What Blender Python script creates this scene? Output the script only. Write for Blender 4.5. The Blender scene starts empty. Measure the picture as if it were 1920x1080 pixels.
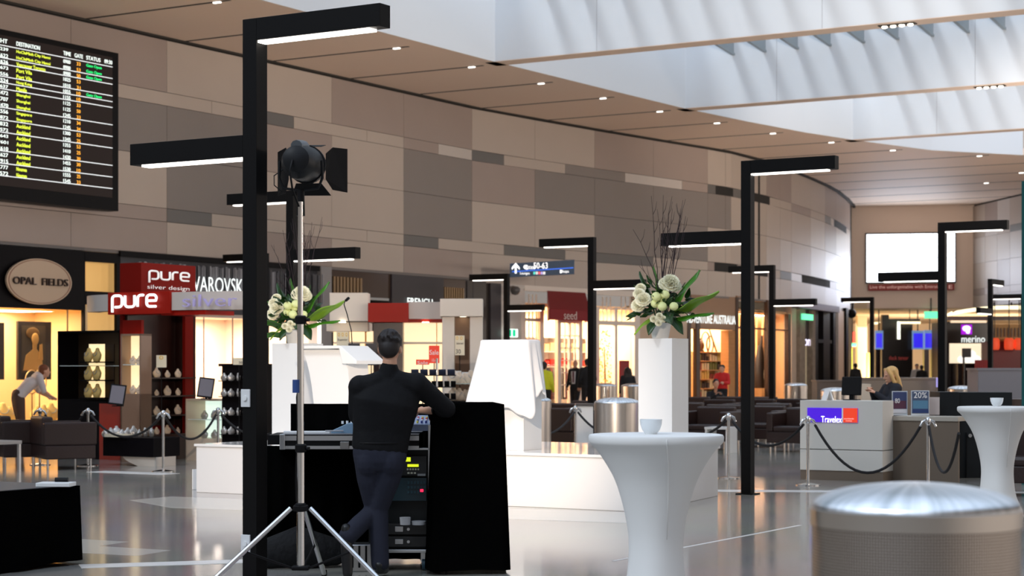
import bpy, bmesh, math, random
from mathutils import Vector, Matrix
random.seed(7)
PI = math.pi
S = bpy.context.scene
COL = S.collection
# ------------------------------------------------------------------ camera
F = 3500.0; H = 1.5; HOR = 690.0
cd = bpy.data.cameras.new('camera'); cam = bpy.data.objects.new('camera', cd); COL.objects.link(cam)
cam.location = (0, 0, H); cam.rotation_euler = (PI/2, 0, 0)
cd.sensor_width = 36.0; cd.lens = 36.0*F/1920.0; cd.shift_y = (HOR-540.0)/1920.0
cd.clip_start = 0.1; cd.clip_end = 400
cd.dof.use_dof = True; cd.dof.focus_distance = 15.5; cd.dof.aperture_fstop = 3.6
S.camera = cam
S.view_settings.view_transform = 'Standard'; S.view_settings.look = 'None'
S.view_settings.gamma = 1; S.view_settings.use_curve_mapping = False
S.view_settings.exposure = 0.08
# ------------------------------------------------------------------ world: hazy sky over the glass roof, warm hall level with the eye
w = bpy.data.worlds.new('world'); S.world = w; w.use_nodes = True
nt = w.node_tree; nt.nodes.clear()
o_ = nt.nodes.new('ShaderNodeOutputWorld'); bg = nt.nodes.new('ShaderNodeBackground')
tc = nt.nodes.new('ShaderNodeTexCoord'); sp = nt.nodes.new('ShaderNodeSeparateXYZ'); rp = nt.nodes.new('ShaderNodeValToRGB'); r2 = nt.nodes.new('ShaderNodeValToRGB'); r3 = nt.nodes.new('ShaderNodeValToRGB')
vr = nt.nodes.new('ShaderNodeVectorRotate'); vr.rotation_type = 'Z_AXIS'; vr.inputs['Angle'].default_value = math.radians(-10)
mul = nt.nodes.new('ShaderNodeMixRGB'); mul.blend_type = 'MULTIPLY'; mul.inputs[0].default_value = 1
mp_ = nt.nodes.new('ShaderNodeMapRange'); mp_.inputs['From Min'].default_value = -1; mp_.inputs['From Max'].default_value = 1
mix = nt.nodes.new('ShaderNodeMixRGB')
L_ = nt.links.new
L_(tc.outputs['Generated'], vr.inputs['Vector']); L_(vr.outputs[0], sp.inputs[0]); L_(sp.outputs['Z'], rp.inputs[0]); L_(sp.outputs['X'], mp_.inputs['Value']); L_(mp_.outputs[0], r2.inputs[0])
L_(sp.outputs['Z'], r3.inputs[0]); L_(r3.outputs[0], mix.inputs[0]); L_(r2.outputs[0], mix.inputs[1]); L_(rp.outputs[0], mix.inputs[2]); L_(mix.outputs[0], bg.inputs[0]); L_(bg.outputs[0], o_.inputs[0])
# around the horizon: dim hall behind the viewer, bright glazed side of the hall to the right
q = r2.color_ramp.elements; q[0].position = 0.55; q[0].color = (0.20, 0.18, 0.165, 1); q[1].position = 0.95; q[1].color = (.85, .74, .66, 1)
q = r3.color_ramp.elements; q[0].position = 0.22; q[0].color = (0, 0, 0, 1); q[1].position = 0.36; q[1].color = (1, 1, 1, 1)
q = rp.color_ramp.elements; q[0].position = 0.36; q[0].color = (.80, .97, 1.20, 1); q[1].position = 1.0; q[1].color = (.92, 1.10, 1.38, 1)
bg.inputs[1].default_value = 1.0
# weak sun through the hazy glass roof
sd = bpy.data.lights.new('sun', 'SUN'); sd.energy = 0.9; sd.angle = math.radians(9); sd.color = (0.93, 0.97, 1.0)
sun = bpy.data.objects.new('sun', sd); COL.objects.link(sun)
sun.rotation_euler = Vector((0.75, 0.62, -0.95)).to_track_quat('-Z', 'Y').to_euler()
sun.location = (0, 0, 30)

def area(name, loc, target, sx, sy, power, color):
    d = bpy.data.lights.new(name, 'AREA'); d.shape = 'RECTANGLE'; d.size = sx; d.size_y = sy; d.energy = power; d.color = color
    o = bpy.data.objects.new(name, d); COL.objects.link(o); o.location = loc
    o.rotation_euler = (Vector(target)-Vector(loc)).to_track_quat('-Z', 'Y').to_euler()
    return o
# ------------------------------------------------------------------ unseen fill lights added off to the right to brighten ceiling and wall
for (x, y) in ((13, 22), (19, 36), (25, 52), (27, 68)):
    area('fill_uplight', (x, y, 3.6), (x-7, y+5, 9.6), 2.5, 2.5, 350, (1.0, .86, .75))
for (x, y, tx, ty) in ((8.5, 20, -14, 40), (11, 26, 0, 54), (17, 42, 12, 70)):  # wide spots added out of view to lift the ceiling and end wall
    d_ = bpy.data.lights.new('fill_spot', 'SPOT'); d_.energy = 7500; d_.color = (1, .87, .76); d_.spot_size = math.radians(52); d_.spot_blend = .8; d_.shadow_soft_size = .6
    o_f = bpy.data.objects.new('fill_spot', d_); COL.objects.link(o_f); o_f.location = (x, y, 4.5); o_f.rotation_euler = (Vector((tx, ty, 12.5))-Vector((x, y, 4.5))).to_track_quat('-Z', 'Y').to_euler()
# ------------------------------------------------------------------ plan helpers
TH = math.atan(0.602)                       # the hall runs 31 degrees right of the view
CU, SU = math.cos(TH), math.sin(TH)
RZ = -TH                                    # local x -> w (across the hall), local y -> u (along the hall)
def ab(X, Y): return (CU*X-SU*Y, SU*X+CU*Y)
def xy(a, b): return (CU*a+SU*b, -SU*a+CU*b)
def X_(px, Y): return (px-960.0)/F*Y
def Z_(py, Y): return H+(HOR-py)/F*Y
def P(px, Y, z=0.0): return (X_(px, Y), Y, z)
K = 1.15                                    # the shop line, ceiling and roof stand this much deeper than first measured
WALL = [(x*K, y*K) for x, y in [(-17.5, 20.1), (-0.77, 47.94), (0.96, 50.2), (2.71, 52.46), (4.57, 54.75), (6.58, 57.2), (7.95, 59.6), (9.3, 62.6),
        (10.46, 65.4), (11.5, 68.1), (12.25, 70.3), (13.15, 73.4), (13.9, 76.3), (14.1, 77.3)]]
def ZK(z): return H+(z-H)*K
def offset_poly(pts, d):
    out = []
    for i, p in enumerate(pts):
        a = Vector(pts[max(i-1, 0)]); b = Vector(pts[min(i+1, len(pts)-1)])
        t = (b-a).normalized(); n = Vector((t.y, -t.x))      # towards the hall
        out.append(Vector(p)+n*d)
    return out
_pc = {}
def WP(px, off=0.0):
    """point where the line of sight at column px meets the shop line moved 'off' metres into the hall; also the wall's heading"""
    if off not in _pc: _pc[off] = offset_poly(WALL, off)
    pts = _pc[off]; r = (px-960.0)/F
    for i in range(len(pts)-1):
        a, b = pts[i], pts[i+1]
        fa = a.x-r*a.y; fb = b.x-r*b.y
        if fa <= 0 <= fb or (i == 0 and fa > 0) or (i == len(pts)-2):
            k = fa/(fa-fb) if abs(fa-fb) > 1e-9 else 0
            p = a+(b-a)*k; d = (b-a)
            return p, math.atan2(d.y, d.x)
# ------------------------------------------------------------------ materials
_m = {}
def mat(name, col=(0.8, 0.8, 0.8), rough=0.5, metal=0.0, emit=None, es=1.0, alpha=1.0, trans=0.0, noise=None, bump=None, coat=0.0, ior=1.5, spec=0.5):
    if name in _m: return _m[name]
    m = bpy.data.materials.new(name); m.use_nodes = True; n = m.node_tree; b = n.nodes['Principled BSDF']
    b.inputs['Base Color'].default_value = (*col, 1); b.inputs['Roughness'].default_value = rough
    b.inputs['Metallic'].default_value = metal; b.inputs['IOR'].default_value = ior
    b.inputs['Transmission Weight'].default_value = trans; b.inputs['Alpha'].default_value = alpha
    b.inputs['Coat Weight'].default_value = coat; b.inputs['Specular IOR Level'].default_value = spec
    if emit: b.inputs['Emission Color'].default_value = (*emit, 1); b.inputs['Emission Strength'].default_value = es
    if noise or bump:
        t = n.nodes.new('ShaderNodeTexCoord')
    if noise:
        sc, amt = noise[0], noise[1]
        mp = n.nodes.new('ShaderNodeMapping'); mp.inputs['Scale'].default_value = noise[2] if len(noise) > 2 else (1, 1, 1)
        nz = n.nodes.new('ShaderNodeTexNoise'); nz.inputs['Scale'].default_value = sc; nz.inputs['Detail'].default_value = 4
        mx = n.nodes.new('ShaderNodeMixRGB'); mx.blend_type = 'MIX'
        mx.inputs[1].default_value = tuple(max(0, c*(1-amt)) for c in col)+(1,); mx.inputs[2].default_value = tuple(min(1, c*(1+amt)) for c in col)+(1,)
        n.links.new(t.outputs['Object'], mp.inputs[0]); n.links.new(mp.outputs[0], nz.inputs['Vector']); n.links.new(nz.outputs['Fac'], mx.inputs[0]); n.links.new(mx.outputs[0], b.inputs['Base Color'])
    if bump:
        nb = n.nodes.new('ShaderNodeTexNoise'); nb.inputs['Scale'].default_value = bump[0]; nb.inputs['Detail'].default_value = 3
        bu = n.nodes.new('ShaderNodeBump'); bu.inputs['Strength'].default_value = bump[1]; bu.inputs['Distance'].default_value = 0.02
        n.links.new(t.outputs['Object'], nb.inputs['Vector']); n.links.new(nb.outputs['Fac'], bu.inputs['Height']); n.links.new(bu.outputs[0], b.inputs['Normal'])
    _m[name] = m; return m
def srgb(r, g, b):
    f = lambda c: (c/255/12.92) if c/255 <= 0.04045 else ((c/255+0.055)/1.055)**2.4
    return (f(r), f(g), f(b))
BLACKMETAL = mat('black_metal', (0.006, 0.0055, 0.0055), 0.5, spec=.12)
BLACK = mat('black_satin', (0.005, 0.0045, 0.005), 0.5, spec=.15)
VELVET = mat('black_cloth', (0.002, 0.002, 0.002), 1.0, spec=0.0, bump=(6, .5))
WHITE = mat('white_paint', (0.78, 0.78, 0.77), 0.45)
WHITEG = mat('white_gloss', (0.82, 0.81, 0.79), 0.2, coat=0.3)
CHROME = mat('chrome', (0.75, 0.75, 0.75), 0.12, 1.0)
ALU = mat('aluminium', (0.62, 0.63, 0.65), 0.32, 1.0)
STEEL = mat('brushed_steel', (0.62, 0.57, 0.52), 0.28, 1.0)
GLASS = mat('clear_glass', (1, 1, 1), 0.0, trans=1.0, ior=1.05, spec=0.5)
RED = mat('red_panel', srgb(158, 24, 8), 0.45, spec=.2)
DKRED = mat('dark_red_panel', srgb(122, 16, 6), 0.5, spec=.15)
DARKWOOD = mat('dark_wood', srgb(45, 22, 18), 0.35, noise=(4, .3))
LEATHER = mat('brown_leather', srgb(42, 24, 21), 0.42, bump=(30, .15))
LAMP = mat('lamp_strip', (1, 1, 1), emit=(1.0, 0.93, 0.84), es=4.0)
WARMLIT = mat('warm_lightbox', (1, .8, .5), emit=(1.0, 0.66, 0.33), es=1.1)
CREAM = mat('cream_wall', srgb(225, 200, 165), 0.7)
# ------------------------------------------------------------------ mesh builder
class MB:
    def __init__(s): s.v = []; s.f = []; s.m = []
    def add(s, vs, fs, m=0):
        k = len(s.v); s.v += [tuple(v) for v in vs]; s.f += [tuple(i+k for i in f) for f in fs]; s.m += [m]*len(fs); return s
    def bx(s, x0, x1, y0, y1, z0, z1, m=0):
        vs = [(x, y, z) for z in (z0, z1) for x, y in ((x0, y0), (x1, y0), (x1, y1), (x0, y1))]
        return s.add(vs, [(3, 2, 1, 0), (4, 5, 6, 7), (0, 1, 5, 4), (1, 2, 6, 5), (2, 3, 7, 6), (3, 0, 4, 7)], m)
    def box(s, c, d, rz=0, m=0, rot=None):
        R = rot if rot is not None else Matrix.Rotation(rz, 3, 'Z')
        vs = [Vector(c)+R @ Vector((x*d[0]/2, y*d[1]/2, z*d[2]/2)) for z in (-1, 1) for x, y in ((-1, -1), (1, -1), (1, 1), (-1, 1))]
        return s.add(vs, [(3, 2, 1, 0), (4, 5, 6, 7), (0, 1, 5, 4), (1, 2, 6, 5), (2, 3, 7, 6), (3, 0, 4, 7)], m)
    def wall(s, p0, p1, z0, z1, th=0.1, m=0):
        """upright slab from p0 to p1 with its thickness laid away from the hall"""
        a = Vector(p0[:2]); b = Vector(p1[:2]); t = (b-a).normalized(); n = Vector((-t.y, t.x))*th
        q = [a, b, b+n, a+n]; vs = [(p.x, p.y, z) for z in (z0, z1) for p in q]
        return s.add(vs, [(3, 2, 1, 0), (4, 5, 6, 7), (0, 1, 5, 4), (1, 2, 6, 5), (2, 3, 7, 6), (3, 0, 4, 7)], m)
    def quad(s, a, b, c, d, m=0): return s.add([a, b, c, d], [(0, 1, 2, 3)], m)
    def tube(s, pts, r, n=8, m=0, cap=True):
        pts = [Vector(p) for p in pts]; rs = r if isinstance(r, (list, tuple)) else [r]*len(pts)
        rings = []; ref = None
        for i, p in enumerate(pts):
            t = (pts[min(i+1, len(pts)-1)]-pts[max(i-1, 0)]).normalized()
            if ref is None: ref = Vector((0, 0, 1)) if abs(t.z) < 0.9 else Vector((1, 0, 0))
            x = (ref-t*ref.dot(t)).normalized(); y = t.cross(x); ref = x
            rings.append([p+(x*math.cos(2*PI*j/n)+y*math.sin(2*PI*j/n))*rs[i] for j in range(n)])
        vs = [v for R in rings for v in R]; fs = []
        for i in range(len(pts)-1):
            for j in range(n): fs.append((i*n+j, i*n+(j+1) % n, (i+1)*n+(j+1) % n, (i+1)*n+j))
        if cap: fs.append(tuple(range(n-1, -1, -1))); fs.append(tuple((len(pts)-1)*n+j for j in range(n)))
        return s.add(vs, fs, m)
    def lathe(s, prof, c=(0, 0, 0), n=32, m=0, sx=1, sy=1):
        vs = []; fs = []; k = len(prof)
        for r, z in prof:
            for j in range(n): vs.append((c[0]+r*sx*math.cos(2*PI*j/n), c[1]+r*sy*math.sin(2*PI*j/n), c[2]+z))
        for i in range(k-1):
            for j in range(n): fs.append((i*n+j, i*n+(j+1) % n, (i+1)*n+(j+1) % n, (i+1)*n+j))
        if prof[0][0] > 1e-6: fs.append(tuple(range(n-1, -1, -1)))
        if prof[-1][0] > 1e-6: fs.append(tuple((k-1)*n+j for j in range(n)))
        return s.add(vs, fs, m)
    def ell(s, c, r, n=12, k=8, m=0, rot=None):
        R = rot or Matrix.Identity(3); vs = []; fs = []; c = Vector(c)
        for i in range(k+1):
            a = PI*i/k
            for j in range(n):
                vs.append(c+R @ Vector((r[0]*math.sin(a)*math.cos(2*PI*j/n), r[1]*math.sin(a)*math.sin(2*PI*j/n), -r[2]*math.cos(a))))
        for i in range(k):
            for j in range(n): fs.append((i*n+j, i*n+(j+1) % n, (i+1)*n+(j+1) % n, (i+1)*n+j))
        return s.add(vs, fs, m)
    def prism(s, poly, y0, y1, m=0):
        """outline in the local x-z plane pushed from y0 to y1"""
        n = len(poly); vs = [(x, y0, z) for x, z in poly]+[(x, y1, z) for x, z in poly]
        fs = [tuple(range(n)), tuple(range(2*n-1, n-1, -1))]+[(i, i+n, (i+1) % n+n, (i+1) % n) for i in range(n)]
        return s.add(vs, fs, m)
    def slab(s, poly, z0, z1, m=0):
        n = len(poly); vs = [(x, y, z0) for x, y in poly]+[(x, y, z1) for x, y in poly]
        fs = [tuple(range(n-1, -1, -1)), tuple(range(n, 2*n))]+[(i, (i+1) % n, (i+1) % n+n, i+n) for i in range(n)]
        return s.add(vs, fs, m)
    def loft(s, pts, rad, side=(1, 0, 0), n=14, m=0, round_=True):
        pts = [Vector(p) for p in pts]; rad = [tuple(r) if isinstance(r, (tuple, list)) else (r, r) for r in rad]; sd_ = Vector(side)
        T = [(pts[min(i+1, len(pts)-1)]-pts[max(i-1, 0)]).normalized() for i in range(len(pts))]
        if round_:
            p0 = pts[0]; q = min(rad[0])*.7
            pts = [p0-T[0]*q, p0-T[0]*q*.6]+pts; rad = [(rad[0][0]*.25, rad[0][1]*.25), (rad[0][0]*.8, rad[0][1]*.8)]+rad; T = [T[0]]*2+T
            q = min(rad[-1])*.7; pl = pts[-1]
            pts += [pl+T[-1]*q*.6, pl+T[-1]*q]; rad += [(rad[-1][0]*.8, rad[-1][1]*.8), (rad[-1][0]*.25, rad[-1][1]*.25)]; T += [T[-1]]*2
        vs = []; fs = []
        for p, (ra, rb), t in zip(pts, rad, T):
            x = (sd_-t*sd_.dot(t));
            x = x.normalized() if x.length > 1e-4 else Vector((0, 1, 0)); y = t.cross(x)
            vs += [p+x*ra*math.cos(2*PI*j/n)+y*rb*math.sin(2*PI*j/n) for j in range(n)]
        for i in range(len(pts)-1):
            for j in range(n): fs.append((i*n+j, i*n+(j+1) % n, (i+1)*n+(j+1) % n, (i+1)*n+j))
        fs.append(tuple(range(n-1, -1, -1))); fs.append(tuple((len(pts)-1)*n+j for j in range(n)))
        return s.add(vs, fs, m)
    def build(s, name, mats, parent=None, smooth=None, loc=None, rz=None, bevel=0, remesh=0, smoothit=0):
        me = bpy.data.meshes.new(name); me.from_pydata(s.v, [], s.f)
        if not isinstance(mats, (list, tuple)): mats = [mats]
        for q in mats: me.materials.append(q)
        for p, k in zip(me.polygons, s.m): p.material_index = k
        bm = bmesh.new(); bm.from_mesh(me)
        bmesh.ops.remove_doubles(bm, verts=bm.verts, dist=1e-5) if smooth and not remesh else None
        bmesh.ops.recalc_face_normals(bm, faces=bm.faces); bm.to_mesh(me); bm.free()
        o = bpy.data.objects.new(name, me); COL.objects.link(o)
        if remesh or bevel:
            if remesh:
                r = o.modifiers.new('r', 'REMESH'); r.mode = 'VOXEL'; r.voxel_size = remesh; r.use_smooth_shade = True
                if smoothit: q = o.modifiers.new('s', 'SMOOTH'); q.factor = 0.5; q.iterations = smoothit
            if bevel:
                q = o.modifiers.new('b', 'BEVEL'); q.width = bevel; q.segments = 2; q.limit_method = 'ANGLE'; q.angle_limit = 0.7
            dg = bpy.context.evaluated_depsgraph_get(); dg.update()
            nm = bpy.data.meshes.new_from_object(o.evaluated_get(dg)); o.modifiers.clear(); o.data = nm; nm.name = name
            bpy.data.meshes.remove(me); me = nm
        if smooth is not None or remesh:
            for p in me.polygons: p.use_smooth = True
            if smooth and smooth < 3: me.set_sharp_from_angle(angle=smooth)
        if loc is not None: o.location = loc
        if rz is not None: o.rotation_euler = (0, 0, rz)
        if parent is not None: o.parent = parent
        return o
def tag(o, label, cat, group=None, kind=None):
    o['label'] = label; o['category'] = cat
    if group: o['group'] = group
    if kind: o['kind'] = kind
    return o
def thing(name, label, cat, loc=(0, 0, 0), rz=RZ, group=None):
    o = bpy.data.objects.new(name, None); COL.objects.link(o); o.location = loc; o.rotation_euler = (0, 0, rz)
    o.empty_display_size = 0.2
    return tag(o, label, cat, group)
def struct(name, mb, mats, **k):
    o = mb.build(name, mats, **k); o['kind'] = 'structure'; return o
def copy_thing(root, loc, rz, label, group=None):
    r = root.copy(); COL.objects.link(r); r.location = loc; r.rotation_euler = (0, 0, rz); r['label'] = label
    if group: r['group'] = group
    for ch in [c for c in bpy.data.objects if c.parent == root]:
        c = ch.copy(); COL.objects.link(c); c.parent = r
        for g in [q for q in bpy.data.objects if q.parent == ch]:
            d = g.copy(); COL.objects.link(d); d.parent = c
    return r
def text(name, s, size, m, parent=None, at=(0, 0, 0), width=None, height=None, ext=0.01, align='CENTER', rz=0, world=None, bold=0.0, shear=0, rot=None, spacing=1.0):
    """lettering standing in the local x-z plane, facing local -y"""
    c = bpy.data.curves.new('t', 'FONT'); c.body = s; c.size = size; c.align_x = align; c.align_y = 'CENTER'; c.extrude = ext; c.offset = bold; c.shear = shear
    c.space_character = spacing; c.resolution_u = 3
    o = bpy.data.objects.new('t', c); COL.objects.link(o)
    dg = bpy.context.evaluated_depsgraph_get(); dg.update()
    me = bpy.data.meshes.new_from_object(o.evaluated_get(dg)); bpy.data.objects.remove(o); bpy.data.curves.remove(c)
    xs = [v.co.x for v in me.vertices]; ys = [v.co.y for v in me.vertices]
    if not xs: return None
    kx = width/(max(xs)-min(xs)) if width else 1; ky = height/(max(ys)-min(ys)) if height else (1 if not width else min(1, kx) if not height else 1)
    if height is None and width: ky = 1
    cx = (max(xs)+min(xs))/2 if align == 'CENTER' else min(xs); cy = (max(ys)+min(ys))/2
    me.transform(Matrix.Translation(at) @ Matrix.Rotation(rz, 4, 'Z') @ (rot or Matrix.Identity(4)) @ Matrix.Rotation(PI/2, 4, 'X') @ Matrix.Diagonal((kx, ky, 1, 1)) @ Matrix.Translation((-cx, -cy, 0)))
    me.materials.clear(); me.materials.append(m); me.name = name
    q = bpy.data.objects.new(name, me); COL.objects.link(q)
    if parent is not None: q.parent = parent
    return q
def wthing(name, label, cat, px, off, z=0, group=None):
    p, an = WP(px, off); return thing(name, label, cat, (p.x, p.y, z), an, group)
def wspan(px0, px1, off):
    """centre, heading and width of a stretch of the shop line"""
    a, an = WP(px0, off); b, _ = WP(px1, off); d = b-a
    return (a+b)/2, math.atan2(d.y, d.x), d.length
def wbox(name, label, cat, px0, px1, z0, z1, off, th, m, group=None, **k):
    c, an, L = wspan(px0, px1, off)
    o = MB().bx(-L/2, L/2, 0, th, z0, z1).build(name, m, None, loc=(c.x, c.y, 0), rz=an, **k)
    if cat: tag(o, label, cat, group)
    return o
# ------------------------------------------------------------------ floor
fm = mat('polished_floor', (0.30, 0.285, 0.265), 0.13)
n = fm.node_tree; b = n.nodes['Principled BSDF']
t = n.nodes.new('ShaderNodeTexCoord'); mp = n.nodes.new('ShaderNodeMapping'); mp.inputs['Rotation'].default_value = (0, 0, TH)
n.links.new(t.outputs['Object'], mp.inputs[0])
br = n.nodes.new('ShaderNodeTexBrick'); br.offset = 0; br.inputs['Scale'].default_value = 1.0; br.inputs['Brick Width'].default_value = 1.2; br.inputs['Row Height'].default_value = 1.2
br.inputs['Mortar Size'].default_value = 0.006; br.inputs['Color1'].default_value = (0.37, 0.345, 0.31, 1); br.inputs['Color2'].default_value = (0.40, 0.375, 0.34, 1); br.inputs['Mortar'].default_value = (0.22, 0.21, 0.2, 1)
nz = n.nodes.new('ShaderNodeTexNoise'); nz.inputs['Scale'].default_value = 0.5; nz.inputs['Detail'].default_value = 6
mx = n.nodes.new('ShaderNodeMixRGB'); mx.blend_type = 'MULTIPLY'; mx.inputs[0].default_value = 0.35
n.links.new(mp.outputs[0], br.inputs['Vector']); n.links.new(mp.outputs[0], nz.inputs['Vector'])
n.links.new(br.outputs['Color'], mx.inputs[1]); n.links.new(nz.outputs['Color'], mx.inputs[2]); n.links.new(mx.outputs[0], b.inputs['Base Color'])
rr = n.nodes.new('ShaderNodeMapRange'); rr.inputs['To Min'].default_value = 0.06; rr.inputs['To Max'].default_value = 0.17
n.links.new(nz.outputs['Fac'], rr.inputs['Value']); n.links.new(rr.outputs[0], b.inputs['Roughness'])
struct('floor', MB().bx(-60, 80, -20, 140, -0.2, 0), fm)
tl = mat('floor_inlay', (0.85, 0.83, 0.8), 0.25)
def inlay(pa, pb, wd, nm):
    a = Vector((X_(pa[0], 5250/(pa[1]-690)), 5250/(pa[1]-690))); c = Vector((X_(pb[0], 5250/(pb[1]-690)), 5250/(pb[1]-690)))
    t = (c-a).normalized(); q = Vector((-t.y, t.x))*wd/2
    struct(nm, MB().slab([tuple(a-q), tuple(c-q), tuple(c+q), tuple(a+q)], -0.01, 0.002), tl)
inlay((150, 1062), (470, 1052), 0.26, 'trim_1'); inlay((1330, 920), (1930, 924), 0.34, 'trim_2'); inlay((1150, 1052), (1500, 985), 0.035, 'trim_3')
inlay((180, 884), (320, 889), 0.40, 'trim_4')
pin = mat('floor_pale_patch', (.56, .53, .48), .16)  # paler flat polygons laid over the floor
for nm_, pts_ in (('pale_patch_1', [(243, 938), (320, 931), (700, 945), (1177, 961), (1179, 981), (700, 965), (320, 952)]), ('pale_patch_2', [(140, 1010), (240, 1016), (185, 1024), (320, 1032), (258, 1042), (140, 1036)])):
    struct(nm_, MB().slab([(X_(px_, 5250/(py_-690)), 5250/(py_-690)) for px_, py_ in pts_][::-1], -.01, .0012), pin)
# ------------------------------------------------------------------ left wall cladding
PAN = {'L': srgb(186, 172, 160), 'W': srgb(198, 188, 180), 'M': srgb(162, 146, 137), 'D': srgb(136, 127, 121), 'X': srgb(108, 105, 102)}
pm = [mat('panel_'+k, v, 0.42, noise=(1.2, .04)) for k, v in PAN.items()]; pk = {k: i for i, k in enumerate(PAN)}
pm += [mat('panel_gap', (0.02, 0.018, 0.016), 0.8), mat('soffit_trim', srgb(120, 112, 108), .5)]
TALL = [-420, -240, -60, 133, 313, 470, 622, 757, 885, 1003, 1115, 1225, 1327, 1371, 1437, 1463, 1484, 1520, 1547, 1568, 1584, 1594]
CZ = ZK(8.17)
rows = [  # z0, z1, tall seams?, [(px, colour)...]
 (7.06, 8.10, 1, [(-420, 'M'), (313, 'L'), (622, 'M'), (885, 'L'), (1115, 'M'), (1327, 'L'), (1437, 'M'), (1484, 'L'), (1547, 'M'), (1568, 'M')]),
 (6.79, 7.05, 0, [(-420, 'L'), (133, 'L'), (397, 'L'), (497, 'X'), (551, 'L'), (688, 'L'), (757, 'M'), (822, 'W'), (885, 'X'), (945, 'L'), (1060, 'D'), (1172, 'W'), (1279, 'M'), (1327, 'X'), (1390, 'L'), (1463, 'L'), (1484, 'M'), (1520, 'L'), (1547, 'X'), (1558, 'L')]),
 (5.76, 6.78, 1, [(-420, 'D'), (313, 'D'), (459, 'M'), (622, 'L'), (757, 'D'), (885, 'M'), (1003, 'D'), (1371, 'L'), (1520, 'W'), (1547, 'M'), (1568, 'L')]),
 (4.72, 5.75, 1, [(-420, 'L'), (313, 'D'), (470, 'L'), (757, 'D'), (885, 'L'), (1115, 'D'), (1327, 'L'), (1463, 'W'), (1484, 'L'), (1520, 'W'), (1568, 'W')]),
 (4.45, 4.71, 0, [(-420, 'M'), (313, 'X'), (397, 'L'), (560, 'L'), (688, 'L'), (757, 'X'), (822, 'L'), (945, 'X'), (1060, 'L'), (1115, 'X'), (1225, 'L'), (1327, 'M'), (1400, 'L'), (1463, 'X'), (1484, 'L'), (1568, 'X'), (1584, 'L')]),
 (3.80, 4.44, 1, [(-420, 'M'), (313, 'L'), (470, 'M'), (622, 'L'), (757, 'M'), (885, 'L'), (1327, 'L'), (1437, 'L'), (1520, 'W'), (1547, 'L')])]
mb = MB(); g = 0.012
for z0, z1, tall, br_ in rows:
    zraw = z0; z0, z1 = ZK(z0), ZK(z1)
    seams = sorted(set([p for p, _ in br_]+(TALL if tall else [-420, 1594])))
    for i in range(len(seams)-1):
        p0, p1 = seams[i], seams[i+1]; k = [c for p, c in br_ if p <= p0][-1]
        if p1-p0 < 3: continue
        a, _ = WP(p0); c, _ = WP(p1); d = (c-a).normalized()*g/2
        zz = ZK(3.69) if (zraw == 3.80 and p0 >= 885) else z0
        mb.wall(a+d, c-d, zz, z1, 0.06, pk[k])
WL = [Vector(p) for p in WALL]
for i in range(len(WL)-1):
    t = (WL[i+1]-WL[i]).normalized(); nn = Vector((-t.y, t.x))
    zb = ZK(3.80) if i == 0 else ZK(3.69)
    mb.wall(WL[i]+nn*.05, WL[i+1]+nn*.05, zb+.01, CZ+.2, 0.3, 5)
    mb.wall(WL[i]+nn*.02, WL[i+1]+nn*.02, zb-.07, zb+.0, 0.4, 6)
struct('wall_left', mb, pm)
# ------------------------------------------------------------------ ceiling with slots, well edge curving to the right
WAB = [ab(*p) for p in WALL]
EXY = [(x*K, y*K) for x, y in [(-2.86, 36.6), (-.486, 40.5), (1.03, 42.8), (2.62, 45.24), (4.38, 47.9), (6.35, 50.5), (8.33, 52.9), (10.08, 54.7), (12.86, 57.2), (16, 58.5)]]
EAB = [(-24.55, -14.0)]+[ab(*p) for p in EXY]
EAB[1] = (-24.55, EAB[1][1])
def interp(tab, bq):
    for i in range(len(tab)-1):
        if tab[i][1] <= bq <= tab[i+1][1]:
            k = (bq-tab[i][1])/(tab[i+1][1]-tab[i][1]); return tab[i][0]+(tab[i+1][0]-tab[i][0])*k
    return tab[0][0] if bq < tab[0][1] else tab[-1][0]
CEIL = mat('ceiling_panel', srgb(232, 208, 188), 0.6); SLOT = mat('ceiling_slot', (0.03, 0.025, 0.02), 0.8)
WELL = mat('well_white_sky_tint', (0.74, 0.79, 0.84), 0.55)  # white paint with some of the sky's blue put into the colour
cb = MB(); bs = [p[1] for p in EAB]
for i in range(len(bs)-1):
    q = [xy(-40, bs[i]), xy(EAB[i][0], bs[i]), xy(EAB[i+1][0], bs[i+1]), xy(-40, bs[i+1])]
    cb.slab(q, CZ, CZ+.25, 0)
cb.slab([xy(-40, bs[-1]), xy(EAB[-1][0], bs[-1]), xy(48, bs[-1]+6), xy(48, 115), xy(-40, 115)], CZ, CZ+.25, 0)
# far side and hall ends over ground not seen from the picture
cb.slab([xy(5.5, -14), xy(24, -14), xy(24, bs[-1]+2), xy(5.5, bs[-1]+1)], CZ, CZ+.25, 0)
k = 0; slots = []
bb = (26.35-2.86*14)*K
while bb < 87:
    aw = interp(WAB, bb); ae = interp(EAB, bb)-0.55 if bb < 66.9 else -4.0
    pass
    if ae-aw > .8:
        a0, a1 = (min(aw, -29.0) if bb < 46 else aw)-.1, ae
        cb.slab([xy(a0, bb-.045), xy(a1, bb-.045), xy(a1, bb+.045), xy(a0, bb+.045)], CZ-.006, CZ+.01, 1)
        slots.append((bb, aw, ae))
    bb += 2.86*K
struct('ceiling', cb, [CEIL, SLOT])
# dark cove between wall and ceiling
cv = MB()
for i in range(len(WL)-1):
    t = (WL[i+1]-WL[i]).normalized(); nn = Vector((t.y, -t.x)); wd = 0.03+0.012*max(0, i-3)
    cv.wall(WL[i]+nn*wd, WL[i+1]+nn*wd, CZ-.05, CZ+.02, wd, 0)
struct('trim_5', cv, SLOT)
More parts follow.
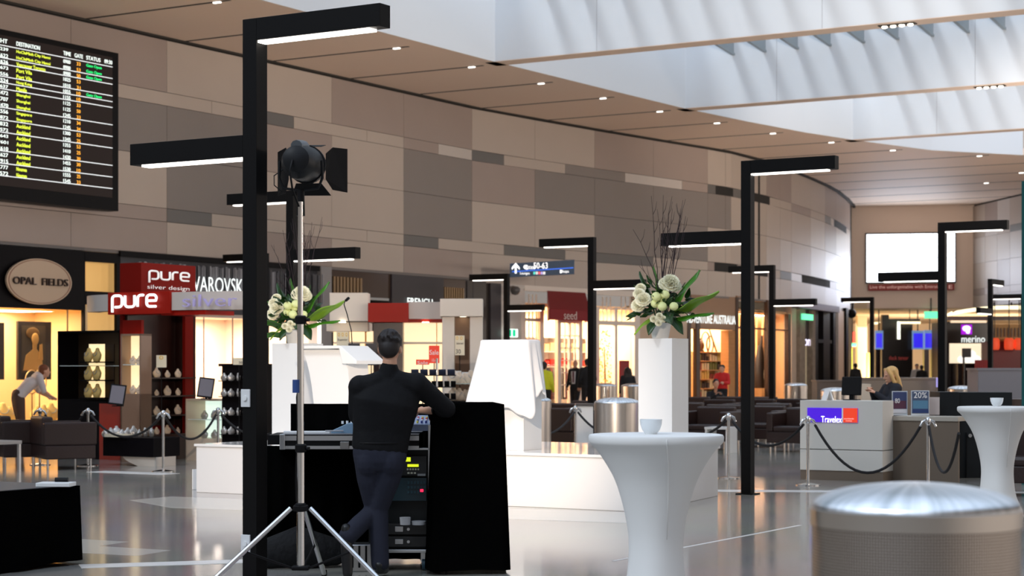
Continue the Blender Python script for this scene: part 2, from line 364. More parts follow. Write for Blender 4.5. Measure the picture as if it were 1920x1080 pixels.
# well side (towards the left wall) and beams
wb = MB()
for i in range(len(EAB)-1):
    (a0, b0), (a1, b1) = EAB[i], EAB[i+1]
    wb.slab([xy(a0-.15, b0), xy(a0+.015, b0), xy(a1+.015, b1), xy(a1-.15, b1)], CZ+.001, 13.2, 0)
wb.slab([xy(5.5, -14), xy(5.7, -14), xy(5.7, 66), xy(5.5, 66)], CZ+.26, 13.2)
struct('wall_skylight', wb, WELL)
B1 = ab(-.44*K, 40.6*K)[1]+.1
beams = [B1+8.78*K*k for k in range(-2, 3)]; beams[-1] = ab(10.08*K, 54.7*K)[1]-.2
bm_ = MB()
for bq in beams:
    a0 = interp(EAB, bq)-.3
    bm_.slab([xy(a0, bq), xy(5.6, bq), xy(5.6, bq+.6), xy(a0, bq+.6)], CZ+.012, 13.1, 0)
    bm_.slab([xy(a0, bq+.002), xy(5.6, bq+.002), xy(5.6, bq+.598), xy(a0, bq+.598)], CZ, CZ+.013, 1)
    for aj in [a0+3.2+5.8*i for i in range(4)]:
        bm_.slab([xy(aj, bq-.004), xy(aj+.012, bq-.004), xy(aj+.012, bq+.001), xy(aj, bq+.001)], CZ+.02, 13.0, 2)
struct('ceiling_beams', bm_, [WELL, CEIL, mat('joint_grey', (0.45, 0.47, 0.5), .6)])
# rafters of the glass roof
rm = mat('rafter_grey', (0.30, 0.35, 0.38), 0.5); rf = MB()
for j, bq in enumerate(beams):
    a0 = interp(EAB, bq)
    for i in range(34):
        aa = a0+(1.35+.865*i)*K
        if aa > 5.3: break
        bpr = beams[j-1]+.6 if j else bq-9.5
        for (z, hh, wd_) in ((ZK(9.47), .62, .035), (ZK(9.42), .06, .10)):
            vs = []
            L = bq-bpr
            for da in (-wd_/2, wd_/2):
                for (bx_, dz) in ((bq-.01, 0), (bpr+.01, 0.11*L)):
                    x, y = xy(aa+da, bx_); vs += [(x, y, z+dz), (x, y, z+dz+hh)]
            rf.add(vs, [(0, 2, 3, 1), (4, 5, 7, 6), (0, 4, 6, 2), (1, 3, 7, 5), (0, 1, 5, 4), (2, 6, 7, 3)])
struct('skylight_rafters', rf, rm)
# ceiling slot spotlights
sl = MB().bx(-.11, .11, -.045, .045, -.035, 0.0)
spot_m = mat('spot_lens', (1, 1, 1), emit=(1, .97, .9), es=3.0)
proto = None; kk = 0
ords = ['first', 'second', 'third', 'fourth', 'fifth', 'sixth', 'seventh', 'eighth', 'ninth', 'tenth', 'eleventh', 'twelfth', 'thirteenth', 'fourteenth', 'fifteenth']
for bq, aw, ae in slots:
    x, y = xy(ae-.35, bq) if bq < 66.5 else xy(aw+5.2+(bq % 5), bq)
    px = 960+F*x/y if y > 0 else -99; py = HOR-F*(CZ-H)/max(y, 1)
    if not (0 < px < 1920 and 0 < py < 500 and y > 0): continue
    o = MB().bx(-.09, .09, -.03, .03, -.03, -.004).build('downlight', spot_m, None, loc=(x, y, CZ), rz=RZ) if proto is None else proto.copy()
    if proto is None: proto = o
    else: COL.objects.link(o); o.location = (x, y, CZ)
    tag(o, 'small white spotlight in a ceiling slot, %s along from the left of the photo' % ords[min(kk, 14)], 'light', 'spotlights in the ceiling slots'); kk += 1
# clusters of four lamps under the beams
for (px, bi, w1) in ((1683, 2, 'nearest'), (1856, 3, 'second'),):
    bq = beams[bi]+.3
    # find a where the sight line at px crosses the beam underside
    best = min(((abs((lambda x, y: 960+F*x/y)(*xy(a_*.02-25, bq))-px), a_*.02-25) for a_ in range(0, 1500)))[1]
    x, y = xy(best, bq); t = thing('downlight_cluster', 'row of four bright lamps set into the underside of the %s white roof beam' % w1, 'light', (x, y, CZ), RZ, 'lamp rows under the roof beams')
    MB().bx(-.42, .42, -.11, .11, -.02, 0).build('recess', BLACK, t)
    for i in range(4):
        MB().ell((-.3+.2*i, 0, -.035), (.065, .06, .03)).build('lamp', mat('cluster_lamp', (1, 1, 1), emit=(1, .9, .7), es=8), t, smooth=3)
# ------------------------------------------------------------------ end wall with the opening below, right wall, far concourse
EW = mat('end_wall', srgb(240, 218, 200), 0.55)
struct('wall_end', MB().wall((12.5*K, 77.6*K), (18.95*K, 76.3*K), ZK(3.97), CZ+.15, .4), EW)
rw = MB(); RW = [(x*K, y*K) for x, y in [(18.9, 76.35), (19.55, 71.2), (21.3, 62.0), (25, 52)]]
for i in range(3): rw.wall(RW[i+1], RW[i], ZK(3.97), CZ+.15, -.3, 5)
rr_ = [(7.06, 8.1), (6.79, 7.05), (5.76, 6.78), (4.72, 5.75), (4.45, 4.71), (3.98, 4.44)]
cols_ = ['LMWLMLWL', 'LWLXLLMW', 'WLLWXLWL', 'LLMLLWLL', 'MWLLXLLM', 'LLWLLLML']
for r_, (z0, z1) in enumerate(rr_):
    z0, z1 = ZK(z0), ZK(z1)
    for i in range(8):
        a = Vector(RW[0])+(Vector(RW[1])-Vector(RW[0]))*(i/4.0) if i < 4 else Vector(RW[1])+(Vector(RW[2])-Vector(RW[1]))*((i-4)/4.0)
        c = Vector(RW[0])+(Vector(RW[1])-Vector(RW[0]))*((i+1)/4.0) if i < 4 else Vector(RW[1])+(Vector(RW[2])-Vector(RW[1]))*((i-3)/4.0)
        d = (c-a).normalized()*.01; nn = Vector((d.y, -d.x)).normalized()*.06
        rw.wall(a+d+nn, c-d+nn, z0, z1, .05, pk[cols_[r_][i]])
struct('wall_right', rw, pm)
FC = mat('far_cream', srgb(222, 196, 160), .6)
fw = MB(); fw.wall((4, 120), (60, 120), 0, 4.6, .3); fw.wall((16.2, 89.0), (17.6, 120), 0, 4.6, .3)
struct('wall_back', fw, FC)
struct('ceiling_far', MB().slab([(8, 89.7), (21.8, 88.2), (55, 83), (60, 120), (8, 120)], ZK(3.97)+.01, 4.7), FC)
area('far_concourse_light', (26, 102, 4.2), (26, 104, 0), 18, 14, 2600, (1, .86, .70))
area('far_concourse_fill', (26, 98, .8), (28, 116, 4.2), 14, 1.5, 1600, (1, .86, .70))  # extra hidden light added to brighten the far ceiling and back wall
# curved soffit on the right below the wall
struct('ceiling_right', MB().slab([(x*K, y*K) for x, y in [(18.95, 76.3), (19.6, 71.2), (21.4, 62), (25, 52), (48, 52), (48, 77)]], ZK(3.9), ZK(3.97)), FC)
# ================================================================== FOREGROUND AND MIDDLE GROUND
def soft(name, *a, **k): return mat(name, *a, **k)
# ---- street-lamp style black light posts -------------------------------------------------
def lamp_post(px, Y, arms, label, switches=0, rz=RZ, lit=True):
    """arms: list of (side -1/+1, z of the arm top)"""
    t = thing('light_post', label, 'lamp', P(px, Y), rz, 'black light posts of the hall')
    MB().bx(-.062, .062, -.062, .062, 0, 3.96).build('post', BLACKMETAL, t, bevel=.003)
    MB().bx(-.11, .11, -.11, .11, 0, .012).build('base_plate', BLACKMETAL, t)
    for sd_, z in arms:
        L = 1.12; x0, x1 = (.062, L) if sd_ > 0 else (-L, -.062)
        a = MB().bx(x0, x1, -.062, .062, z-.155, z).build('arm', BLACKMETAL, t, bevel=.003)
        xa, xb = (x0+.0, x1-.10) if sd_ > 0 else (x0+.10, x1-.0)
        MB().bx(xa, xb, -.045, .045, z-.172, z-.153).build('light_strip', LAMP, a)
    for z in (1.24, .22)[:switches]:
        s_ = MB().bx(-.072, .018, -.078, -.062, z, z+.125).build('switch_plate', mat('switch_white', (.72, .72, .72), .35), t, bevel=.004)
        MB().lathe([(0, 0), (.016, 0), (.016, .008), (0, .008)], n=16).build('switch_button', WHITE, s_, smooth=.6)
        b_ = bpy.data.objects[-1] if False else None
    return t
def post_switch(t, z):
    pass
P1 = lamp_post(478, 13.2, [(1, 3.96), (-1, 3.145)], 'tallest black light post in the picture, beside the tripod with two white switch plates')
for z in (1.225, .20):
    s_ = MB().bx(-.068, .012, -.074, -.062, z, z+.125).build('switch_plate', mat('switch_white', (.72, .72, .72), .35), P1, bevel=.003)
    MB().tube([(-.028, -.074, z+.0625), (-.028, -.084, z+.0625)], .019, 16).build('switch_button', WHITE, s_, smooth=.6)
lamp_post(548, 25.9, [(-1, 3.96), (1, 3.14)], 'black light post directly behind the lighting stand, arms left and right')
lamp_post(497, 40.0, [(-1, 3.96)], 'black light post mostly hidden behind the tallest one, short arm to the left')
lamp_post(950, 48.6, [(-1, 3.96), (1, 3.14)], 'black light post below the hanging gates sign')
lamp_post(1110, 35.1, [(-1, 3.96), (1, 3.14)], 'black light post in front of the red awning shop')
lamp_post(1402, 22.2, [(1, 3.96), (-1, 3.14)], 'black light post between the flower plinth and the white service counter')
lamp_post(1448, 44.6, [(-1, 3.96), (1, 3.14)], 'black light post just right of the one by the flower plinth, farther back')
lamp_post(1635, 64.8, [(-1, 3.96)], 'small distant black light post left of the wall of screens, one arm')
lamp_post(1767, 31.6, [(1, 3.96), (-1, 3.14)], 'black light post in front of the big wall screen')
lamp_post(1857, 51.5, [(1, 3.96), (-1, 3.14)], 'distant black light post seen with its arms end on, near the right edge', rz=RZ+PI/2)
lamp_post(1918, 62.0, [(-1, 3.96)], 'farthest black light post at the right edge of the photo')
# glass edge of the lift at the right border
gp = MB().bx(-.03, .03, -.03, .03, 0, 3.9).build('glass_panel_post', mat('teal_glass', (.01, .10, .10), .1), None, loc=(X_(1921, 24), 24, 0), rz=RZ)
tag(gp, 'dark teal glass panel edge at the right border', 'panel')

# ---- white stage ------------------------------------------------------------------------
SA, SB = ab(1.37, 19.42)
stage_m = mat('stage_white', (0.80, 0.78, 0.76), 0.30, coat=.2)
stg = thing('stage', 'low white platform carrying the lectern and flower plinths', 'stage', (*xy(SA-6.05, SB), 0))
MB().slab([(0, 0), (6.05, 0), (5.67, 2.66), (0, 2.75)], 0, .58).build('platform', stage_m, stg, bevel=.006)
MB().slab([(-.02, -.02), (6.07, -.02), (5.69, 2.68), (-.02, 2.77)], .555, .585).build('edge_trim', mat('stage_top', (.84, .82, .80), .12, coat=.4), stg, bevel=.004)
st = MB().bx(0, .35, 0, .9, 0, .25).build('step_block', stage_m, None, loc=(*xy(SA-6.42, SB+.35), 0), rz=RZ, bevel=.005)
tag(st, 'small white step block at the left end of the white platform', 'step')
ST = .585
def plinth(px, Y, wd, z0, z1, label):
    o = MB().bx(-wd/2, wd/2, -wd/2, wd/2, 0, z1-z0).build('plinth', mat('plinth_white', (.80, .80, .79), .4), None, loc=P(px, Y, z0), rz=RZ, bevel=.004)
    return tag(o, label, 'plinth', None)
plinth(1244, 21.0, .42, ST, 1.83, 'tall white square plinth carrying the right flower arrangement')
plinth(558, 23.6, .46, ST, 1.81, 'tall white square plinth behind the lighting stand, under the left flowers')
plinth(970, 20.95, .40, ST, 1.22, 'white plinth under the draped white cloth')
# draped cloth over a hidden easel
def drape():
    n_, k_ = 120, 28; vs = []
    tab = [(-180, 1.12), (-135, 1.10), (-100, 1.08), (-75, 1.06), (-55, .98), (-42, .94), (-30, 1.02), (-15, 1.18), (0, 1.26), (25, 1.2), (60, 1.15), (120, 1.1), (150, 1.16), (180, 1.12)]
    def hem(a):
        d = math.degrees(a); d = d-360 if d > 180 else d
        for i in range(len(tab)-1):
            if tab[i][0] <= d <= tab[i+1][0]:
                k = (d-tab[i][0])/(tab[i+1][0]-tab[i][0]); k = k*k*(3-2*k); return tab[i][1]+(tab[i+1][1]-tab[i][1])*k
        return 1.12
    for i in range(k_):
        v = i/(k_-1)
        for j in range(n_):
            a = 2*PI*j/n_; c, s = math.cos(a), math.sin(a); sq = 1/(abs(c)**8+abs(s)**8)**.125
            hw, hd = .31, .17
            if v < .2: q = v/.2; x = c*sq*hw*q; y = s*sq*hd*q; z = 1.815
            else:
                q = (v-.2)/.8; z = 1.81+(hem(a)-1.81)*q; drop = 1.81-z
                fold = math.sin(7*a+.9)*.5+math.sin(12*a+2.0)*.35+math.sin(19*a)*.15
                fl = drop*(.20 if c < 0 else .13)+fold*.035*min(1, drop*1.6)
                x = c*(sq*hw+fl*1.15); y = s*(sq*hd+fl*.9)
                if q < .06: z = 1.815-.02*q/.06
            vs.append((x, y, z))
    fs = [(i*n_+j, i*n_+(j+1) % n_, (i+1)*n_+(j+1) % n_, (i+1)*n_+j) for i in range(k_-1) for j in range(n_)]
    return MB().add(vs, fs)
dr = drape().build('draped_cloth', mat('white_cloth', (.86, .85, .85), .8), None, smooth=1.2, loc=P(957, 20.9, 0), rz=RZ)
sd2 = dr.modifiers.new('thick', 'SOLIDIFY'); sd2.thickness = .006
tag(dr, 'white cloth draped over a covered display on a plinth', 'cloth')
# ---- lectern ----------------------------------------------------------------------------
lm = mat('lectern_white', (.86, .85, .83), .3, coat=.2)
lt = thing('lectern', 'white curved lectern standing on the white platform', 'lectern', P(632, 21.9, ST), RZ)
MB().prism([(x*1.13, z) for x, z in [(-.34, 1.165), (-.345, 1.15), (-.30, 1.03), (-.255, .88), (-.22, .70), (-.195, .5), (-.18, .3), (-.17, 0), (.30, 0), (.29, .3), (.27, .6), (.24, .955), (.24, 1.12)]], -.16, .24).build('body', lm, lt, smooth=.5)
MB().prism([(x*1.13, z) for x, z in [(-.36, 1.175), (.19, 1.175), (.40, 1.0), (.40, .96), (.22, .965), (.18, 1.14), (-.35, 1.14)]], -.24, .32).build('desk_top', lm, lt, bevel=.006)
mic = MB().tube([(.18, .05, 1.2), (.17, .05, 1.35), (.10, .06, 1.55), (.05, .07, 1.66), (.07, .06, 1.70), (.10, .05, 1.71)], .006, 8).build('gooseneck_microphone', BLACK, None, smooth=1, loc=P(632, 21.9, ST), rz=RZ)
mh = MB().tube([(.09, .05, 1.705), (.14, .04, 1.735)], .017, 10).build('microphone_head', BLACK, mic, smooth=1)
tag(mic, 'thin black gooseneck microphone rising from the white lectern', 'microphone')
# ---- flowers ----------------------------------------------------------------------------
LEAF = mat('leaf_green', srgb(62, 120, 22), .35, noise=(8, .25)); LEAFD = mat('leaf_dark', srgb(28, 62, 20), .4, noise=(10, .3)); LEAFL = mat('leaf_light', srgb(128, 168, 50), .4, noise=(8, .2))
PETAL = mat('petal_cream', srgb(250, 248, 225), .6); BUD = mat('bud_green_white', srgb(222, 228, 160), .55); TWIG = mat('twig_dark', srgb(40, 24, 30), .7)
def leaf(L, W, curl=.3, fold=.25, wav=.06):
    """broad leaf from the origin along +z, bending towards -y"""
    m = MB(); n_, k_ = 14, 8; vs = []
    for i in range(n_+1):
        t = i/n_; wd_ = W*math.sin(PI*min(1, t**.75))**.8*(1-.25*t) if 0 < t < 1 else .004
        cy = -curl*L*t*t; cz = L*(t-.12*curl*t*t)
        for j in range(k_+1):
            u_ = j/k_*2-1
            vs.append((u_*wd_/2, cy+abs(u_)*-fold*wd_*.5+wav*W*math.sin(9*t+3*u_)*abs(u_), cz))
    fs = [(i*(k_+1)+j, i*(k_+1)+j+1, (i+1)*(k_+1)+j+1, (i+1)*(k_+1)+j) for i in range(n_) for j in range(k_)]
    m.add(vs, fs)
    k0 = len(m.v); m.tube([(0, .002-curl*L*t*t, L*(t-.12*curl*t*t)) for t in [q/8 for q in range(9)]], [.006*(1-q/10) for q in range(9)], 6)
    return m
def carnation(r, seed):
    rnd = random.Random(seed); m = MB()
    for layer in range(5):
        rr = r*(1-.05*layer); cnt = 14-2*layer
        for i in range(cnt):
            a = 2*PI*i/cnt+layer*.4; el = .0+.36*layer+rnd.uniform(-.08, .08)
            d = Vector((math.cos(a)*math.cos(el), math.sin(a)*math.cos(el), math.sin(el)))
            sdv = d.cross(Vector((0, 0, 1))).normalized(); up = sdv.cross(d)
            base = len(m.v); w0 = r*.42; vs = []
            for q in range(4):
                for s_ in range(5):
                    u_ = s_/4*2-1; t = q/3
                    p = d*(r*.15+rr*.82*t)+sdv*u_*w0*t*(1.0)+up*(r*.10*math.sin(7*u_+i)*t+r*.12*t*t)
                    vs.append(p)
            fs = [(q*5+s_, q*5+s_+1, (q+1)*5+s_+1, (q+1)*5+s_) for q in range(3) for s_ in range(4)]
            m.add(vs, fs)
    m.ell((0, 0, 0), (r*.3, r*.3, r*.3), 10, 7)
    return m
def rosebud(r):
    m = MB(); m.ell((0, 0, 0), (r, r, r*.95), 12, 8)
    for i in range(5):
        a = 2*PI*i/5
        m.lathe([(r*1.02*math.cos(x)+.001, r*.95*math.sin(x)) for x in [-1.2+.25*q for q in range(9)]], (math.cos(a)*r*.10, math.sin(a)*r*.10, r*.05*i), 10)
    return m
def rot_to(d, roll=0):
    d = Vector(d).normalized(); return d.to_track_quat('Z', 'Y').to_matrix().to_4x4() @ Matrix.Rotation(roll, 4, 'Z')
def put(o, pos, d, roll=0): o.matrix_local = Matrix.Translation(pos) @ rot_to(d, roll)
petal_mesh = None
def arrangement(loc, rz, sc, label, flip, vase_label, nt_):
    """all sizes in metres; x across as seen, z up from the vase mouth"""
    t = thing('flower_arrangement', label, 'flowers', loc, rz, 'white flower arrangements'); rnd = random.Random(nt_)
    # dark filler foliage
    fo = MB()
    for i in range(95):
        a = rnd.uniform(0, 2*PI); el = rnd.uniform(-.15, 1.3); rr = rnd.uniform(.10, .31)*sc
        d = Vector((math.cos(a)*math.cos(el), math.sin(a)*math.cos(el)*.8, math.sin(el)))
        c = d*rr+Vector((flip*-.02, 0, .12*sc)); M_ = Matrix.Translation(c) @ rot_to(d+Vector((rnd.uniform(-.6, .6), rnd.uniform(-.6, .6), rnd.uniform(-.9, .3))), rnd.uniform(0, 6))
        lf = leaf(rnd.uniform(.08, .14)*sc, rnd.uniform(.05, .08)*sc, .3, .2)
        fo.add([M_ @ Vector(v) for v in lf.v], lf.f)
    fo.build('filler_foliage', LEAFD, t, smooth=3)
    # stems
    stm = MB()
    for i in range(16):
        a = 2*PI*i/16; stm.tube([(math.cos(a)*.03, math.sin(a)*.03, -.14), (math.cos(a)*.10*sc, math.sin(a)*.08*sc, .12*sc), (math.cos(a)*.17*sc, math.sin(a)*.13*sc, .30*sc)], .005, 6)
    stm.build('stem', LEAFD, t, smooth=3)
    F_ = flip
    for (x, y, z, dx, dy, dz, L, W, roll, cu, mt) in [
        (.06, -.02, .17, .62, -.15, .95, .50, .27, .35, .10, LEAF), (.10, -.08, .12, 1.0, -.25, .52, .52, .24, -.3, .05, LEAFL),
        (.12, -.10, .05, 1.0, -.2, .25, .40, .22, .2, .1, LEAF), (-.10, .02, .2, -.35, .1, 1.0, .38, .19, -.2, .06, LEAFD),
        (-.02, .06, .28, -.12, .1, 1.0, .34, .14, .3, .12, LEAF), (-.14, -.04, .05, -.9, -.2, -.45, .24, .15, 0, .3, LEAFL),
        (.05, -.12, .08, .35, -.4, -.25, .26, .17, .2, .4, LEAFD), (-.08, -.12, .06, -.4, -.5, -.3, .24, .16, .1, .4, LEAFD), (0, -.12, .12, .1, -.8, -.1, .22, .16, .3, .5, LEAFD)]:
        o = leaf(L*sc, W*sc, cu).build('leaf', mt, t, smooth=3)
        q = o.modifiers.new('thick', 'SOLIDIFY'); q.thickness = .003
        put(o, (x*F_*sc, y*sc, z*sc), (dx*F_, dy, dz), roll*F_)
    # blooms
    ci = 0
    for (x, y, z, r) in [(.06, -.12, .41, .10), (.01, -.10, .40, .075), (.11, -.11, .38, .07), (-.22, -.14, .24, .085), (-.27, -.08, .18, .075), (-.26, -.10, .30, .065), (-.24, -.02, .36, .06)]:
        o = carnation(r*sc, ci).build('carnation', PETAL, t, smooth=3); ci += 1
        put(o, (x*F_*sc, y*sc, z*sc), (x*F_*.6, -.8, .5), ci)
    for (x, y, z, r) in [(-.09, -.20, .27, .045), (.0, -.18, .29, .045), (-.10, -.17, .20, .042), (-.03, -.21, .17, .045), (.09, -.2, .17, .042), (-.02, -.16, .24, .035)]:
        o = rosebud(r*sc).build('rose_bud', BUD, t, smooth=3); put(o, (x*F_*sc, y*sc, z*sc), (x*F_*.5, -.8, .5), x*9)
    for (x, y, z) in [(-.12, -.22, .04), (-.07, -.23, .0), (-.06, -.22, .07), (-.02, -.22, .04)]:
        o = carnation(.038*sc, ci).build('small_blossom', PETAL, t, smooth=3); ci += 1; put(o, (x*F_*sc, y*sc, z*sc), (0, -1, .3))
    # twigs
    for i in range(13):
        x0 = rnd.uniform(-.06, .08); lean = rnd.uniform(-.16, .20); Hh = rnd.uniform(.80, 1.18)*sc
        if i == 0: lean, Hh = -.36, .80*sc
        if i == 1: lean, Hh = .26, 1.12*sc
        if i == 2: lean, Hh = -.34, .42*sc
        pts = []; wob = rnd.uniform(-.02, .02)
        for q in range(7):
            tt = q/6; pts.append((F_*(x0+lean*tt**1.2)+rnd.uniform(-.010, .010), .03+rnd.uniform(-.03, .03)*tt+wob*i/6*tt, .18*sc+Hh*tt))
        mb_ = MB().tube(pts, [.0062-.0044*q/6 for q in range(7)], 6)
        for q in (3, 4, 5):
            p = Vector(pts[q]); sg_ = 1 if rnd.random() > .5 else -1
            mb_.tube([p, p+Vector((sg_*.03, 0, .06)), p+Vector((sg_*.045, rnd.uniform(-.02, .02), .15))], [.003, .0025, .0013], 5)
        mb_.build('twig', TWIG, t, smooth=3)
    return t
VASE = mat('vase_white', (.84, .84, .83), .3)
for (px, Y, z, rz, sc, flip, lab, vl) in [(1238, 20.98, 1.83, 0, 1.08, 1, 'tall arrangement of cream carnations, broad leaves and dark twigs on the right plinth', 'white tapered vase on the right plinth'),
                                      (552, 23.6, 1.81, 0, 1.10, 1, 'arrangement of cream blooms and large leaves seen behind the lighting stand', 'white tapered vase on the left plinth behind the lighting stand')]:
    v = MB().lathe([(.085*1, 0), (.092, .005), (.125, .17), (.128, .175), (.120, .172), (.086, .02), (.0, .015)], n=40).build('vase', VASE, None, smooth=.7, loc=P(px, Y, z))
    tag(v, vl, 'vase')
    a = arrangement(P(px+6, Y, z+.17), rz, sc, lab, flip, vl, 11+int(px))
    if px < 900:      # the left bunch carries extra large leaves on its left
        for (x, z_, dx, dz, L, W) in [(-.10, .05, -1, .25, .42, .30), (-.08, .16, -1, .75, .36, .22), (-.12, -.02, -1, -.1, .38, .26)]:
            o = leaf(L, W, .05).build('leaf', LEAF, a, smooth=3); o.modifiers.new('thick', 'SOLIDIFY').thickness = .003; put(o, (x, -.03, z_), (dx, -.1, dz), .3)
# ---- cocktail tables ---------------------------------------------------------------------
TBL = mat('table_cloth', (.80, .79, .77), .75, bump=(3, .08))
def cocktail(px, Y, label, bl, bpx):
    t = thing('cocktail_table', label, 'table', P(px, Y), 0, 'high round tables in white stretch covers')
    prof = [(.30, 0), (.285, .03)]
    for i in range(1, 25):
        q = i/24; prof.append((.165+.235*abs(2*max(0, q-.0)-.62)**1.9*(1 if q > .31 else .32)*1.02/(1.38**1.9)*1.0, .03+1.02*q))
    prof = [(.25, 0), (.235, .06), (.18, .20), (.160, .35), (.158, .48), (.174, .60), (.205, .73), (.243, .84), (.292, .93), (.347, 1.01), (.392, 1.055), (.399, 1.065), (.400, 1.095), (.394, 1.105), (.38, 1.108), (0, 1.108)]
    # smooth the curve of the cover
    def cr(p, t_):
        out = []
        for i in range(len(p)-1):
            p0, p1, p2, p3 = p[max(i-1, 0)], p[i], p[i+1], p[min(i+2, len(p)-1)]
            for s_ in range(t_):
                u_ = s_/t_; out.append(tuple(.5*((2*p1[k])+(-p0[k]+p2[k])*u_+(2*p0[k]-5*p1[k]+4*p2[k]-p3[k])*u_*u_+(-p0[k]+3*p1[k]-3*p2[k]+p3[k])*u_**3) for k in (0, 1)))
        return out+[p[-1]]
    mb_ = MB().lathe(cr(prof[:11], 4)+prof[11:], n=64)
    for i, v in enumerate(mb_.v):
        x, y, z = v; a = math.atan2(y, x); r = math.hypot(x, y)
        if z < 1.03: k = 1+.045*math.cos(4*a+.6)*(1-z/1.1); mb_.v[i] = (x*k, y*k, z)
    mb_.build('stretch_cover', TBL, t, smooth=.8)
    MB().tube([(.03, -.403, 1.09), (.032, -.400, 1.06), (.05, -.30, .93), (.055, -.205, .73), (.05, -.172, .5)], .003, 5).build('seam', TBL, t, smooth=3)
    b = MB().lathe([(0, .0), (.035, 0), (.037, .006), (.052, .025), (.063, .055), (.0665, .085), (.0665, .088), (.062, .087), (.057, .055), (.045, .025), (0, .012)], n=36).build('bowl', mat('bowl_white', (.80, .83, .84), .25), None, smooth=.8, loc=(X_(bpx, Y), Y+.02, 1.108))
    tag(b, bl, 'bowl')
cocktail(1230, 11.05, 'round high table in a white stretch cover, front centre of the hall', 'small white bowl on the nearest high table', 1221)
cocktail(1870, 19.0, 'round high table in a white stretch cover at the right edge', 'small white bowl on the high table at the right edge', 1870)
# ---- steel bins --------------------------------------------------------------------------
def mesh_metal():
    m = mat('perforated_steel', (.50, .47, .45), .35, 1.0); n = m.node_tree; b = n.nodes['Principled BSDF']
    t = n.nodes.new('ShaderNodeTexCoord'); sp = n.nodes.new('ShaderNodeSeparateXYZ'); at = n.nodes.new('ShaderNodeMath'); at.operation = 'ARCTAN2'
    n.links.new(t.outputs['Object'], sp.inputs[0]); n.links.new(sp.outputs['Y'], at.inputs[0]); n.links.new(sp.outputs['X'], at.inputs[1])
    def M2(op, a, v=None, b_=None):
        q = n.nodes.new('ShaderNodeMath'); q.operation = op
        if hasattr(a, 'links') or a.__class__.__name__.startswith('NodeSocket'): n.links.new(a, q.inputs[0])
        if b_ is not None: n.links.new(b_, q.inputs[1])
        elif v is not None: q.inputs[1].default_value = v
        return q.outputs[0]
    U = M2('MULTIPLY', at.outputs[0], .3*2*PI/.017); V = M2('MULTIPLY', sp.outputs['Z'], 2*PI/.017)
    d1 = M2('ADD', U, None, V); d2 = M2('SUBTRACT', U, None, V)
    s1 = M2('SINE', d1); s2 = M2('SINE', d2); pr = M2('MULTIPLY', s1, None, s2); gt = M2('GREATER_THAN', pr, .05)
    mx = n.nodes.new('ShaderNodeMixRGB'); mx.inputs[1].default_value = (.62, .54, .48, 1); mx.inputs[2].default_value = (.12, .11, .10, 1)
    n.links.new(gt, mx.inputs[0]); n.links.new(mx.outputs[0], b.inputs['Base Color']); return m
PERF = mesh_metal()
def lid_metal():
    m = mat('lid_steel', (.9, .9, .9), .3, 1.0); n = m.node_tree; b = n.nodes['Principled BSDF']
    t = n.nodes.new('ShaderNodeTexCoord'); sp = n.nodes.new('ShaderNodeSeparateXYZ'); at = n.nodes.new('ShaderNodeMath'); at.operation = 'ARCTAN2'
    n.links.new(t.outputs['Object'], sp.inputs[0]); n.links.new(sp.outputs['Y'], at.inputs[0]); n.links.new(sp.outputs['X'], at.inputs[1])
    nz = n.nodes.new('ShaderNodeTexNoise'); nz.noise_dimensions = '1D'; nz.inputs['Scale'].default_value = 5.5; nz.inputs['Detail'].default_value = 3
    n.links.new(at.outputs[0], nz.inputs['W']); cr_ = n.nodes.new('ShaderNodeValToRGB'); cr_.color_ramp.elements[0].position = .35; cr_.color_ramp.elements[0].color = (.60, .63, .64, 1); cr_.color_ramp.elements[1].position = .6; cr_.color_ramp.elements[1].color = (.97, .98, 1, 1)
    n.links.new(nz.outputs['Fac'], cr_.inputs[0]); n.links.new(cr_.outputs[0], b.inputs['Base Color']); b.inputs['Anisotropic'].default_value = .6; return m
LID = lid_metal()
def bin_(px, Y, label, perforated=False, R=.30, h=1.05):
    t = thing('litter_bin', label, 'bin', P(px, Y), 0, 'round steel litter bins')
    MB().lathe([(R-.006, 0), (R-.006, h-(.05 if perforated else .10))], n=64).build('body', PERF if perforated else STEEL, t, smooth=.8)
    MB().lathe([(R-.003, h-(.05 if perforated else .10)), (R, h-(.05 if perforated else .10)), (R, h-.003), (R-.006, h)], n=64).build('rim_band', STEEL, t, smooth=.5)
    MB().lathe([(R-.004, h)]+[((R-.004)*math.cos(a), h+.072*math.sin(a)) for a in [PI/2*i/14 for i in range(15)]], n=64).build('domed_lid', LID, t, smooth=.8)
    MB().lathe([(R-.02, 0), (R+.004, 0), (R+.004, .03), (R-.02, .03)], n=48).build('foot_ring', BLACK, t, smooth=.5)
    if perforated: t['label'] = label
    return t
bin_(1716, 5.36, 'large out of focus steel bin with perforated sides, nearest the camera at lower right', True, h=1.10)
bin_(1157, 24.1, 'plain steel bin with domed lid just left of the right flower plinth')
bin_(993, 25.5, 'steel bin partly hidden behind the draped cloth and its plinth')
bin_(1134, 47.0, 'small distant steel bin directly behind the post by the red awning shop')
bin_(1187, 46.0, 'small distant steel bin touching the left side of the flower plinth, behind it')
bin_(1567, 36.6, 'steel bin with domed lid behind the white service counter')
bin_(1492, 48.0, 'distant steel bin beside the timber and glass souvenir shop')
bin_(1803, 40.0, 'distant steel bin behind the dark cabinet at the right')
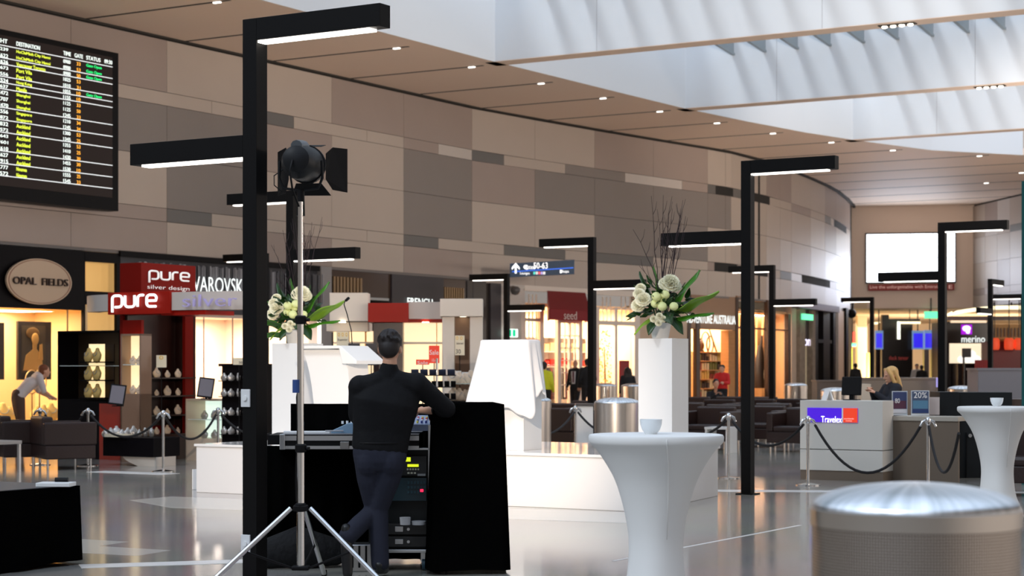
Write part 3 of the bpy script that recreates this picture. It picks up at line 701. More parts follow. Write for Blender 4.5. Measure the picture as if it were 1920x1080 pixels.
# ================================================================== SHOPS ALONG THE LEFT WALL
def wz(px, py, off=0.0): return Z_(py, WP(px, off)[0].y)
def frame(px0, px1, off): return wspan(px0, px1, off)
def shop(n_, px0, px1, depth, z1, wallm, power, lcol, off=-.1, ceil=None):
    """shallow shop room: back wall, side walls and ceiling, lit by its own ceiling panel"""
    c, an, L = wspan(px0, px1, off); mb_ = MB()
    mb_.bx(-L/2, L/2, depth, depth+.1, 0, z1+.1); mb_.bx(-L/2-.1, -L/2, 0, depth+.1, 0, z1+.1); mb_.bx(L/2, L/2+.1, 0, depth+.1, 0, z1+.1); mb_.bx(-L/2, L/2, 0, depth, z1, z1+.1)
    struct('wall_shop_%d' % n_, mb_, wallm, loc=(c.x, c.y, 0), rz=an)
    if power:
        p = c+Vector((-math.sin(an), math.cos(an)))*depth*.5
        area('shop_ceiling_light', (p.x, p.y, z1-.06), (p.x, p.y, 0), 1.0, 1.0, power, lcol).rotation_euler = (0, 0, an)
        bpy.data.objects[-1]
        L_ = [o for o in COL.objects if o.type == 'LIGHT'][-1]; L_.data.size = L*.8; L_.data.size_y = depth*.7
    return c, an, L
def panel(px0, px1, z0, z1, off, th, m, name=None, parent=None, rel=None, **k):
    """board on the shop line; child of 'parent' when given (parent is a wall thing)"""
    a, _ = WP(px0, off); b, _ = WP(px1, off)
    mb_ = MB()
    if parent is not None:
        inv = (Matrix.Translation(parent.location) @ parent.rotation_euler.to_matrix().to_4x4()).inverted()
        a3 = inv @ Vector((a.x, a.y, 0)); b3 = inv @ Vector((b.x, b.y, 0)); mb_.wall(a3, b3, z0-parent.location.z, z1-parent.location.z, th)
    else: mb_.wall(a, b, z0, z1, th)
    return mb_.build(name, m, parent, **k)
def wtext(name, s, px0, px1, zc, hgt, off, m, parent, ext=.01, bold=0, **k):
    a, _ = WP(px0, off); b, _ = WP(px1, off); an = math.atan2((b-a).y, (b-a).x); c = (a+b)/2; L = (b-a).length
    inv = (Matrix.Translation(parent.location) @ parent.rotation_euler.to_matrix().to_4x4()).inverted()
    q = inv @ Vector((c.x, c.y, zc)); return text(name, s, 1, m, parent, at=q, width=L, height=hgt, ext=ext, rz=an-parent.rotation_euler.z, bold=bold, **k)
FAS = mat('fascia_black', (.004, .003, .004), .45, spec=.12)
LETW = mat('letter_white', (1, 1, 1), emit=(.90, 1, .98), es=1.15)
# ---- shop 1: opal jewellery
TOPZ = ZK(3.73)
s1 = wthing('shop', 'black jewellery shop front with an oval cream sign, far left', 'shop front', 80, 0)
panel(-330, 158, ZK(2.60), TOPZ, .02, .12, FAS, 'fascia', s1)
panel(-330, 158, TOPZ+.01, ZK(3.79), .06, .1, mat('grey_trim', srgb(105, 100, 98), .5), 'trim_band', s1)
panel(-330, 158, 0, ZK(.52), .0, .12, FAS, 'sill_panel', s1)
panel(126, 128, ZK(.52), ZK(2.6), .0, .02, mat('thin_frame', srgb(150, 110, 60), .4), 'mullion', s1)
panel(-330, 158, ZK(.52), ZK(2.6), -.02, .01, GLASS, 'window_pane', s1)
sg = wthing('oval_sign', 'cream oval sign of the jewellery shop with dark serif lettering', 'sign', 75, .14, Z_(528, WP(75, .14)[0].y))
sc_ = WP(75, .14)[0].y/3500
MB().tube([(0, .0, 0), (0, -.05, 0)], 1, 64).build('x', BLACK).data
bpy.data.objects.remove([o for o in COL.objects if o.name == 'x'][0])
def ovaldisc(rx, rz_, y0, y1): return MB().prism([(rx*math.cos(2*PI*i/72), rz_*math.sin(2*PI*i/72)) for i in range(72)], y0, y1)
lx = .5*abs((WP(136, .14)[0]-WP(14, .14)[0]).length); lz = 43*sc_
ovaldisc(lx, lz, 0, .05).build('board', mat('sign_cream', srgb(196, 172, 148), .5), sg, smooth=.6)
rg = MB()
for i in range(72):
    a0, a1 = 2*PI*i/72, 2*PI*(i+1)/72; q = [(lx*r_*math.cos(a), -.004, lz*r_*math.sin(a)) for r_, a in ((.93, a0), (.955, a0), (.955, a1), (.93, a1))]; rg.quad(*q)
rg.build('border_line', mat('sign_brown', srgb(120, 70, 50), .5), sg)
text('lettering', 'OPAL  FIELDS', 1, mat('sign_letters', srgb(50, 30, 25), .4), sg, at=(0, -.03, 0), width=lx*1.68, height=lz*.32, ext=.02)
c, an, L = shop(1, -330, 158, 1.5, ZK(2.62), mat('shop_yellow', srgb(244, 212, 160), .7), 260, (1, .82, .56), off=-.12)
# pictures on the back of the window
PORT = mat('portrait_skin', srgb(214, 160, 84), .6); FR = mat('picture_frame', srgb(38, 24, 12), .4)
for (p0, p1, y0, y1, lab, face) in [(34, 96, 603, 712, 'dark framed portrait of a woman with raised hand inside the jewellery window', True), (-60, 8, 604, 712, 'dark framed picture cut by the left edge of the photo', False)]:
    zt, zb = wz((p0+p1)/2, y0, -.55), wz((p0+p1)/2, y1, -.55); cc, an_, Lw = wspan(p0, p1, -.55)
    t = thing('framed_portrait', lab, 'picture', (cc.x, cc.y, zb), an_); hh = zt-zb
    MB().bx(-Lw/2, Lw/2, 0, .06, 0, hh).build('frame', FR, t)
    MB().bx(-Lw/2+.1*Lw, Lw/2-.18*Lw, -.006, 0, .12*hh, hh*.93).build('print', mat('print_dark', srgb(70, 56, 36), .5), t)
    if face:
        f = MB()
        f.ell((-.02*Lw, -.03, hh*.70), (.11*Lw, .02, .105*hh), 20, 12); f.prism([(-.07*Lw, hh*.5), (.04*Lw, hh*.5), (.05*Lw, hh*.66), (-.08*Lw, hh*.66)], -.02, -.007)
        f.prism([(-.36*Lw, hh*.16), (.24*Lw, hh*.16), (.20*Lw, hh*.40), (.06*Lw, hh*.52), (-.08*Lw, hh*.52), (-.28*Lw, hh*.42)], -.015, -.007)
        f.prism([(.10*Lw, hh*.36), (.22*Lw, hh*.34), (.20*Lw, hh*.62), (.12*Lw, hh*.60)], -.03, -.016)
        f.build('portrait_figure', PORT, t, smooth=.6)
        MB().ell((-.08*Lw, -.018, hh*.80), (.20*Lw, .012, .10*hh), 18, 10).build('portrait_hair', mat('portrait_hair', srgb(120, 84, 40), .7), t, smooth=3)
# yellow upper window and dark frame to the right of shop 1
s2 = wthing('lit_display_niche', 'warm yellow lit upper window above the grey curved kiosk header', 'window display', 190, 0)
panel(158, 225, ZK(2.2), ZK(3.74), -.35, .05, mat('niche_yellow', srgb(240, 190, 110), .6, emit=(1, .58, .2), es=.38), 'back_panel', s2)
for (a_, b_, z0, z1) in [(158, 225, wz(190, 492), TOPZ), (158, 225, wz(190, 572), wz(190, 547)), (219, 226, ZK(2.0), TOPZ), (157, 160, ZK(2.0), TOPZ)]:
    panel(a_, b_, z0, z1, .0, .08, FAS, 'frame', s2)
panel(158, 226, 0, ZK(2.2), -.3, .1, FAS, 'lower_panel', s2)
# ---- shop 2: crystal shop with hanging silver ribbons
s3 = wthing('shop', 'crystal shop front with a wall of vertical silver ribbons and white lettering', 'shop front', 420, 0)
panel(226, 600, ZK(3.68), ZK(3.79), .04, .12, FAS, 'top_band', s3)
rib = MB(); rnd = random.Random(3)
a, _ = WP(258, .0); b, _ = WP(602, .0); d = (b-a); L = d.length; tn = d.normalized(); nn = Vector((tn.y, -tn.x))
nrib = 150
for i in range(nrib):
    q0 = a+tn*(L*i/nrib); w_ = L/nrib*.8; off_ = rnd.uniform(0, .09); zb = ZK(2.95)+rnd.uniform(-.05, .25)
    rib.wall(q0+nn*off_, q0+tn*w_+nn*(off_+rnd.uniform(-.03, .05)), zb, ZK(3.62)-rnd.uniform(0, .06), .02, rnd.choice([0, 0, 1, 1, 2]))
ribo = rib.build('ribbon_curtain', [mat('silver_ribbon', (.20, .20, .22), .45, .3), mat('grey_ribbon', (.09, .09, .10), .5, .2), mat('light_ribbon', (.36, .36, .39), .5, .1)], None)
ribo.parent = s3; ribo.matrix_parent_inverse = (Matrix.Translation(s3.location) @ s3.rotation_euler.to_matrix().to_4x4()).inverted()
panel(226, 602, ZK(2.62), ZK(3.70), -.06, .06, mat('ribbon_back', srgb(60, 60, 66), .5), 'fascia', s3)
wtext('lettering', 'SWAROVSKI', 343, 459, wz(410, 534.5, .16), ZK(3.37)-ZK(3.06), .16, LETW, s3, ext=.003, bold=-.012)
panel(226, 602, ZK(2.55), ZK(2.62), .0, .3, mat('white_soffit', srgb(215, 200, 185), .6), 'soffit', s3)
c, an, L = shop(2, 262, 602, 3.2, ZK(2.62), mat('shop_peach', srgb(242, 214, 190), .7), 520, (1, .90, .80), off=-.12)
for p in (382, 436, 540): panel(p, p+1.2, 0, ZK(2.6), -.02, .02, mat('glass_edge', srgb(90, 70, 55), .3), 'glazing_bar', s3)
panel(602, 622, 0, ZK(3.79), .06, .4, mat('grey_pillar', srgb(150, 146, 145), .5), 'pillar', s3)
panel(598.5, 602, 0, wz(600, 590), .1, .05, mat('strip_light', (1, 1, 1), emit=(1, .9, .75), es=2.5), 'strip_light', s3)
# cabinets standing inside the crystal shop
def shelf_unit(name, label, cat, x, y, rz, w_, d_, h_, levels, frame_m, back_m, items=None, group=None, seed=0, z0=.1):
    t = thing(name, label, cat, (x, y, 0), rz, group)
    mb_ = MB(); mb_.bx(-w_/2, -w_/2+.03, -d_/2, d_/2, 0, h_); mb_.bx(w_/2-.03, w_/2, -d_/2, d_/2, 0, h_); mb_.bx(-w_/2, w_/2, -d_/2, d_/2, h_-.03, h_); mb_.bx(-w_/2, w_/2, -d_/2, d_/2, 0, z0)
    mb_.build('carcass', frame_m, t)
    MB().bx(-w_/2+.03, w_/2-.03, d_/2-.02, d_/2, z0, h_-.03).build('back_panel', back_m, t)
    for i in range(1, levels):
        z = z0+(h_-z0)*i/levels; MB().bx(-w_/2+.03, w_/2-.03, -d_/2+.02, d_/2-.02, z-.012, z+.012).build('shelf', frame_m, t)
    return t
GOLD = mat('gold_bust', srgb(236, 200, 120), .5); CRM = mat('cream_bust', srgb(238, 214, 186), .55); SILV = mat('silver_goods', srgb(190, 186, 182), .3, .6)
def bust_mb(s=1.0):
    """necklace display: rounded shoulders rising to a neck"""
    m = MB()
    m.loft([(0, 0, 0), (0, 0, .05*s), (0, .01*s, .11*s), (0, .015*s, .15*s), (0, .015*s, .18*s), (0, .015*s, .205*s)], [(.075*s, .04*s), (.115*s, .05*s), (.12*s, .05*s), (.085*s, .042*s), (.042*s, .034*s), (.036*s, .03*s)], n=14)
    return m
bust_proto = {}
def bust(loc, rz, s, m, label, group, collar=True):
    key = (m.name, round(s, 2))
    if key not in bust_proto:
        t = thing('necklace_bust', label, 'jewellery display', loc, rz, group)
        bust_mb(s).build('form', m, t, smooth=3)
        MB().tube([(math.sin(a)*.055*s, -.035*s-.012*s*math.cos(a), (.135-.045*math.cos(a))*s) for a in [-1.9+.38*i for i in range(11)]], .006*s, 6).build('necklace', SILV, t, smooth=3)
        bust_proto[key] = t; return t
    return copy_thing(bust_proto[key], loc, rz, label, group)
# window display of shop 1: yellow necklace forms and hoops
for i, (px, py, s_) in enumerate([(70, 782, 1.0), (82, 778, 1.1), (96, 770, 1.2), (6, 780, 1.3), (18, 782, 1.0)]):
    p, an_ = WP(px, -.45); bust((p.x, p.y, ZK(.52)), an_-.5, s_*1.35, GOLD, 'yellow necklace form in the bottom of the jewellery window', 'necklace forms in the jewellery window')
panel(-330, 157, ZK(.42), ZK(.52), -.15, 1.2, mat('window_floor', srgb(230, 190, 110), .6), 'display_floor', s1)
for i, (px, py) in enumerate([(60, 716), (74, 716)]):
    p, an_ = WP(px, -.25); z = Z_(py, p.y)
    hp = MB().tube([(0.20*math.sin(a), .0, .25*math.cos(a)) for a in [2*PI*q/24 for q in range(25)]], .014, 6).build('display_hoop', mat('gold_hoop', (.8, .55, .25), .3, .8), None, smooth=3, loc=(p.x, p.y, z), rz=an_)
    MB().tube([(0, 0, -.25), (0, 0, ZK(.52)-z)], .012, 6).build('stem', FR, hp)
    tag(hp, 'thin gold hoop on a stem in the jewellery window', 'display', 'gold hoops in the jewellery window')

# ---- freestanding red and black silver kiosk (px 108-460, about 30 m away) ---------------
KX, KY, _ = P(265, 30)
kz = lambda py: Z_(py, 30)
k1 = thing('kiosk', 'red and black silver jewellery kiosk with glowing lettering on its header', 'kiosk', (KX, KY, 0), RZ)
MB().bx(-.46, 0, 0, 1.32, kz(548), kz(492)).build('upper_sign_box', DKRED, k1, bevel=.004)
MB().bx(-.46, .85, -.28, .25, kz(590), kz(549)).build('header_band', RED, k1, bevel=.004)
def curvedband(x0, x1, y0, y1, z0, z1, bow, m, nm):
    mb_ = MB(); n_ = 10
    for i in range(n_):
        q0, q1 = i/n_, (i+1)/n_; f = lambda q: (x0+(x1-x0)*q, y0+(y1-y0)*q-bow*math.sin(PI*q))
        a, b = f(q0), f(q1); mb_.slab([a, b, (b[0], b[1]+.3), (a[0], a[1]+.3)], z0, z1)
    return mb_.build(nm, m, k1)
GREYB = mat('grey_band', srgb(205, 196, 188), .45, spec=.2)
curvedband(-1.28, -.46, .1, -.24, kz(583), kz(552), .10, GREYB, 'curved_header')
curvedband(.85, 2.2, -.24, -.05, kz(584), kz(551), .06, GREYB, 'curved_header')
MB().bx(.6, 1.5, -.2, .5, kz(593), kz(585)).build('red_underside', RED, k1)
# lettering in rounded strokes
def strokes(lets, size, r, adv):
    """letters drawn as round bars: each letter is a list of polylines on a 0..1 grid"""
    m = MB(); x = 0
    for L_, wd_ in lets:
        for pl in L_:
            m.tube([((x+p[0])*size, 0, p[1]*size) for p in pl], r*size, 6)
        x += wd_+adv
    return m, x*size
def arc(cx, cz, rx, rz_, a0, a1, n_=8): return [(cx+rx*math.cos(math.radians(a0+(a1-a0)*i/n_)), cz+rz_*math.sin(math.radians(a0+(a1-a0)*i/n_))) for i in range(n_+1)]
def rrect(x0, z0, x1, z1, r): return arc(x1-r, z1-r, r, r, 90, 0, 4)+arc(x1-r, z0+r, r, r, 0, -90, 4)+arc(x0+r, z0+r, r, r, 270, 180, 4)+arc(x0+r, z1-r, r, r, 180, 90, 4)
l_p = ([[(0, -.45)]+arc(.25, .75, .25, .25, 180, 90, 4)+arc(.6, .7, .3, .3, 90, 0, 4)+arc(.6, .3, .3, .3, 0, -90, 4)+[(.25, 0)]], .9)
l_u = ([[(0, 1)]+arc(.28, .28, .28, .28, 180, 270, 5)+arc(.6, .28, .28, .28, 270, 360, 5)+[(.88, 1)]], .88)
l_r = ([[(0, 0)]+arc(.3, .7, .3, .3, 180, 90, 5)+[(.55, 1)]], .55)
l_e = ([[(.12, .5), (.85, .5)]+arc(.6, .72, .28, .28, 0, 90, 4)+arc(.28, .72, .28, .28, 90, 180, 4)+arc(.28, .28, .28, .28, 180, 270, 4)+[(.85, 0)]], .88)
def put_strokes(name, lets, wd_, hgt, at, rz_, m, parent, r=.11, adv=.28):
    mb_, tot = strokes(lets, 1, r, adv); xs = [v[0] for v in mb_.v]; zs = [v[2] for v in mb_.v]
    kx = wd_/(max(xs)-min(xs)); kz_ = hgt/(max(zs)-min(zs)); R = Matrix.Rotation(rz_, 3, 'Z')
    mb_.v = [tuple(Vector(at)+R @ Vector(((v[0]-(max(xs)+min(xs))/2)*kx, v[1]*min(kx, kz_), (v[2]-(max(zs)+min(zs))/2)*kz_))) for v in mb_.v]
    return mb_.build(name, m, parent, smooth=3)
put_strokes('lettering', [l_p, l_u, l_r, l_e], .98, .285, (-.46+.60, -.32, (kz(587)+kz(552))/2), 0, LETW, k1)
put_strokes('lettering', [l_p, l_u, l_r, l_e], 1.02, .205, (.03, .64, kz(517)), PI/2, mat('letter_matte', (.85, .85, .83), .5, emit=(1, 1, 1), es=.35), k1)
text('lettering', 'silver design', 1, mat('letter_matte', (.85, .85, .83)), k1, at=(.012, .64, kz(538)), width=1.02, height=.085, ext=.002, rz=PI/2, bold=-.01)
text('lettering', 'silver', 1, mat('letter_lilac', srgb(150, 140, 190), .4, emit=(.55, .5, .8), es=.25), k1, at=(1.62, -.24, (kz(584)+kz(551))/2), width=1.0, height=.19, ext=.02, rz=.1, bold=-.015)
MB().bx(-.46, -.40, 0, 1.32, 0, kz(549)).build('column_panel', DKRED, k1); MB().bx(-.46, 0, 1.26, 1.32, 0, kz(549)).build('column_panel', DARKWOOD, k1)
MB().bx(-.06, 0, 1.06, 1.32, 0, kz(549)).build('column_panel', DKRED, k1)
MB().bx(-.40, -.34, .05, 1.2, .55, kz(549)).build('shelf_back', DARKWOOD, k1)
MB().bx(-.40, .02, -.02, 1.30, 0, .42).build('base_cabinet', DARKWOOD, k1)
MB().bx(-.40, 0, 0, .06, .42, kz(600)).build('front_panel', RED, k1)
shelfz = [.42, .735, 1.05, 1.345]
for z in shelfz[1:]: MB().bx(-.38, .06, .06, 1.26, z-.02, z).build('shelf', DARKWOOD, k1)
for si, z in enumerate(shelfz):
    for j in range(4):
        yy = .22+.26*j; s_ = [.9, .65, .8, .55][(si+j) % 4]
        wx, wy = Matrix.Rotation(RZ, 2) @ Vector((-.1, yy)); bust((KX+wx, KY+wy, z+.001), RZ+PI/2, s_*.8, CRM, 'small cream necklace form on the dark shelves of the red kiosk', 'necklace forms on the red kiosk')
# glazed lit showcase on the kiosk front
def showcase(label, px0, px1, py0, py1, Y, depth, body_m, lit_m, rz=RZ, name='showcase', base=0.0, items=0, itm=None, igroup=None, ilabel=None):
    t = thing(name, label, 'showcase', P((px0+px1)/2, Y, base), rz); s_ = F/Y; kx = (CU+SU*X_(px0, Y)/Y) if abs(rz-RZ) < .01 else 1
    w_ = (px1-px0)/s_/kx; z0, z1 = Z_(py1, Y)-base, Z_(py0, Y)-base
    mb_ = MB(); mb_.bx(-w_/2, w_/2, 0, depth, z1-.03, z1); mb_.bx(-w_/2, w_/2, 0, depth, 0, z0+.03); mb_.bx(-w_/2, -w_/2+.03, 0, depth, 0, z1); mb_.bx(w_/2-.03, w_/2, 0, depth, 0, z1)
    mb_.build('case_body', body_m, t)
    MB().bx(-w_/2+.03, w_/2-.03, depth-.04, depth-.02, z0+.03, z1-.03).build('lit_back', lit_m, t)
    zm = (z0+z1)/2; MB().bx(-w_/2+.03, w_/2-.03, .02, depth-.04, zm-.006, zm+.006).build('glass_shelf', mat('shelf_glass', (.75, .85, .82), .1), t)
    R = Matrix.Rotation(rz, 2)
    for k_ in range(items):
        for zz in (z0+.031, zm+.007):
            q = R @ Vector((-w_/2+.08+(w_-.16)*(k_+.5)/items, depth*.5)); X0, Y0, _ = P((px0+px1)/2, Y)
            bust((X0+q.x, Y0+q.y, base+zz), rz, .62*min(1, (z1-z0)/.6), itm, ilabel, igroup)
    return t
LITG = mat('cool_lit', (.8, .9, .85), emit=(.75, .95, .85), es=.75); LITY = mat('yellow_lit', (.9, .8, .6), emit=(1, .78, .42), es=.9)
showcase('glazed lit showcase of jewellery on the front of the red kiosk', 226, 264, 626, 742, 29.7, .25, mat('case_frame', srgb(150, 120, 100), .3), LITY, base=0, items=2, itm=CRM, igroup='forms in the glazed kiosk case', ilabel='cream jewellery form in the glazed case on the kiosk front')
showcase('pale display cabinet with cool lit shelves between the red kiosk and black tower', 348, 418, 748, 826, 30.2, .5, mat('case_beige', srgb(205, 186, 165), .4), LITG, items=3, itm=SILV, igroup='forms in the pale cabinet', ilabel='silver jewellery form in the pale lit cabinet')
showcase('dark tall cabinet with a yellow lit niche of necklace forms, left of the red kiosk', 108, 224, 620, 752, 31.0, .5, FAS, mat('dim_brown', srgb(50, 36, 20), .5), base=.90 if False else 0, items=0)
nt_ = thing('necklace_cabinet', 'lit niche with yellow necklace forms in the dark cabinet', 'showcase', P(190, 30.95, 0), RZ)
MB().bx(-.26, .10, -.02, .0, Z_(747, 30.9), Z_(645, 30.9)).build('lit_back', LITY, nt_)
for zz in (Z_(745, 30.9), Z_(712, 30.9), Z_(678, 30.9)): MB().bx(-.26, .3, -.24, -.02, zz-.02, zz).build('shelf', FAS, nt_)
MB().bx(.10, .30, -.02, .0, Z_(747, 30.9), Z_(645, 30.9)).build('dark_back', mat('dim_brown', srgb(50, 36, 20)), nt_); MB().bx(-.3, .34, -.24, -.02, 0, Z_(752, 30.9)).build('base', FAS, nt_)
for zz in (745, 712, 678):
    for xx in (-.17, .02):
        q = Matrix.Rotation(RZ, 2) @ Vector((xx, -.13)); p0 = P(190, 30.95); bust((p0[0]+q.x, p0[1]+q.y, Z_(zz, 30.9)+.002), RZ-.3, 1.0, GOLD, 'yellow necklace form in the dark cabinet niche', 'necklace forms in the dark cabinet')
rp_ = MB().bx(-.42, .42, 0, .05, 0, Z_(757, 30.4)).build('red_panel', mat('gloss_red', srgb(176, 44, 22), .15, coat=.5), None, loc=P(222, 30.4), rz=RZ); tag(rp_, 'glossy red panel below the dark cabinet, left of the kiosk shelves', 'panel')
sb_ = thing('light_box', 'small pale glowing box on the dark counter left of the rope stanchion', 'light box', P(138, 31.2, 0), RZ)
MB().bx(-.17, .17, 0, .3, Z_(793, 31.2), Z_(762, 31.2)).build('lit_box', mat('pale_lit', (.8, .9, .88), emit=(.8, .95, .9), es=.6), sb_); MB().bx(-.3, .2, -.02, .3, 0, Z_(793, 31.2)).build('base', FAS, sb_)
lc_ = thing('low_counter', 'low black counter on a white curved foot, in front of the red kiosk', 'counter', P(240, 28.6, 0), RZ)
MB().bx(-.52, .52, 0, .6, Z_(856, 28.6), Z_(820, 28.6)).build('black_top_box', FAS, lc_, bevel=.01)
MB().prism([(-.1, 0), (.52, 0), (.52, Z_(856, 28.6))]+[(.45-.6*(i/8), Z_(856, 28.6)) for i in range(9)]+[(-.15+.3*(1-math.cos(i*PI/16)), Z_(856, 28.6)*(1-i/8)) for i in range(9)], .05, .5).build('curved_foot', mat('foot_white', srgb(205, 196, 186), .3), lc_)
bk_ = MB().bx(-.2, .2, -.1, .12, 0, .045).build('catalogue_box', mat('cream_card', srgb(225, 215, 190), .6), None, loc=P(222, 28.75, Z_(820, 28.6)), rz=RZ); tag(bk_, 'flat cream box lying on the low black counter', 'box')
for i in range(9):
    p = P(196+i*11, 28.95, Z_(820, 28.6)+.001)
    bust(p, RZ+.3*i, .5+.12*(i % 3), SILV, 'silver jewellery stand on the low black counter', 'jewellery on the low black counter')
def tablet(px, Y, zc, label, lean=.25):
    t = thing('tablet_display', label, 'screen', P(px, Y, 0), .05)
    R = Matrix.Rotation(-lean, 3, 'X') @ Matrix.Rotation(.12, 3, 'Y')
    MB().box((0, 0, zc), (.25, .02, .33), rot=R).build('screen_body', BLACK, t, bevel=.004)
    MB().box(R @ Vector((0, -.012, 0))+Vector((0, 0, zc)), (.21, .003, .28), rot=R).build('screen', mat('grey_screen', srgb(120, 112, 118), .15), t)
    MB().tube([(0, .03, zc-.08), (0, .04, zc-.17)], .02, 10).build('stand', BLACK, t, smooth=.8); MB().bx(-.08, .08, -.03, .13, zc-.185, zc-.17).build('foot', BLACK, t)
    return t
tablet(220, 29.3, Z_(740, 29.3), 'tilted grey tablet screen beside the glazed kiosk case')
tablet(386, 30.0, Z_(727, 30.0), 'tilted grey tablet screen on the pale display cabinet')
# black display tower right of the pale cabinet
tw = thing('display_tower', 'black display tower hung with jewellery, partly behind the tallest light post', 'display', P(442, 29.6, 0), RZ)
MB().bx(-.28, .34, 0, .5, 0, Z_(687, 29.6)).build('tower_body', FAS, tw); MB().bx(-.32, .38, -.04, .54, Z_(687, 29.6), Z_(682, 29.6)).build('tower_cap', FAS, tw)
rnd = random.Random(5)
for z in (.45, .75, 1.05, 1.3): MB().bx(-.28, .34, -.09, 0, z-.012, z).build('shelf', FAS, tw)
for z in (.45, .75, 1.05, 1.3):
    for j in range(4):
        q = Matrix.Rotation(RZ, 2) @ Vector((-.2+.15*j, -.05)); p0 = P(442, 29.6); bust((p0[0]+q.x, p0[1]+q.y, z+.001), RZ+j, .55, SILV, 'small silver piece on the black display tower', 'jewellery on the black display tower')
def card(px0, px1, py0, py1, Y, m, label, txt=None, tm=None, name='price_card', th=.012, rz=0, stand=True, lines=()):
    t = thing(name, label, 'sign', P((px0+px1)/2, Y, 0), rz); w_ = (px1-px0)*Y/F; z0, z1 = Z_(py1, Y), Z_(py0, Y)
    MB().bx(-w_/2, w_/2, 0, th, z0, z1).build('board', m, t)
    for (s_, fx0, fx1, fz0, fz1, mm) in lines:
        text('lettering', s_, 1, mm, t, at=(w_*((fx0+fx1)/2-.5), -.004, z0+(z1-z0)*(fz0+fz1)/2), width=w_*(fx1-fx0), height=(z1-z0)*(fz1-fz0), ext=.002)
    if stand: MB().tube([(0, .02, z0), (0, .02, 0)], .008, 6).build('holder', BLACK, t)
    return t
CARDY = mat('card_paper', srgb(240, 228, 200), .6); TYEL = mat('card_yellow', srgb(235, 190, 40), .5); TBLK = mat('card_ink', srgb(60, 50, 45), .5); TWHT = mat('card_white_ink', (.9, .9, .9), .5); TRED = mat('sale_red', srgb(226, 44, 26), .5, emit=(1, .1, .04), es=.25)
c_ = card(437, 459, 671, 684, 29.4, CARDY, 'small white price card on the black display tower', lines=[('50', .5, .8, .15, .5, TBLK)])
c_ = card(293, 312, 666, 689, 29.8, CARDY, 'small white card high on the red kiosk shelves', lines=[('o', .3, .7, .65, .95, TYEL)])

# ---- shop 3: dark store front with lit name, mostly behind the second kiosk group --------
s4 = wthing('shop', 'dark charcoal shop front with glowing white lettering behind the red and white kiosk', 'shop front', 740, 0)
CHAR = mat('charcoal', srgb(48, 42, 46), .4); BRNG = mat('brown_glass', srgb(74, 58, 48), .2)
panel(622, 872, wz(745, 560), ZK(3.73), .0, .1, BRNG, 'fascia', s4); panel(735, 832, wz(783, 605), ZK(3.73), .06, .1, CHAR, 'sign_board', s4)
wtext('lettering', 'FRENCH', 764, 811, wz(787, 566, .12), .20, .1, LETW, s4, ext=.003)
for (a_, b_, y0, y1) in [(626, 682, 518, 552), (834, 872, 538, 562)]:
    for i in range(9):
        w_ = (b_-a_)/9; panel(a_+i*w_, a_+i*w_+w_*.55, wz(a_, y1, .05), wz(a_, y0, .05), .05, .03, mat('brass_louvre', srgb(150, 122, 88), .4, .3), 'louvre', s4)
panel(622, 872, 0, wz(745, 560), -1.2, .1, mat('dark_brown_wall', srgb(62, 46, 38), .5), 'inner_wall', s4)
panel(872, 945, 0, ZK(3.73), .0, .1, mat('charcoal_brown', srgb(58, 50, 46), .3), 'side_glazing', s4)
for i in range(6): panel(876+i*11, 877+i*11, 0, ZK(3.7), .03, .02, CHAR, 'mullion', s4)
panel(920, 940, 0, ZK(3.69), .12, .2, CHAR, 'corner_post', s4)
# ---- second kiosk group (px 600-905, about 32 m away) ------------------------------------
Y2 = 32.0; z2 = lambda py: Z_(py, Y2)
k2 = thing('kiosk', 'white and red kiosk group with warm backlit shelves behind the technician', 'kiosk', (X_(755, Y2), Y2, 0), 0)
def kbx(px0, px1, py0, py1, y0, y1, m, nm, base=False):
    x0, x1 = X_(px0, Y2+y0)-X_(755, Y2), X_(px1, Y2+y0)-X_(755, Y2)
    return MB().bx(x0, x1, y0, y1, 0 if base else Z_(py1, Y2+y0), Z_(py0, Y2+y0)).build(nm, m, k2, bevel=.004)
KW = mat('kiosk_white', srgb(226, 214, 200), .4)
kbx(618, 690, 549, 602, 0, .5, KW, 'header_box'); kbx(612, 690, 604, 621, .2, 1.2, KW, 'header_ledge')
kbx(690, 766, 568, 604, -.15, .4, RED, 'header_band'); kbx(763, 828, 566, 598, -.05, .4, mat('kiosk_grey', srgb(190, 178, 172), .4), 'header_band'); kbx(763, 830, 598, 604, -.0, .6, RED, 'red_underside')
kbx(825, 905, 560, 593, -.3, .3, KW, 'header_box')
for a_, b_ in ((829, 852), (881, 905)): kbx(a_, b_, 594, 800, -.2, .05, KW, 'column', True)
kbx(852, 881, 594, 800, .1, .2, mat('dim_wood', srgb(120, 90, 66), .5), 'back_panel', True)
SHW = mat('backlit_shelf', (.95, .8, .6), emit=(1, .74, .44), es=.95)
kbx(625, 700, 621, 800, .7, .75, SHW, 'backlit_panel', True); kbx(755, 829, 604, 800, .5, .55, SHW, 'backlit_panel', True)
kbx(700, 755, 604, 800, .1, .6, DARKWOOD, 'dark_column', True); kbx(652, 655, 621, 760, .6, .65, mat('gold_bar', srgb(190, 140, 80), .4, .5), 'upright'); kbx(684, 687, 621, 760, .6, .65, mat('gold_bar', (.5, .3, .1)), 'upright'); kbx(818, 819.5, 604, 760, .3, .33, mat('gold_bar', (.5, .3, .1)), 'upright')
kbx(625, 700, 641, 644, .5, .7, KW, 'shelf'); kbx(757, 829, 641, 645, .3, .5, KW, 'shelf')
for p in (642, 868, 798): 
    q = MB().tube([(X_(p, Y2)-X_(755, Y2), -.0, z2(605 if p < 820 else 594)), (X_(p, Y2)-X_(755, Y2), .0, z2(603.5 if p < 820 else 592))], .06, 16).build('spot_lamp', mat('kiosk_lamp', (1, 1, 1), emit=(1, .9, .7), es=6), k2)
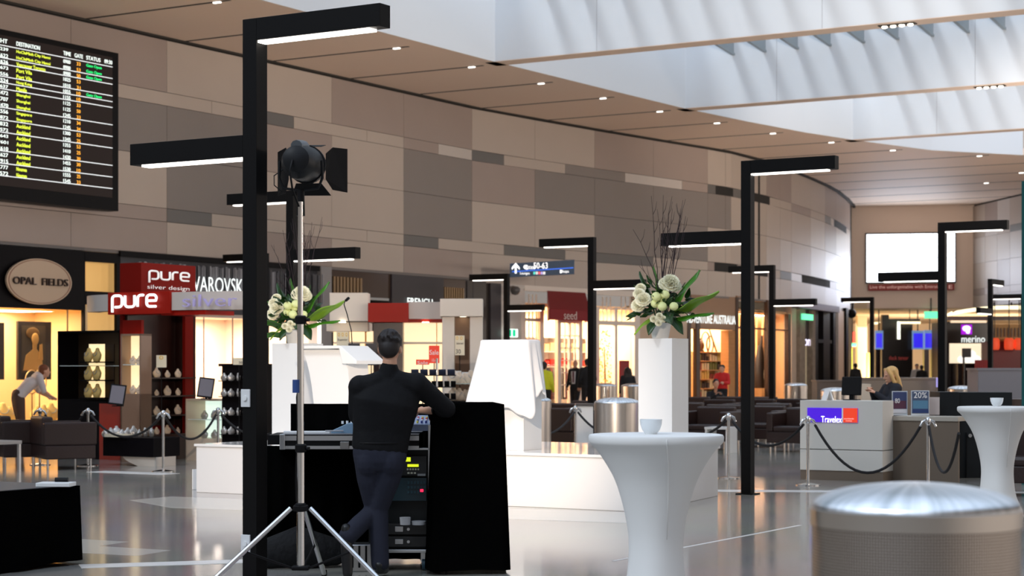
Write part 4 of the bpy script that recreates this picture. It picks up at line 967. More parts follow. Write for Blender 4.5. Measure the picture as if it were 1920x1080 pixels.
card(631, 654, 622, 662, 31.0, CARDY, 'white price card with a yellow heading, above the lectern', lines=[('o o o', .1, .9, .78, .95, TYEL), ('Superior', .1, .9, .55, .68, TBLK), ('99', .15, .6, .05, .25, TBLK)])
card(853, 871, 629, 666, 31.0, CARDY, 'white price card reading 30, between the white kiosk columns', lines=[('o o', .1, .8, .78, .95, TYEL), ('Selected', .15, .85, .55, .66, TBLK), ('30', .1, .6, .08, .30, TBLK)])
card(804, 824, 648, 681, 30.5, TRED, 'upright red sale card above the dark rack', lines=[('Sale', .08, .92, .48, .75, TWHT), ('1/2 off', .3, .75, .1, .25, TWHT)], name='sale_card')
card(780, 805, 674, 684, 30.55, TRED, 'low wide red sale card left of the upright one', lines=[('Sale', .1, .9, .1, .7, TWHT)], name='sale_card')
card(686, 706, 644, 685, 30.6, mat('navy_board', srgb(22, 24, 34), .4), 'dark board with blue sale letters beside the head of the technician', lines=[('SA', .1, .9, .25, .6, mat('cyan_ink', srgb(70, 150, 190), .5))], name='sale_board')
card(653, 675, 644, 685, 30.9, mat('navy_board', srgb(22, 24, 34)), 'dark board above the lectern top', name='sale_board')
# dark rack of folded goods, px 775-860
rk = thing('display_rack', 'dark stepped rack of small blue grey cases beside the technician', 'display rack', P(812, 29.6, 0), 0)
MB().tube([(.06, 0, 0), (.06, 0, Z_(672, 29.6))], .018, 10).build('post', ALU, rk, smooth=.8)
for i, py in enumerate((703, 725, 748, 772)):
    MB().bx(-.33, .36, -.02, .25, Z_(py, 29.6)-.015, Z_(py, 29.6)).build('tier', BLACK, rk)
MB().bx(-.25, .3, 0, .3, 0, .12).build('foot', BLACK, rk)
cs_ = None
for i, py in enumerate((703, 725, 748)):
    for j in range(7 if i else 5):
        R = Matrix.Rotation(.7, 3, 'X'); loc = P(800-22+(17 if i == 0 else 12)*j, 29.62, Z_(py, 29.6)+.045)
        m_ = mat('blue_grey_case', srgb(52, 60, 82), .3) if i == 0 else BLACK
        o = MB().box((0, 0, 0), (.12 if i == 0 else .08, .015, .11), rot=R).build('small_case', m_, None, loc=loc, bevel=.004)
        tag(o, 'blue grey case leaning on the top tier of the dark rack' if i == 0 else 'small black case on the lower tiers of the dark rack', 'case', 'cases on the top tier' if i == 0 else 'cases on the lower tiers')
# glass cases with white jewellery cards, px 838-905
gc = thing('glass_case', 'glass case of white jewellery stands under the white kiosk header', 'showcase', P(872, 30.0, 0), 0)
MB().bx(-.30, .28, 0, .4, 0, Z_(752, 30)).build('base', FAS, gc); MB().bx(-.30, .28, 0, .008, Z_(752, 30), Z_(664, 30)).build('glass_front', GLASS, gc)
for zz in (719, 752): MB().bx(-.30, .28, 0.01, .4, Z_(zz, 30)-.01, Z_(zz, 30)).build('glass_shelf', mat('shelf_glass', (.75, .85, .82)), gc)
for zz in (719, 750):
    for j in range(5): bust(P(850+j*11, 30.15, Z_(zz, 30)+.002), .3*j-.5, .95-.1*(j % 3), CRM, 'white jewellery form in the glass case under the kiosk header', 'white forms in the glass case')
for j in range(3):
    o = MB().bx(-.06, .06, 0, .02, 0, .2-.02*j).build('jewellery_card', mat('white_card', (.85, .83, .8), .6), None, loc=P(858+j*15, 30.3, Z_(719, 30)+.002), rz=.2*j); tag(o, 'upright white card in the glass case', 'card', 'white cards in the glass case')
# ================================================================== SHOPS FARTHER ALONG, SIGNS, END WALL, FAR CONCOURSE
# grey stretch of wall, camera, exit sign
panel_o = struct('wall_pier', MB().wall(WP(940, .02)[0], WP(984, .02)[0], 0, ZK(3.69), .3), mat('pier_grey', srgb(196, 188, 180), .5))
cam_ = wthing('security_camera', 'grey dome security camera on a thin pipe left of the red awning', 'camera', 966, .35, 0)
zc = wz(966, 545, .35)
MB().tube([(0, .3, zc+.1), (0, .05, zc+.12), (0, 0, zc+.08)], .04, 8).build('bracket', mat('cam_grey', srgb(150, 144, 140), .4), cam_, smooth=1)
MB().lathe([(0, -.14), (.10, -.11), (.145, -.02), (.15, .06), (.09, .12), (0, .13)], (0, 0, zc), 24).build('dome', mat('cam_dark', srgb(90, 84, 82), .2), cam_, smooth=1)
MB().tube([(.05, .28, 0), (.05, .28, ZK(3.6))], .035, 8).build('pipe', mat('cam_grey', (.3, .3, .3)), cam_, smooth=1)
EXG = mat('exit_green', (.0, .5, .2), emit=(.0, .55, .25), es=1.0); EXW = mat('exit_white', (1, 1, 1), emit=(.9, 1, .95), es=1.6)
ex = wthing('exit_sign', 'green and white exit sign on the grey wall left of the red awning', 'sign', 961, .3, 0)
panel(954, 971, wz(962, 632, .3), wz(962, 617, .3), .3, .08, EXW, 'sign_body', ex); panel(954.5, 959, wz(962, 631, .3), wz(962, 618, .3), .32, .01, EXG, 'green_field', ex); panel(961.5, 967, wz(962, 631, .3), wz(962, 618, .3), .32, .01, EXG, 'green_field', ex)
# hanging way-finding sign
WY = 53.0; kq = WY/40
wf = thing('hanging_sign', 'dark blue hanging sign with a white arrow reading gates 50-63', 'sign', P(1017, WY, 0), 0)
ws = WY/F
tilt = .13
MB().prism([(-61*ws, Z_(494, WY)), (60*ws, Z_(487, WY)), (60*ws, Z_(514, WY)), (-61*ws, Z_(520, WY))], 0, .16).build('sign_box', mat('navy_sign', srgb(12, 34, 52), .35, emit=(.01, .03, .06), es=.6), wf)
SWH = mat('sign_white', (1, 1, 1), emit=(1, 1, 1), es=1.3)
R_ = Matrix.Rotation(-0.055, 4, 'Y')
MB().prism([(-57*ws, Z_(508.5, WY)), (58*ws, Z_(501, WY)), (58*ws, Z_(503, WY)), (-57*ws, Z_(510.5, WY))], -.006, 0).build('blue_line', mat('sign_blue', (.02, .12, .6), .4, emit=(.02, .12, .7), es=.9), wf)
ar = MB(); zc = Z_(504, WY); x0 = -50*ws
ar.bx(x0-.026, x0+.026, -.008, 0, zc-.13, zc+.10); ar.prism([(x0, zc+.17), (x0-.11, zc+.04), (x0-.11, zc-.03), (x0, zc+.09), (x0+.11, zc-.03), (x0+.11, zc+.04)], -.008, 0); ar.build('arrow', SWH, wf)
text('lettering', 'Gates', 1, SWH, wf, at=(-26*ws+.02, -.004, Z_(500.5, WY)), width=.24*kq, height=.09*kq, ext=.003)
text('lettering', '50-63', 1, SWH, wf, at=(-6*ws+.04, -.004, Z_(498, WY)), width=.30*kq, height=.13*kq, ext=.003)
text('lettering', 'Lounges', 1, SWH, wf, at=(-33*ws, -.004, Z_(513, WY)), width=.20*kq, height=.07*kq, ext=.003)
text('lettering', 'Shops', 1, SWH, wf, at=(42*ws, -.004, Z_(509.5, WY)), width=.17*kq, height=.075*kq, ext=.003)
pl = MB().prism([(-36*ws, zc+.04), (-30*ws, zc+.10), (-27*ws, zc+.10), (-31*ws, zc+.04), (-27*ws, zc-.02), (-30*ws, zc-.02)], -.006, 0).build('aeroplane_symbol', SWH, wf)
for i, c_ in enumerate([(.1, .7, .6), (.8, .8, .8), (.8, .1, .15), (.5, .4, .8), (.9, .9, .9)]):
    MB().bx((-17+4.6*i)*ws, (-13.2+4.6*i)*ws, -.006, 0, Z_(514.5, WY), Z_(509.5, WY)).build('lounge_logo', mat('logo_%d' % i, c_, .4, emit=c_, es=.7), wf)
MB().bx(33*ws, 36*ws, -.006, 0, Z_(512, WY), Z_(506, WY)).build('bag_symbol', SWH, wf)
wq, _ = WP(975, .0)
MB().tube([(-.2, .12, Z_(500, WY)), (wq.x-wf.location.x, wq.y-WY+.1, Z_(500, WY))], .05, 8).build('wall_bracket', mat('rod_grey', (.3, .28, .27), .4), wf)
# ---- cream mullioned shop with the red awning -------------------------------------------
s5 = wthing('shop', 'cream mullioned shop front under a dark red awning', 'shop front', 1090, 0)
CT = mat('cream_timber', srgb(226, 214, 202), .5)
z5 = lambda py, off=.05: wz(1090, py, off)
panel(984, 1196, wz(1090, 549), ZK(3.69), .02, .15, CT, 'fascia', s5)
GLW = mat('warm_shop_glow', (1, .85, .65), emit=(1, .78, .50), es=1.0)
for (a_, b_) in [(978, 986), (1013, 1020), (1046, 1052), (1086, 1092), (1104, 1124), (1153, 1158), (1190, 1200)]: panel(a_, b_, 0, ZK(3.2), .05, .12, CT, 'upright', s5)
for (a_, b_, py0, py1) in [(984, 1020, 597, 603), (1104, 1196, 602, 610), (984, 1196, 546, 551), (1046, 1092, 600, 606)]: panel(a_, b_, wz((a_+b_)/2, py1), wz((a_+b_)/2, py0), .06, .12, CT, 'rail', s5)
for (a_, b_, py0, py1, nv, nh) in [(986, 1013, 551, 597, 4, 2), (986, 1013, 603, 740, 4, 4), (1124, 1153, 556, 602, 4, 2), (1158, 1190, 556, 602, 4, 2), (1052, 1068, 606, 745, 2, 6), (1070, 1086, 606, 745, 2, 6)]:
    for i in range(1, nv): panel(a_+(b_-a_)*i/nv-.5, a_+(b_-a_)*i/nv+.5, wz(a_, py1), wz(a_, py0), .03, .04, CT, 'glazing_bar', s5)
    for i in range(1, nh):
        y_ = py0+(py1-py0)*i/nh; panel(a_, b_, wz(a_, y_+.8), wz(a_, y_-.8), .03, .04, CT, 'glazing_bar', s5)
panel(1068, 1070.5, 0, wz(1070, 605), .05, .08, CT, 'door_stile', s5); panel(984, 1196, 0, .35, .04, .1, CT, 'skirting', s5)
aw = wthing('awning', 'dark red sloping awning with pale serif lettering', 'awning', 1062, 0, 0)
AM = mat('awning_red', srgb(132, 22, 26), .7)
a0, an = WP(1026, .1); a1, _ = WP(1097, .1); b0, _ = WP(1030, 1.15); b1, _ = WP(1106, 1.15)
inv = (Matrix.Translation(aw.location) @ aw.rotation_euler.to_matrix().to_4x4()).inverted(); g3 = lambda p, z: inv @ Vector((p.x, p.y, z))
zt, zb, zc_ = wz(1060, 548, .1), Z_(583, b0.y+1.5), Z_(602, b0.y+1.5)
m_ = MB(); m_.quad(g3(a0, zt), g3(a1, zt), g3(b1, zb), g3(b0, zb)); m_.quad(g3(b0, zb), g3(b1, zb), g3(b1, zc_), g3(b0, zc_)); m_.add([g3(a0, zt), g3(b0, zb), g3(b0, zc_), g3(a0, zc_)], [(0, 1, 2, 3)]); m_.add([g3(a1, zt), g3(b1, zb), g3(b1, zc_), g3(a1, zc_)], [(0, 1, 2, 3)])
o = m_.build('canopy', AM, aw); o.modifiers.new('thick', 'SOLIDIFY').thickness = .02
bb_ = (b1-b0); anb = math.atan2(bb_.y, bb_.x)-aw.rotation_euler.z; cc = g3((b0+b1)/2, 0)
sl_ = math.atan2((a0-b0).length*.97, zt-zb)
q_ = g3((a0*.18+b0*.82+a1*.18+b1*.82)/2, zt*.18+zb*.82)
q_ = g3((b0+b1)/2, (zb+zc_)/2)
text('lettering', 'seed', 1, mat('awning_letter', srgb(235, 215, 205), .5), aw, at=q_+Vector((0, -.02, 0)), width=.66, height=.25, ext=.003, bold=-.01, rz=anb)
shop(5, 980, 1200, 2.6, ZK(3.15), mat('shop_warm', srgb(246, 216, 178), .7), 620, (1, .82, .60), off=-.15)
# shelves with red boxes and garments inside the awning shop
rnd = random.Random(9)
for (p0, off_) in [(1066, -1.7), (1004, -1.5)]:
    cc, an_, Lw = wspan(p0-18, p0+18, off_); su = shelf_unit('shop_shelf', 'cream wall shelf of the red awning shop seen %s' % ('through the door' if p0 > 1030 else 'through the left window'), 'shelf', cc.x, cc.y, an_, 1.9, .4, 2.5, 5, CT, CT)
    R = Matrix.Rotation(an_, 2)
    for lv in range(1, 5):
        for j in range(6):
            q = R @ Vector((-.75+.3*j, -.02)); h_ = rnd.uniform(.18, .3); mm = mat('goods_red', srgb(190, 40, 30), .5) if lv in (2, 3) and j % 3 else mat('goods_cream', srgb(200, 170, 130), .6)
            o = MB().bx(-.11, .11, -.11, .11, 0, h_).build('gift_box', mm, None, loc=(cc.x+q.x, cc.y+q.y, .1+2.4*lv/5+.014), rz=an_)
            tag(o, 'boxed goods on the shelves of the red awning shop', 'box', 'boxed goods in the awning shop')
cc, an_, Lw = wspan(1030, 1050, -1.0)
gr_ = thing('clothes_rail', 'rail of dark clothes left of the door of the red awning shop', 'clothes rail', (cc.x, cc.y, 0), an_)
MB().tube([(-.7, 0, 0), (-.7, 0, 1.6), (.7, 0, 1.6), (.7, 0, 0)], .02, 6).build('rail', CHROME, gr_)
for i in range(9):
    MB().prism([(0, .5), (.05, .5), (.05, 1.45), (0, 1.5)], -.2, .2).build('garment', mat('cloth_%d' % (i % 3), [(.03, .03, .04), (.2, .06, .05), (.25, .22, .2)][i % 3], .8), gr_, loc=(-.55+.13*i, 0, 0))
# autumn tree standing in the right hand window
tr = wthing('display_tree', 'golden leafed tree standing in the window right of the awning', 'plant', 1134, -.7, 0)
m_ = MB(); l_ = MB()
m_.tube([(0, 0, 0), (.02, 0, 1), (-.03, 0, 2.2)], [.05, .035, .015], 7)
for i in range(260):
    zq = rnd.uniform(.9, 2.75); r_ = .42*math.sin(PI*min(1, (zq-.6)/2.3)); a = rnd.uniform(0, 2*PI); q = rnd.random()**.5*r_
    M_ = Matrix.Translation((q*math.cos(a), q*math.sin(a), zq)) @ rot_to((rnd.uniform(-1, 1), rnd.uniform(-1, 1), rnd.uniform(-.6, 1)))
    l_.add([M_ @ Vector(v) for v in ((-.035, 0, 0), (0, 0, -.05), (.035, 0, 0), (0, .01, .06))], [(0, 1, 2, 3)])
m_.build('trunk', mat('trunk', srgb(100, 70, 40), .8), tr, smooth=1); l_.build('foliage', mat('gold_leaf', srgb(196, 134, 50), .6), tr)
# plain wall right of the awning shop
struct('wall_pier.001', MB().wall(WP(1196, .03)[0], WP(1290, .03)[0], 0, ZK(3.69), .3), mat('pier_cream', srgb(205, 180, 155), .5))
rb = wthing('poster_board', 'dark red upright board beside the flower plinth', 'sign', 1171, .9, 0); panel(1163, 1180, 0, wz(1171, 676, .9), .9, .05, mat('board_red', srgb(150, 24, 28), .5), 'board', rb)
# ---- souvenir shop: timber box with white lettering, glass corner ------------------------
s6 = wthing('shop', 'timber lined souvenir shop front with glowing white lettering and a glass corner', 'shop front', 1380, 0)
BRW = mat('bronze_panel', srgb(150, 116, 88), .45); BRD = mat('bronze_dark', srgb(62, 40, 26), .4); TIM = mat('timber', srgb(186, 132, 78), .5, noise=(2, .25, (1, 1, 8)))
panel(1290, 1382, wz(1335, 618), ZK(3.69), .05, .2, BRW, 'fascia', s6); panel(1382, 1502, wz(1440, 560), ZK(3.69), .05, .15, BRW, 'fascia', s6)
wtext('lettering', 'ADVENTURE AUSTRALIA', 1288, 1379, wz(1335, 598.5, .16), .30, .16, LETW, s6, ext=.003)
wtext('lettering_reflection', 'AUS', 1412, 1437, wz(1420, 602, .1), .28, .10, mat('letter_lilac2', (.5, .5, .75), .4, emit=(.6, .55, .8), es=.5), s6, ext=.004) if False else None
for (a_, b_, zt_) in [(1380, 1385, 3.69), (1440, 1449, 3.69), (1478, 1483, 3.3), (1290, 1296, 3.69), (1306, 1313, 3.1)]: panel(a_, b_, 0, ZK(zt_), .06, .15, BRD, 'post', s6)
panel(1383, 1482, wz(1430, 618), wz(1430, 615), .05, .06, BRD, 'transom', s6); panel(1383, 1482, 0, .25, .05, .1, BRD, 'kick_plate', s6)
panel(1366, 1382, 0, wz(1374, 620), .03, .3, TIM, 'timber_jamb', s6)
panel(1383, 1482, .25, ZK(3.5), -.02, .01, GLASS, 'glazing', s6)
for i in range(9):
    a_ = 1387+11*i; panel(a_, a_+7.5, .1, ZK(3.45), -.9, .05, TIM, 'timber_batten', s6)
panel(1484, 1502, 0, ZK(3.69), .0, .3, mat('pale_pillar', srgb(205, 186, 168), .5), 'pillar', s6)
shop(6, 1290, 1482, 2.2, ZK(3.3), mat('shop_tan', srgb(240, 200, 150), .7), 900, (1, .82, .60), off=-.15)
# shelves of the souvenir shop
cc, an_, Lw = wspan(1296, 1364, -1.3)
su = shelf_unit('shop_shelf', 'timber shelving of packed souvenirs left of the woman in red', 'shelf', cc.x, cc.y, an_, Lw, .45, wz(1330, 660, -1.3), 6, mat('shelf_timber', srgb(216, 170, 120), .5), mat('shelf_back', srgb(190, 140, 90), .6))
hz_ = wz(1330, 660, -1.3); R = Matrix.Rotation(an_, 2); ncol = int(Lw/.24)
SC = [srgb(236, 226, 190), srgb(220, 200, 120), srgb(150, 60, 40), srgb(210, 214, 190), srgb(120, 130, 70), srgb(60, 50, 46)]
for lv in range(1, 6):
    for j in range(ncol):
        q = R @ Vector((-Lw/2+.14+j*(Lw-.2)/ncol, -.02)); h_ = rnd.uniform(.16, .32)
        o = MB().bx(-.08, .08, -.06, .06, 0, h_).build('souvenir_pack', mat('pack_%d' % ((lv*2+j//3) % 6), SC[(lv*2+j//3) % 6], .5), None, loc=(cc.x+q.x, cc.y+q.y, .1+(hz_-.1)*lv/6+.014), rz=an_)
        tag(o, 'small souvenir pack on the timber shelving', 'package', 'souvenir packs on the timber shelving')
ds = wthing('didgeridoo_display', 'dark stick leaning over coiled baskets on top of the souvenir shelves', 'display', 1325, -1.25, hz_)
m_ = MB(); zt = hz_
m_.tube([(.9, 0, .0), (.5, .02, .55), (.05, 0, 1.05)], [.035, .03, .02], 7)
for (x, r_) in ((-.55, .24), (-.1, .38), (.3, .3)): m_.tube([(x+r_*math.cos(a), 0, r_*.9+r_*math.sin(a)) for a in [2*PI*i/16 for i in range(17)]], .03, 6)
m_.ell((-.6, 0, .22), (.22, .15, .22)); m_.build('basketwork', mat('basket_dark', srgb(80, 50, 26), .7), ds, smooth=2)
# kangaroo-like dark carving and golden heap inside the glass corner: plain display figures
fg = wthing('carved_figure', 'dark carved figure with a pale bib behind the glass corner', 'sculpture', 1424, -.35, 0)
m_ = MB(); m_.loft([(0, 0, .75), (.05, 0, 1.2), (-.02, 0, 1.6), (.08, 0, 2.0), (.1, 0, 2.3)], [(.28, .2), (.32, .22), (.26, .2), (.16, .14), (.08, .1)]); m_.loft([(.1, 0, 2.0), (.25, 0, 2.4), (.3, 0, 2.7)], [(.09, .07), (.06, .06), (.04, .04)]); m_.build('figure', mat('carved_dark', srgb(48, 34, 26), .6), fg, smooth=2)
MB().ell((.05, -.2, 1.25), (.16, .06, .34)).build('pale_bib', mat('pale_bib', srgb(225, 205, 180), .7), fg, smooth=2); MB().bx(-.4, .4, -.3, .3, 0, .75).build('stand', TIM, fg)
# ---- purple topped shop with stone pillars -----------------------------------------------
s7 = wthing('shop', 'curved shop front with stone pillars and a purple canopy edge', 'shop front', 1545, 0)
STN = mat('stone', srgb(138, 122, 106), .8, noise=(6, .5), bump=(10, .6)); PUR = mat('purple_edge', srgb(92, 66, 84), .4)
panel(1498, 1574, wz(1535, 581, .5), wz(1535, 569, .5), .5, .3, PUR, 'canopy_edge', s7)
for (a_, b_, m_) in [(1500, 1510, STN), (1524, 1529, STN), (1566, 1572, STN), (1529, 1534, FAS), (1544, 1556, FAS), (1563, 1567, FAS), (1587, 1591, FAS)]: panel(a_, b_, 0, wz((a_+b_)/2, 580), .15, .25, m_, 'pillar', s7)
panel(1572, 1588, 0, ZK(3.69), .05, .3, mat('end_cream', srgb(222, 190, 160), .5), 'pier', s7)
panel(1510, 1524, wz(1517, 648), wz(1517, 582), .0, .08, mat('dark_plum', srgb(30, 20, 30), .3), 'sign_panel', s7)
wtext('lettering', 'onin', 1508, 1528, wz(1517, 640, .05), .36, .05, mat('letter_lit_lilac', (1, 1, 1), emit=(.8, .75, 1), es=1.6), s7, ext=.003)
panel(1510, 1524, 0, wz(1517, 648), -.3, .05, mat('poster_cream', srgb(228, 206, 170), .6, emit=(1, .8, .5), es=.25), 'poster', s7)
panel(1534, 1566, 0, wz(1550, 582), -.4, .05, mat('dim_shop', srgb(120, 84, 66), .5), 'back_wall', s7)
panel(1534, 1560, wz(1545, 643, .16), wz(1545, 637, .16), .16, .1, FAS, 'door_head', s7)
ex = wthing('exit_sign', 'green exit sign under the purple canopy edge', 'sign', 1516, .35, 0); panel(1507, 1525, wz(1516, 600, .35), wz(1516, 589, .35), .35, .1, mat('exit_bright', (.1, .8, .4), emit=(.15, .9, .45), es=1.2), 'sign_body', ex)
# ---- end wall screen and banner -----------------------------------------------------------
def endp(px, off=.05):
    a = Vector((12.5*K, 77.6*K)); b = Vector((18.95*K, 76.3*K)); r = (px-960)/F; fa = a.x-r*a.y; fb = b.x-r*b.y; k_ = fa/(fa-fb); p = a+(b-a)*k_; return p+Vector((0, -off))
pe = endp(1706, .15); sw_ = thing('video_wall', 'huge white video wall of tiled screens on the end wall', 'screen', (pe.x, pe.y, 0), math.atan2(-1.3, 6.45))
sE = F/pe.y; W_ = 166/sE; zt, zb = Z_(436, pe.y), Z_(531, pe.y)
MB().bx(-W_/2, W_/2, 0, .12, zb, zt).build('housing', FAS, sw_)
scr = mat('screen_white', (1, 1, 1), emit=(.86, .92, 1.0), es=3.2)
for i in range(4):
    for j in range(2):
        MB().bx(-W_/2+.04+(W_-.08)*i/4+.012, -W_/2+.04+(W_-.08)*(i+1)/4-.012, -.01, 0, zb+.05+(zt-zb-.1)*j/2+.012, zb+.05+(zt-zb-.1)*(j+1)/2-.012).build('screen', scr, sw_)
bn = thing('banner', 'narrow dark red banner with pale lettering under the video wall', 'sign', (pe.x, pe.y-.02, 0), math.atan2(-1.3, 6.45))
MB().bx(-78/sE, 80/sE, 0, .06, Z_(545, pe.y), Z_(532.5, pe.y)).build('board', mat('banner_red', srgb(150, 44, 38), .5), bn)
text('lettering', 'Live the unforgettable with Emirates.', 1, mat('banner_letter', srgb(240, 190, 180), .5, emit=(.8, .5, .45), es=.3), bn, at=(-8/sE, -.006, Z_(538.5, pe.y)), width=134/sE, height=8/sE, ext=.004)
text('lettering', 'E', 1, mat('banner_letter', (.8, .5, .45)), bn, at=(73/sE, -.006, Z_(538.5, pe.y)), width=7/sE, height=7/sE, ext=.004)
# spill of the screen on the curved wall
area('video_wall_glow', (pe.x-.3, pe.y-.3, 5.6), (pe.x-3, pe.y-9, 5.4), 4, 2.4, 200, (.75, .82, 1))
# ---- far concourse ------------------------------------------------------------------------
YF = 96.0
def fb(name, label, cat, px0, px1, py0, py1, Y, m, th=.4, base=False, group=None):
    t = thing(name, label, cat, P((px0+px1)/2, Y, 0), 0, group); w_ = (px1-px0)*Y/F
    MB().bx(-w_/2, w_/2, 0, th, 0 if base else Z_(py1, Y), Z_(py0, Y)).build('body', m, t); return t, w_
BLK = mat('far_black', srgb(26, 14, 14), .25); PLUM = mat('far_plum', srgb(70, 38, 40), .3)
t, w_ = fb('kiosk', 'black far kiosk tower with faint red lettering and a vertical white light tube', 'kiosk', 1657, 1711, 604, 700, 92, BLK, 1.5, True)
text('lettering', 'black tenor', 1, mat('faint_red', srgb(120, 30, 26), .4, emit=(.4, .05, .04), es=.4), t, at=(0, -.01, Z_(671, 92)), width=w_*.7, height=.2, ext=.005)
MB().tube([(-.0, -.15, Z_(636, 92)), (0, -.15, Z_(603, 92))], .07, 8).build('light_tube', mat('tube_lit', (1, 1, 1), emit=(1, 1, .8), es=2.5), t)
MB().bx(-w_/2-.1, -w_/2+.25, -.05, .3, 0, Z_(590, 92)).build('mast', BLK, t); MB().bx(-w_/2, w_*.75, -.1, .3, Z_(604, 92), Z_(598, 92)).build('top_beam', BLK, t)
for i, (a_, b_, lab) in enumerate([(1641, 1656, 'blue flight screen left of the black far kiosk'), (1711, 1732, 'pale blue flight screen just right of the black far kiosk'), (1733, 1755, 'bright blue flight screen farthest right of the three')]):
    t, w_ = fb('flight_screen', lab, 'screen', a_, b_, 620-(i == 2)*1, 655, 91.5, mat('screen_bezel', srgb(120, 170, 220), .3, emit=(.3, .5, .9), es=.35), .15)
    MB().bx(-w_/2+.05, w_/2-.05, -.01, 0, Z_(652, 91.5), Z_(625, 91.5)).build('display', mat('screen_blue', (.05, .08, .8), .3, emit=(.04, .02, .95), es=.8), t)
    MB().tube([(0, .1, Z_(620, 91.5)), (0, .1, 4.6)], .03, 6).build('hanger', BLK, t)
for i, (a_, b_) in enumerate([(1642, 1656), (1733, 1742), (1747, 1757)]):
    t, w_ = fb('column', 'dark plum column under the blue flight screens, %s' % ['left of the black kiosk', 'middle of the three', 'farthest right'][i], 'column', a_, b_, 655 if i else 655, 720, 93, PLUM, .4, True)
t, w_ = fb('light_strip', 'pale light strip left of the black far kiosk', 'light', 1640, 1656, 604, 608, 94, mat('strip_cream', (1, .9, .6), emit=(1, .85, .5), es=2), .1); MB().tube([(0, .05, Z_(604, 94)), (0, .05, 4.6)], .02, 6).build('hanger', BLK, t)
t, w_ = fb('light_strip', 'pale light strip right of the black far kiosk', 'light', 1686, 1726, 603, 607, 91, mat('strip_cream', (1, .9, .6)), .1); MB().tube([(0, .05, Z_(603, 91)), (0, .05, 4.6)], .02, 6).build('hanger', BLK, t)
t, w_ = fb('exit_sign', 'glowing green exit sign hanging before the far concourse', 'sign', 1734, 1759, 584, 597, 88, mat('exit_bright', (.1, .8, .4)), .15); MB().tube([(0, .1, Z_(584, 88)), (0, .1, 4.8)], .03, 6).build('hanger', BLK, t)
t, w_ = fb('light_box', 'yellow lit upright light box in the far left passage', 'light box', 1626, 1634, 662, 712, 100, mat('yellow_box', (1, .8, .1), emit=(1, .75, .05), es=1.2), .3, True)
t, w_ = fb('banner', 'tall red banner hanging in the far left passage', 'banner', 1592, 1606, 622, 652, 104, mat('red_banner', srgb(200, 60, 40), .5), .05); MB().tube([(0, .02, Z_(622, 104)), (0, .02, 4.6)], .02, 6).build('hanger', BLK, t)
t, w_ = fb('light_box', 'thin yellow green lit panel at the edge of the far left passage', 'light box', 1592, 1598, 652, 700, 102, mat('lime_box', (.8, .9, .1), emit=(.8, .85, .05), es=1.4), .3, True)
t, w_ = fb('exit_sign', 'small green and white sign in the far left passage', 'sign', 1591, 1606, 643, 650, 99, mat('exit_bright', (.1, .8, .4)), .15); MB().tube([(0, .1, Z_(643, 99)), (0, .1, 4.6)], .03, 6).build('hanger', BLK, t)
t, w_ = fb('column', 'cream column between the far passage and the yellow light box', 'column', 1608, 1626, 575, 760, 101, mat('far_pillar', srgb(206, 186, 150), .6), .6, True)
# wool shop with a sheep poster
YM = 84.0
t, w_ = fb('shop', 'far dark shop front with a purple logo and white lettering over a lit cream poster', 'shop front', 1775, 1862, 603, 720, YM, BLK, 3, True)
xM = lambda px: (px-1818.5)*YM/F
MB().bx(xM(1780), xM(1845), -.05, 0, Z_(681, YM), Z_(644, YM)).build('lit_poster', mat('poster_lit', (1, .9, .75), emit=(1, .82, .58), es=.9), t)
m_ = MB()
for (x, y, r_) in [(1815, 672, 12), (1804, 674, 9), (1828, 674, 10), (1820, 664, 9), (1810, 662, 7), (1836, 677, 7)]: m_.ell((xM(x), -.06, Z_(y, YM)), (r_*YM/F, .05, r_*.75*YM/F))
m_.build('poster_shape', mat('poster_white', (1, 1, 1), emit=(1, .96, .9), es=1.1), t, smooth=2)
MB().bx(xM(1802), xM(1822), -.06, 0, Z_(627, YM), Z_(608.5, YM)).build('logo_square', mat('logo_purple', (.3, .0, .5), emit=(.35, .0, .6), es=1), t)
m_ = MB(); m_.ell((xM(1811.5), -.08, Z_(616, YM)), (8*YM/F, .03, 5.5*YM/F)); m_.ell((xM(1814), -.08, Z_(622, YM)), (4*YM/F, .03, 4*YM/F)); m_.build('logo_mark', LETW, t, smooth=2)
text('lettering', 'merino', 1, LETW, t, at=(xM(1824), -.08, Z_(636, YM)), width=44*YM/F, height=12*YM/F, ext=.003)
MB().bx(xM(1784), xM(1846), -1.2, -.2, 0, Z_(682, YM)).build('counter', BLK, t)
t, w_ = fb('tablet_display', 'dark tablet on a stand in front of the lit sheep poster', 'screen', 1804, 1821, 653, 670, 70, BLK, .05); MB().tube([(-.1, .05, 0), (-.1, .05, Z_(668, 70))], .04, 6).build('stand', BLK, t)
t, w_ = fb('folding_screen', 'ribbed red screen beside the far wool shop counter', 'screen', 1828, 1853, 675, 716, 72, mat('rib_red', srgb(190, 50, 48), .5), .05, True)
for i in range(7): MB().bx(-w_/2+w_*i/7, -w_/2+w_*i/7+.03, -.03, 0, 0, Z_(675, 72)).build('rib', mat('rib_dark', srgb(140, 30, 30), .5), t)
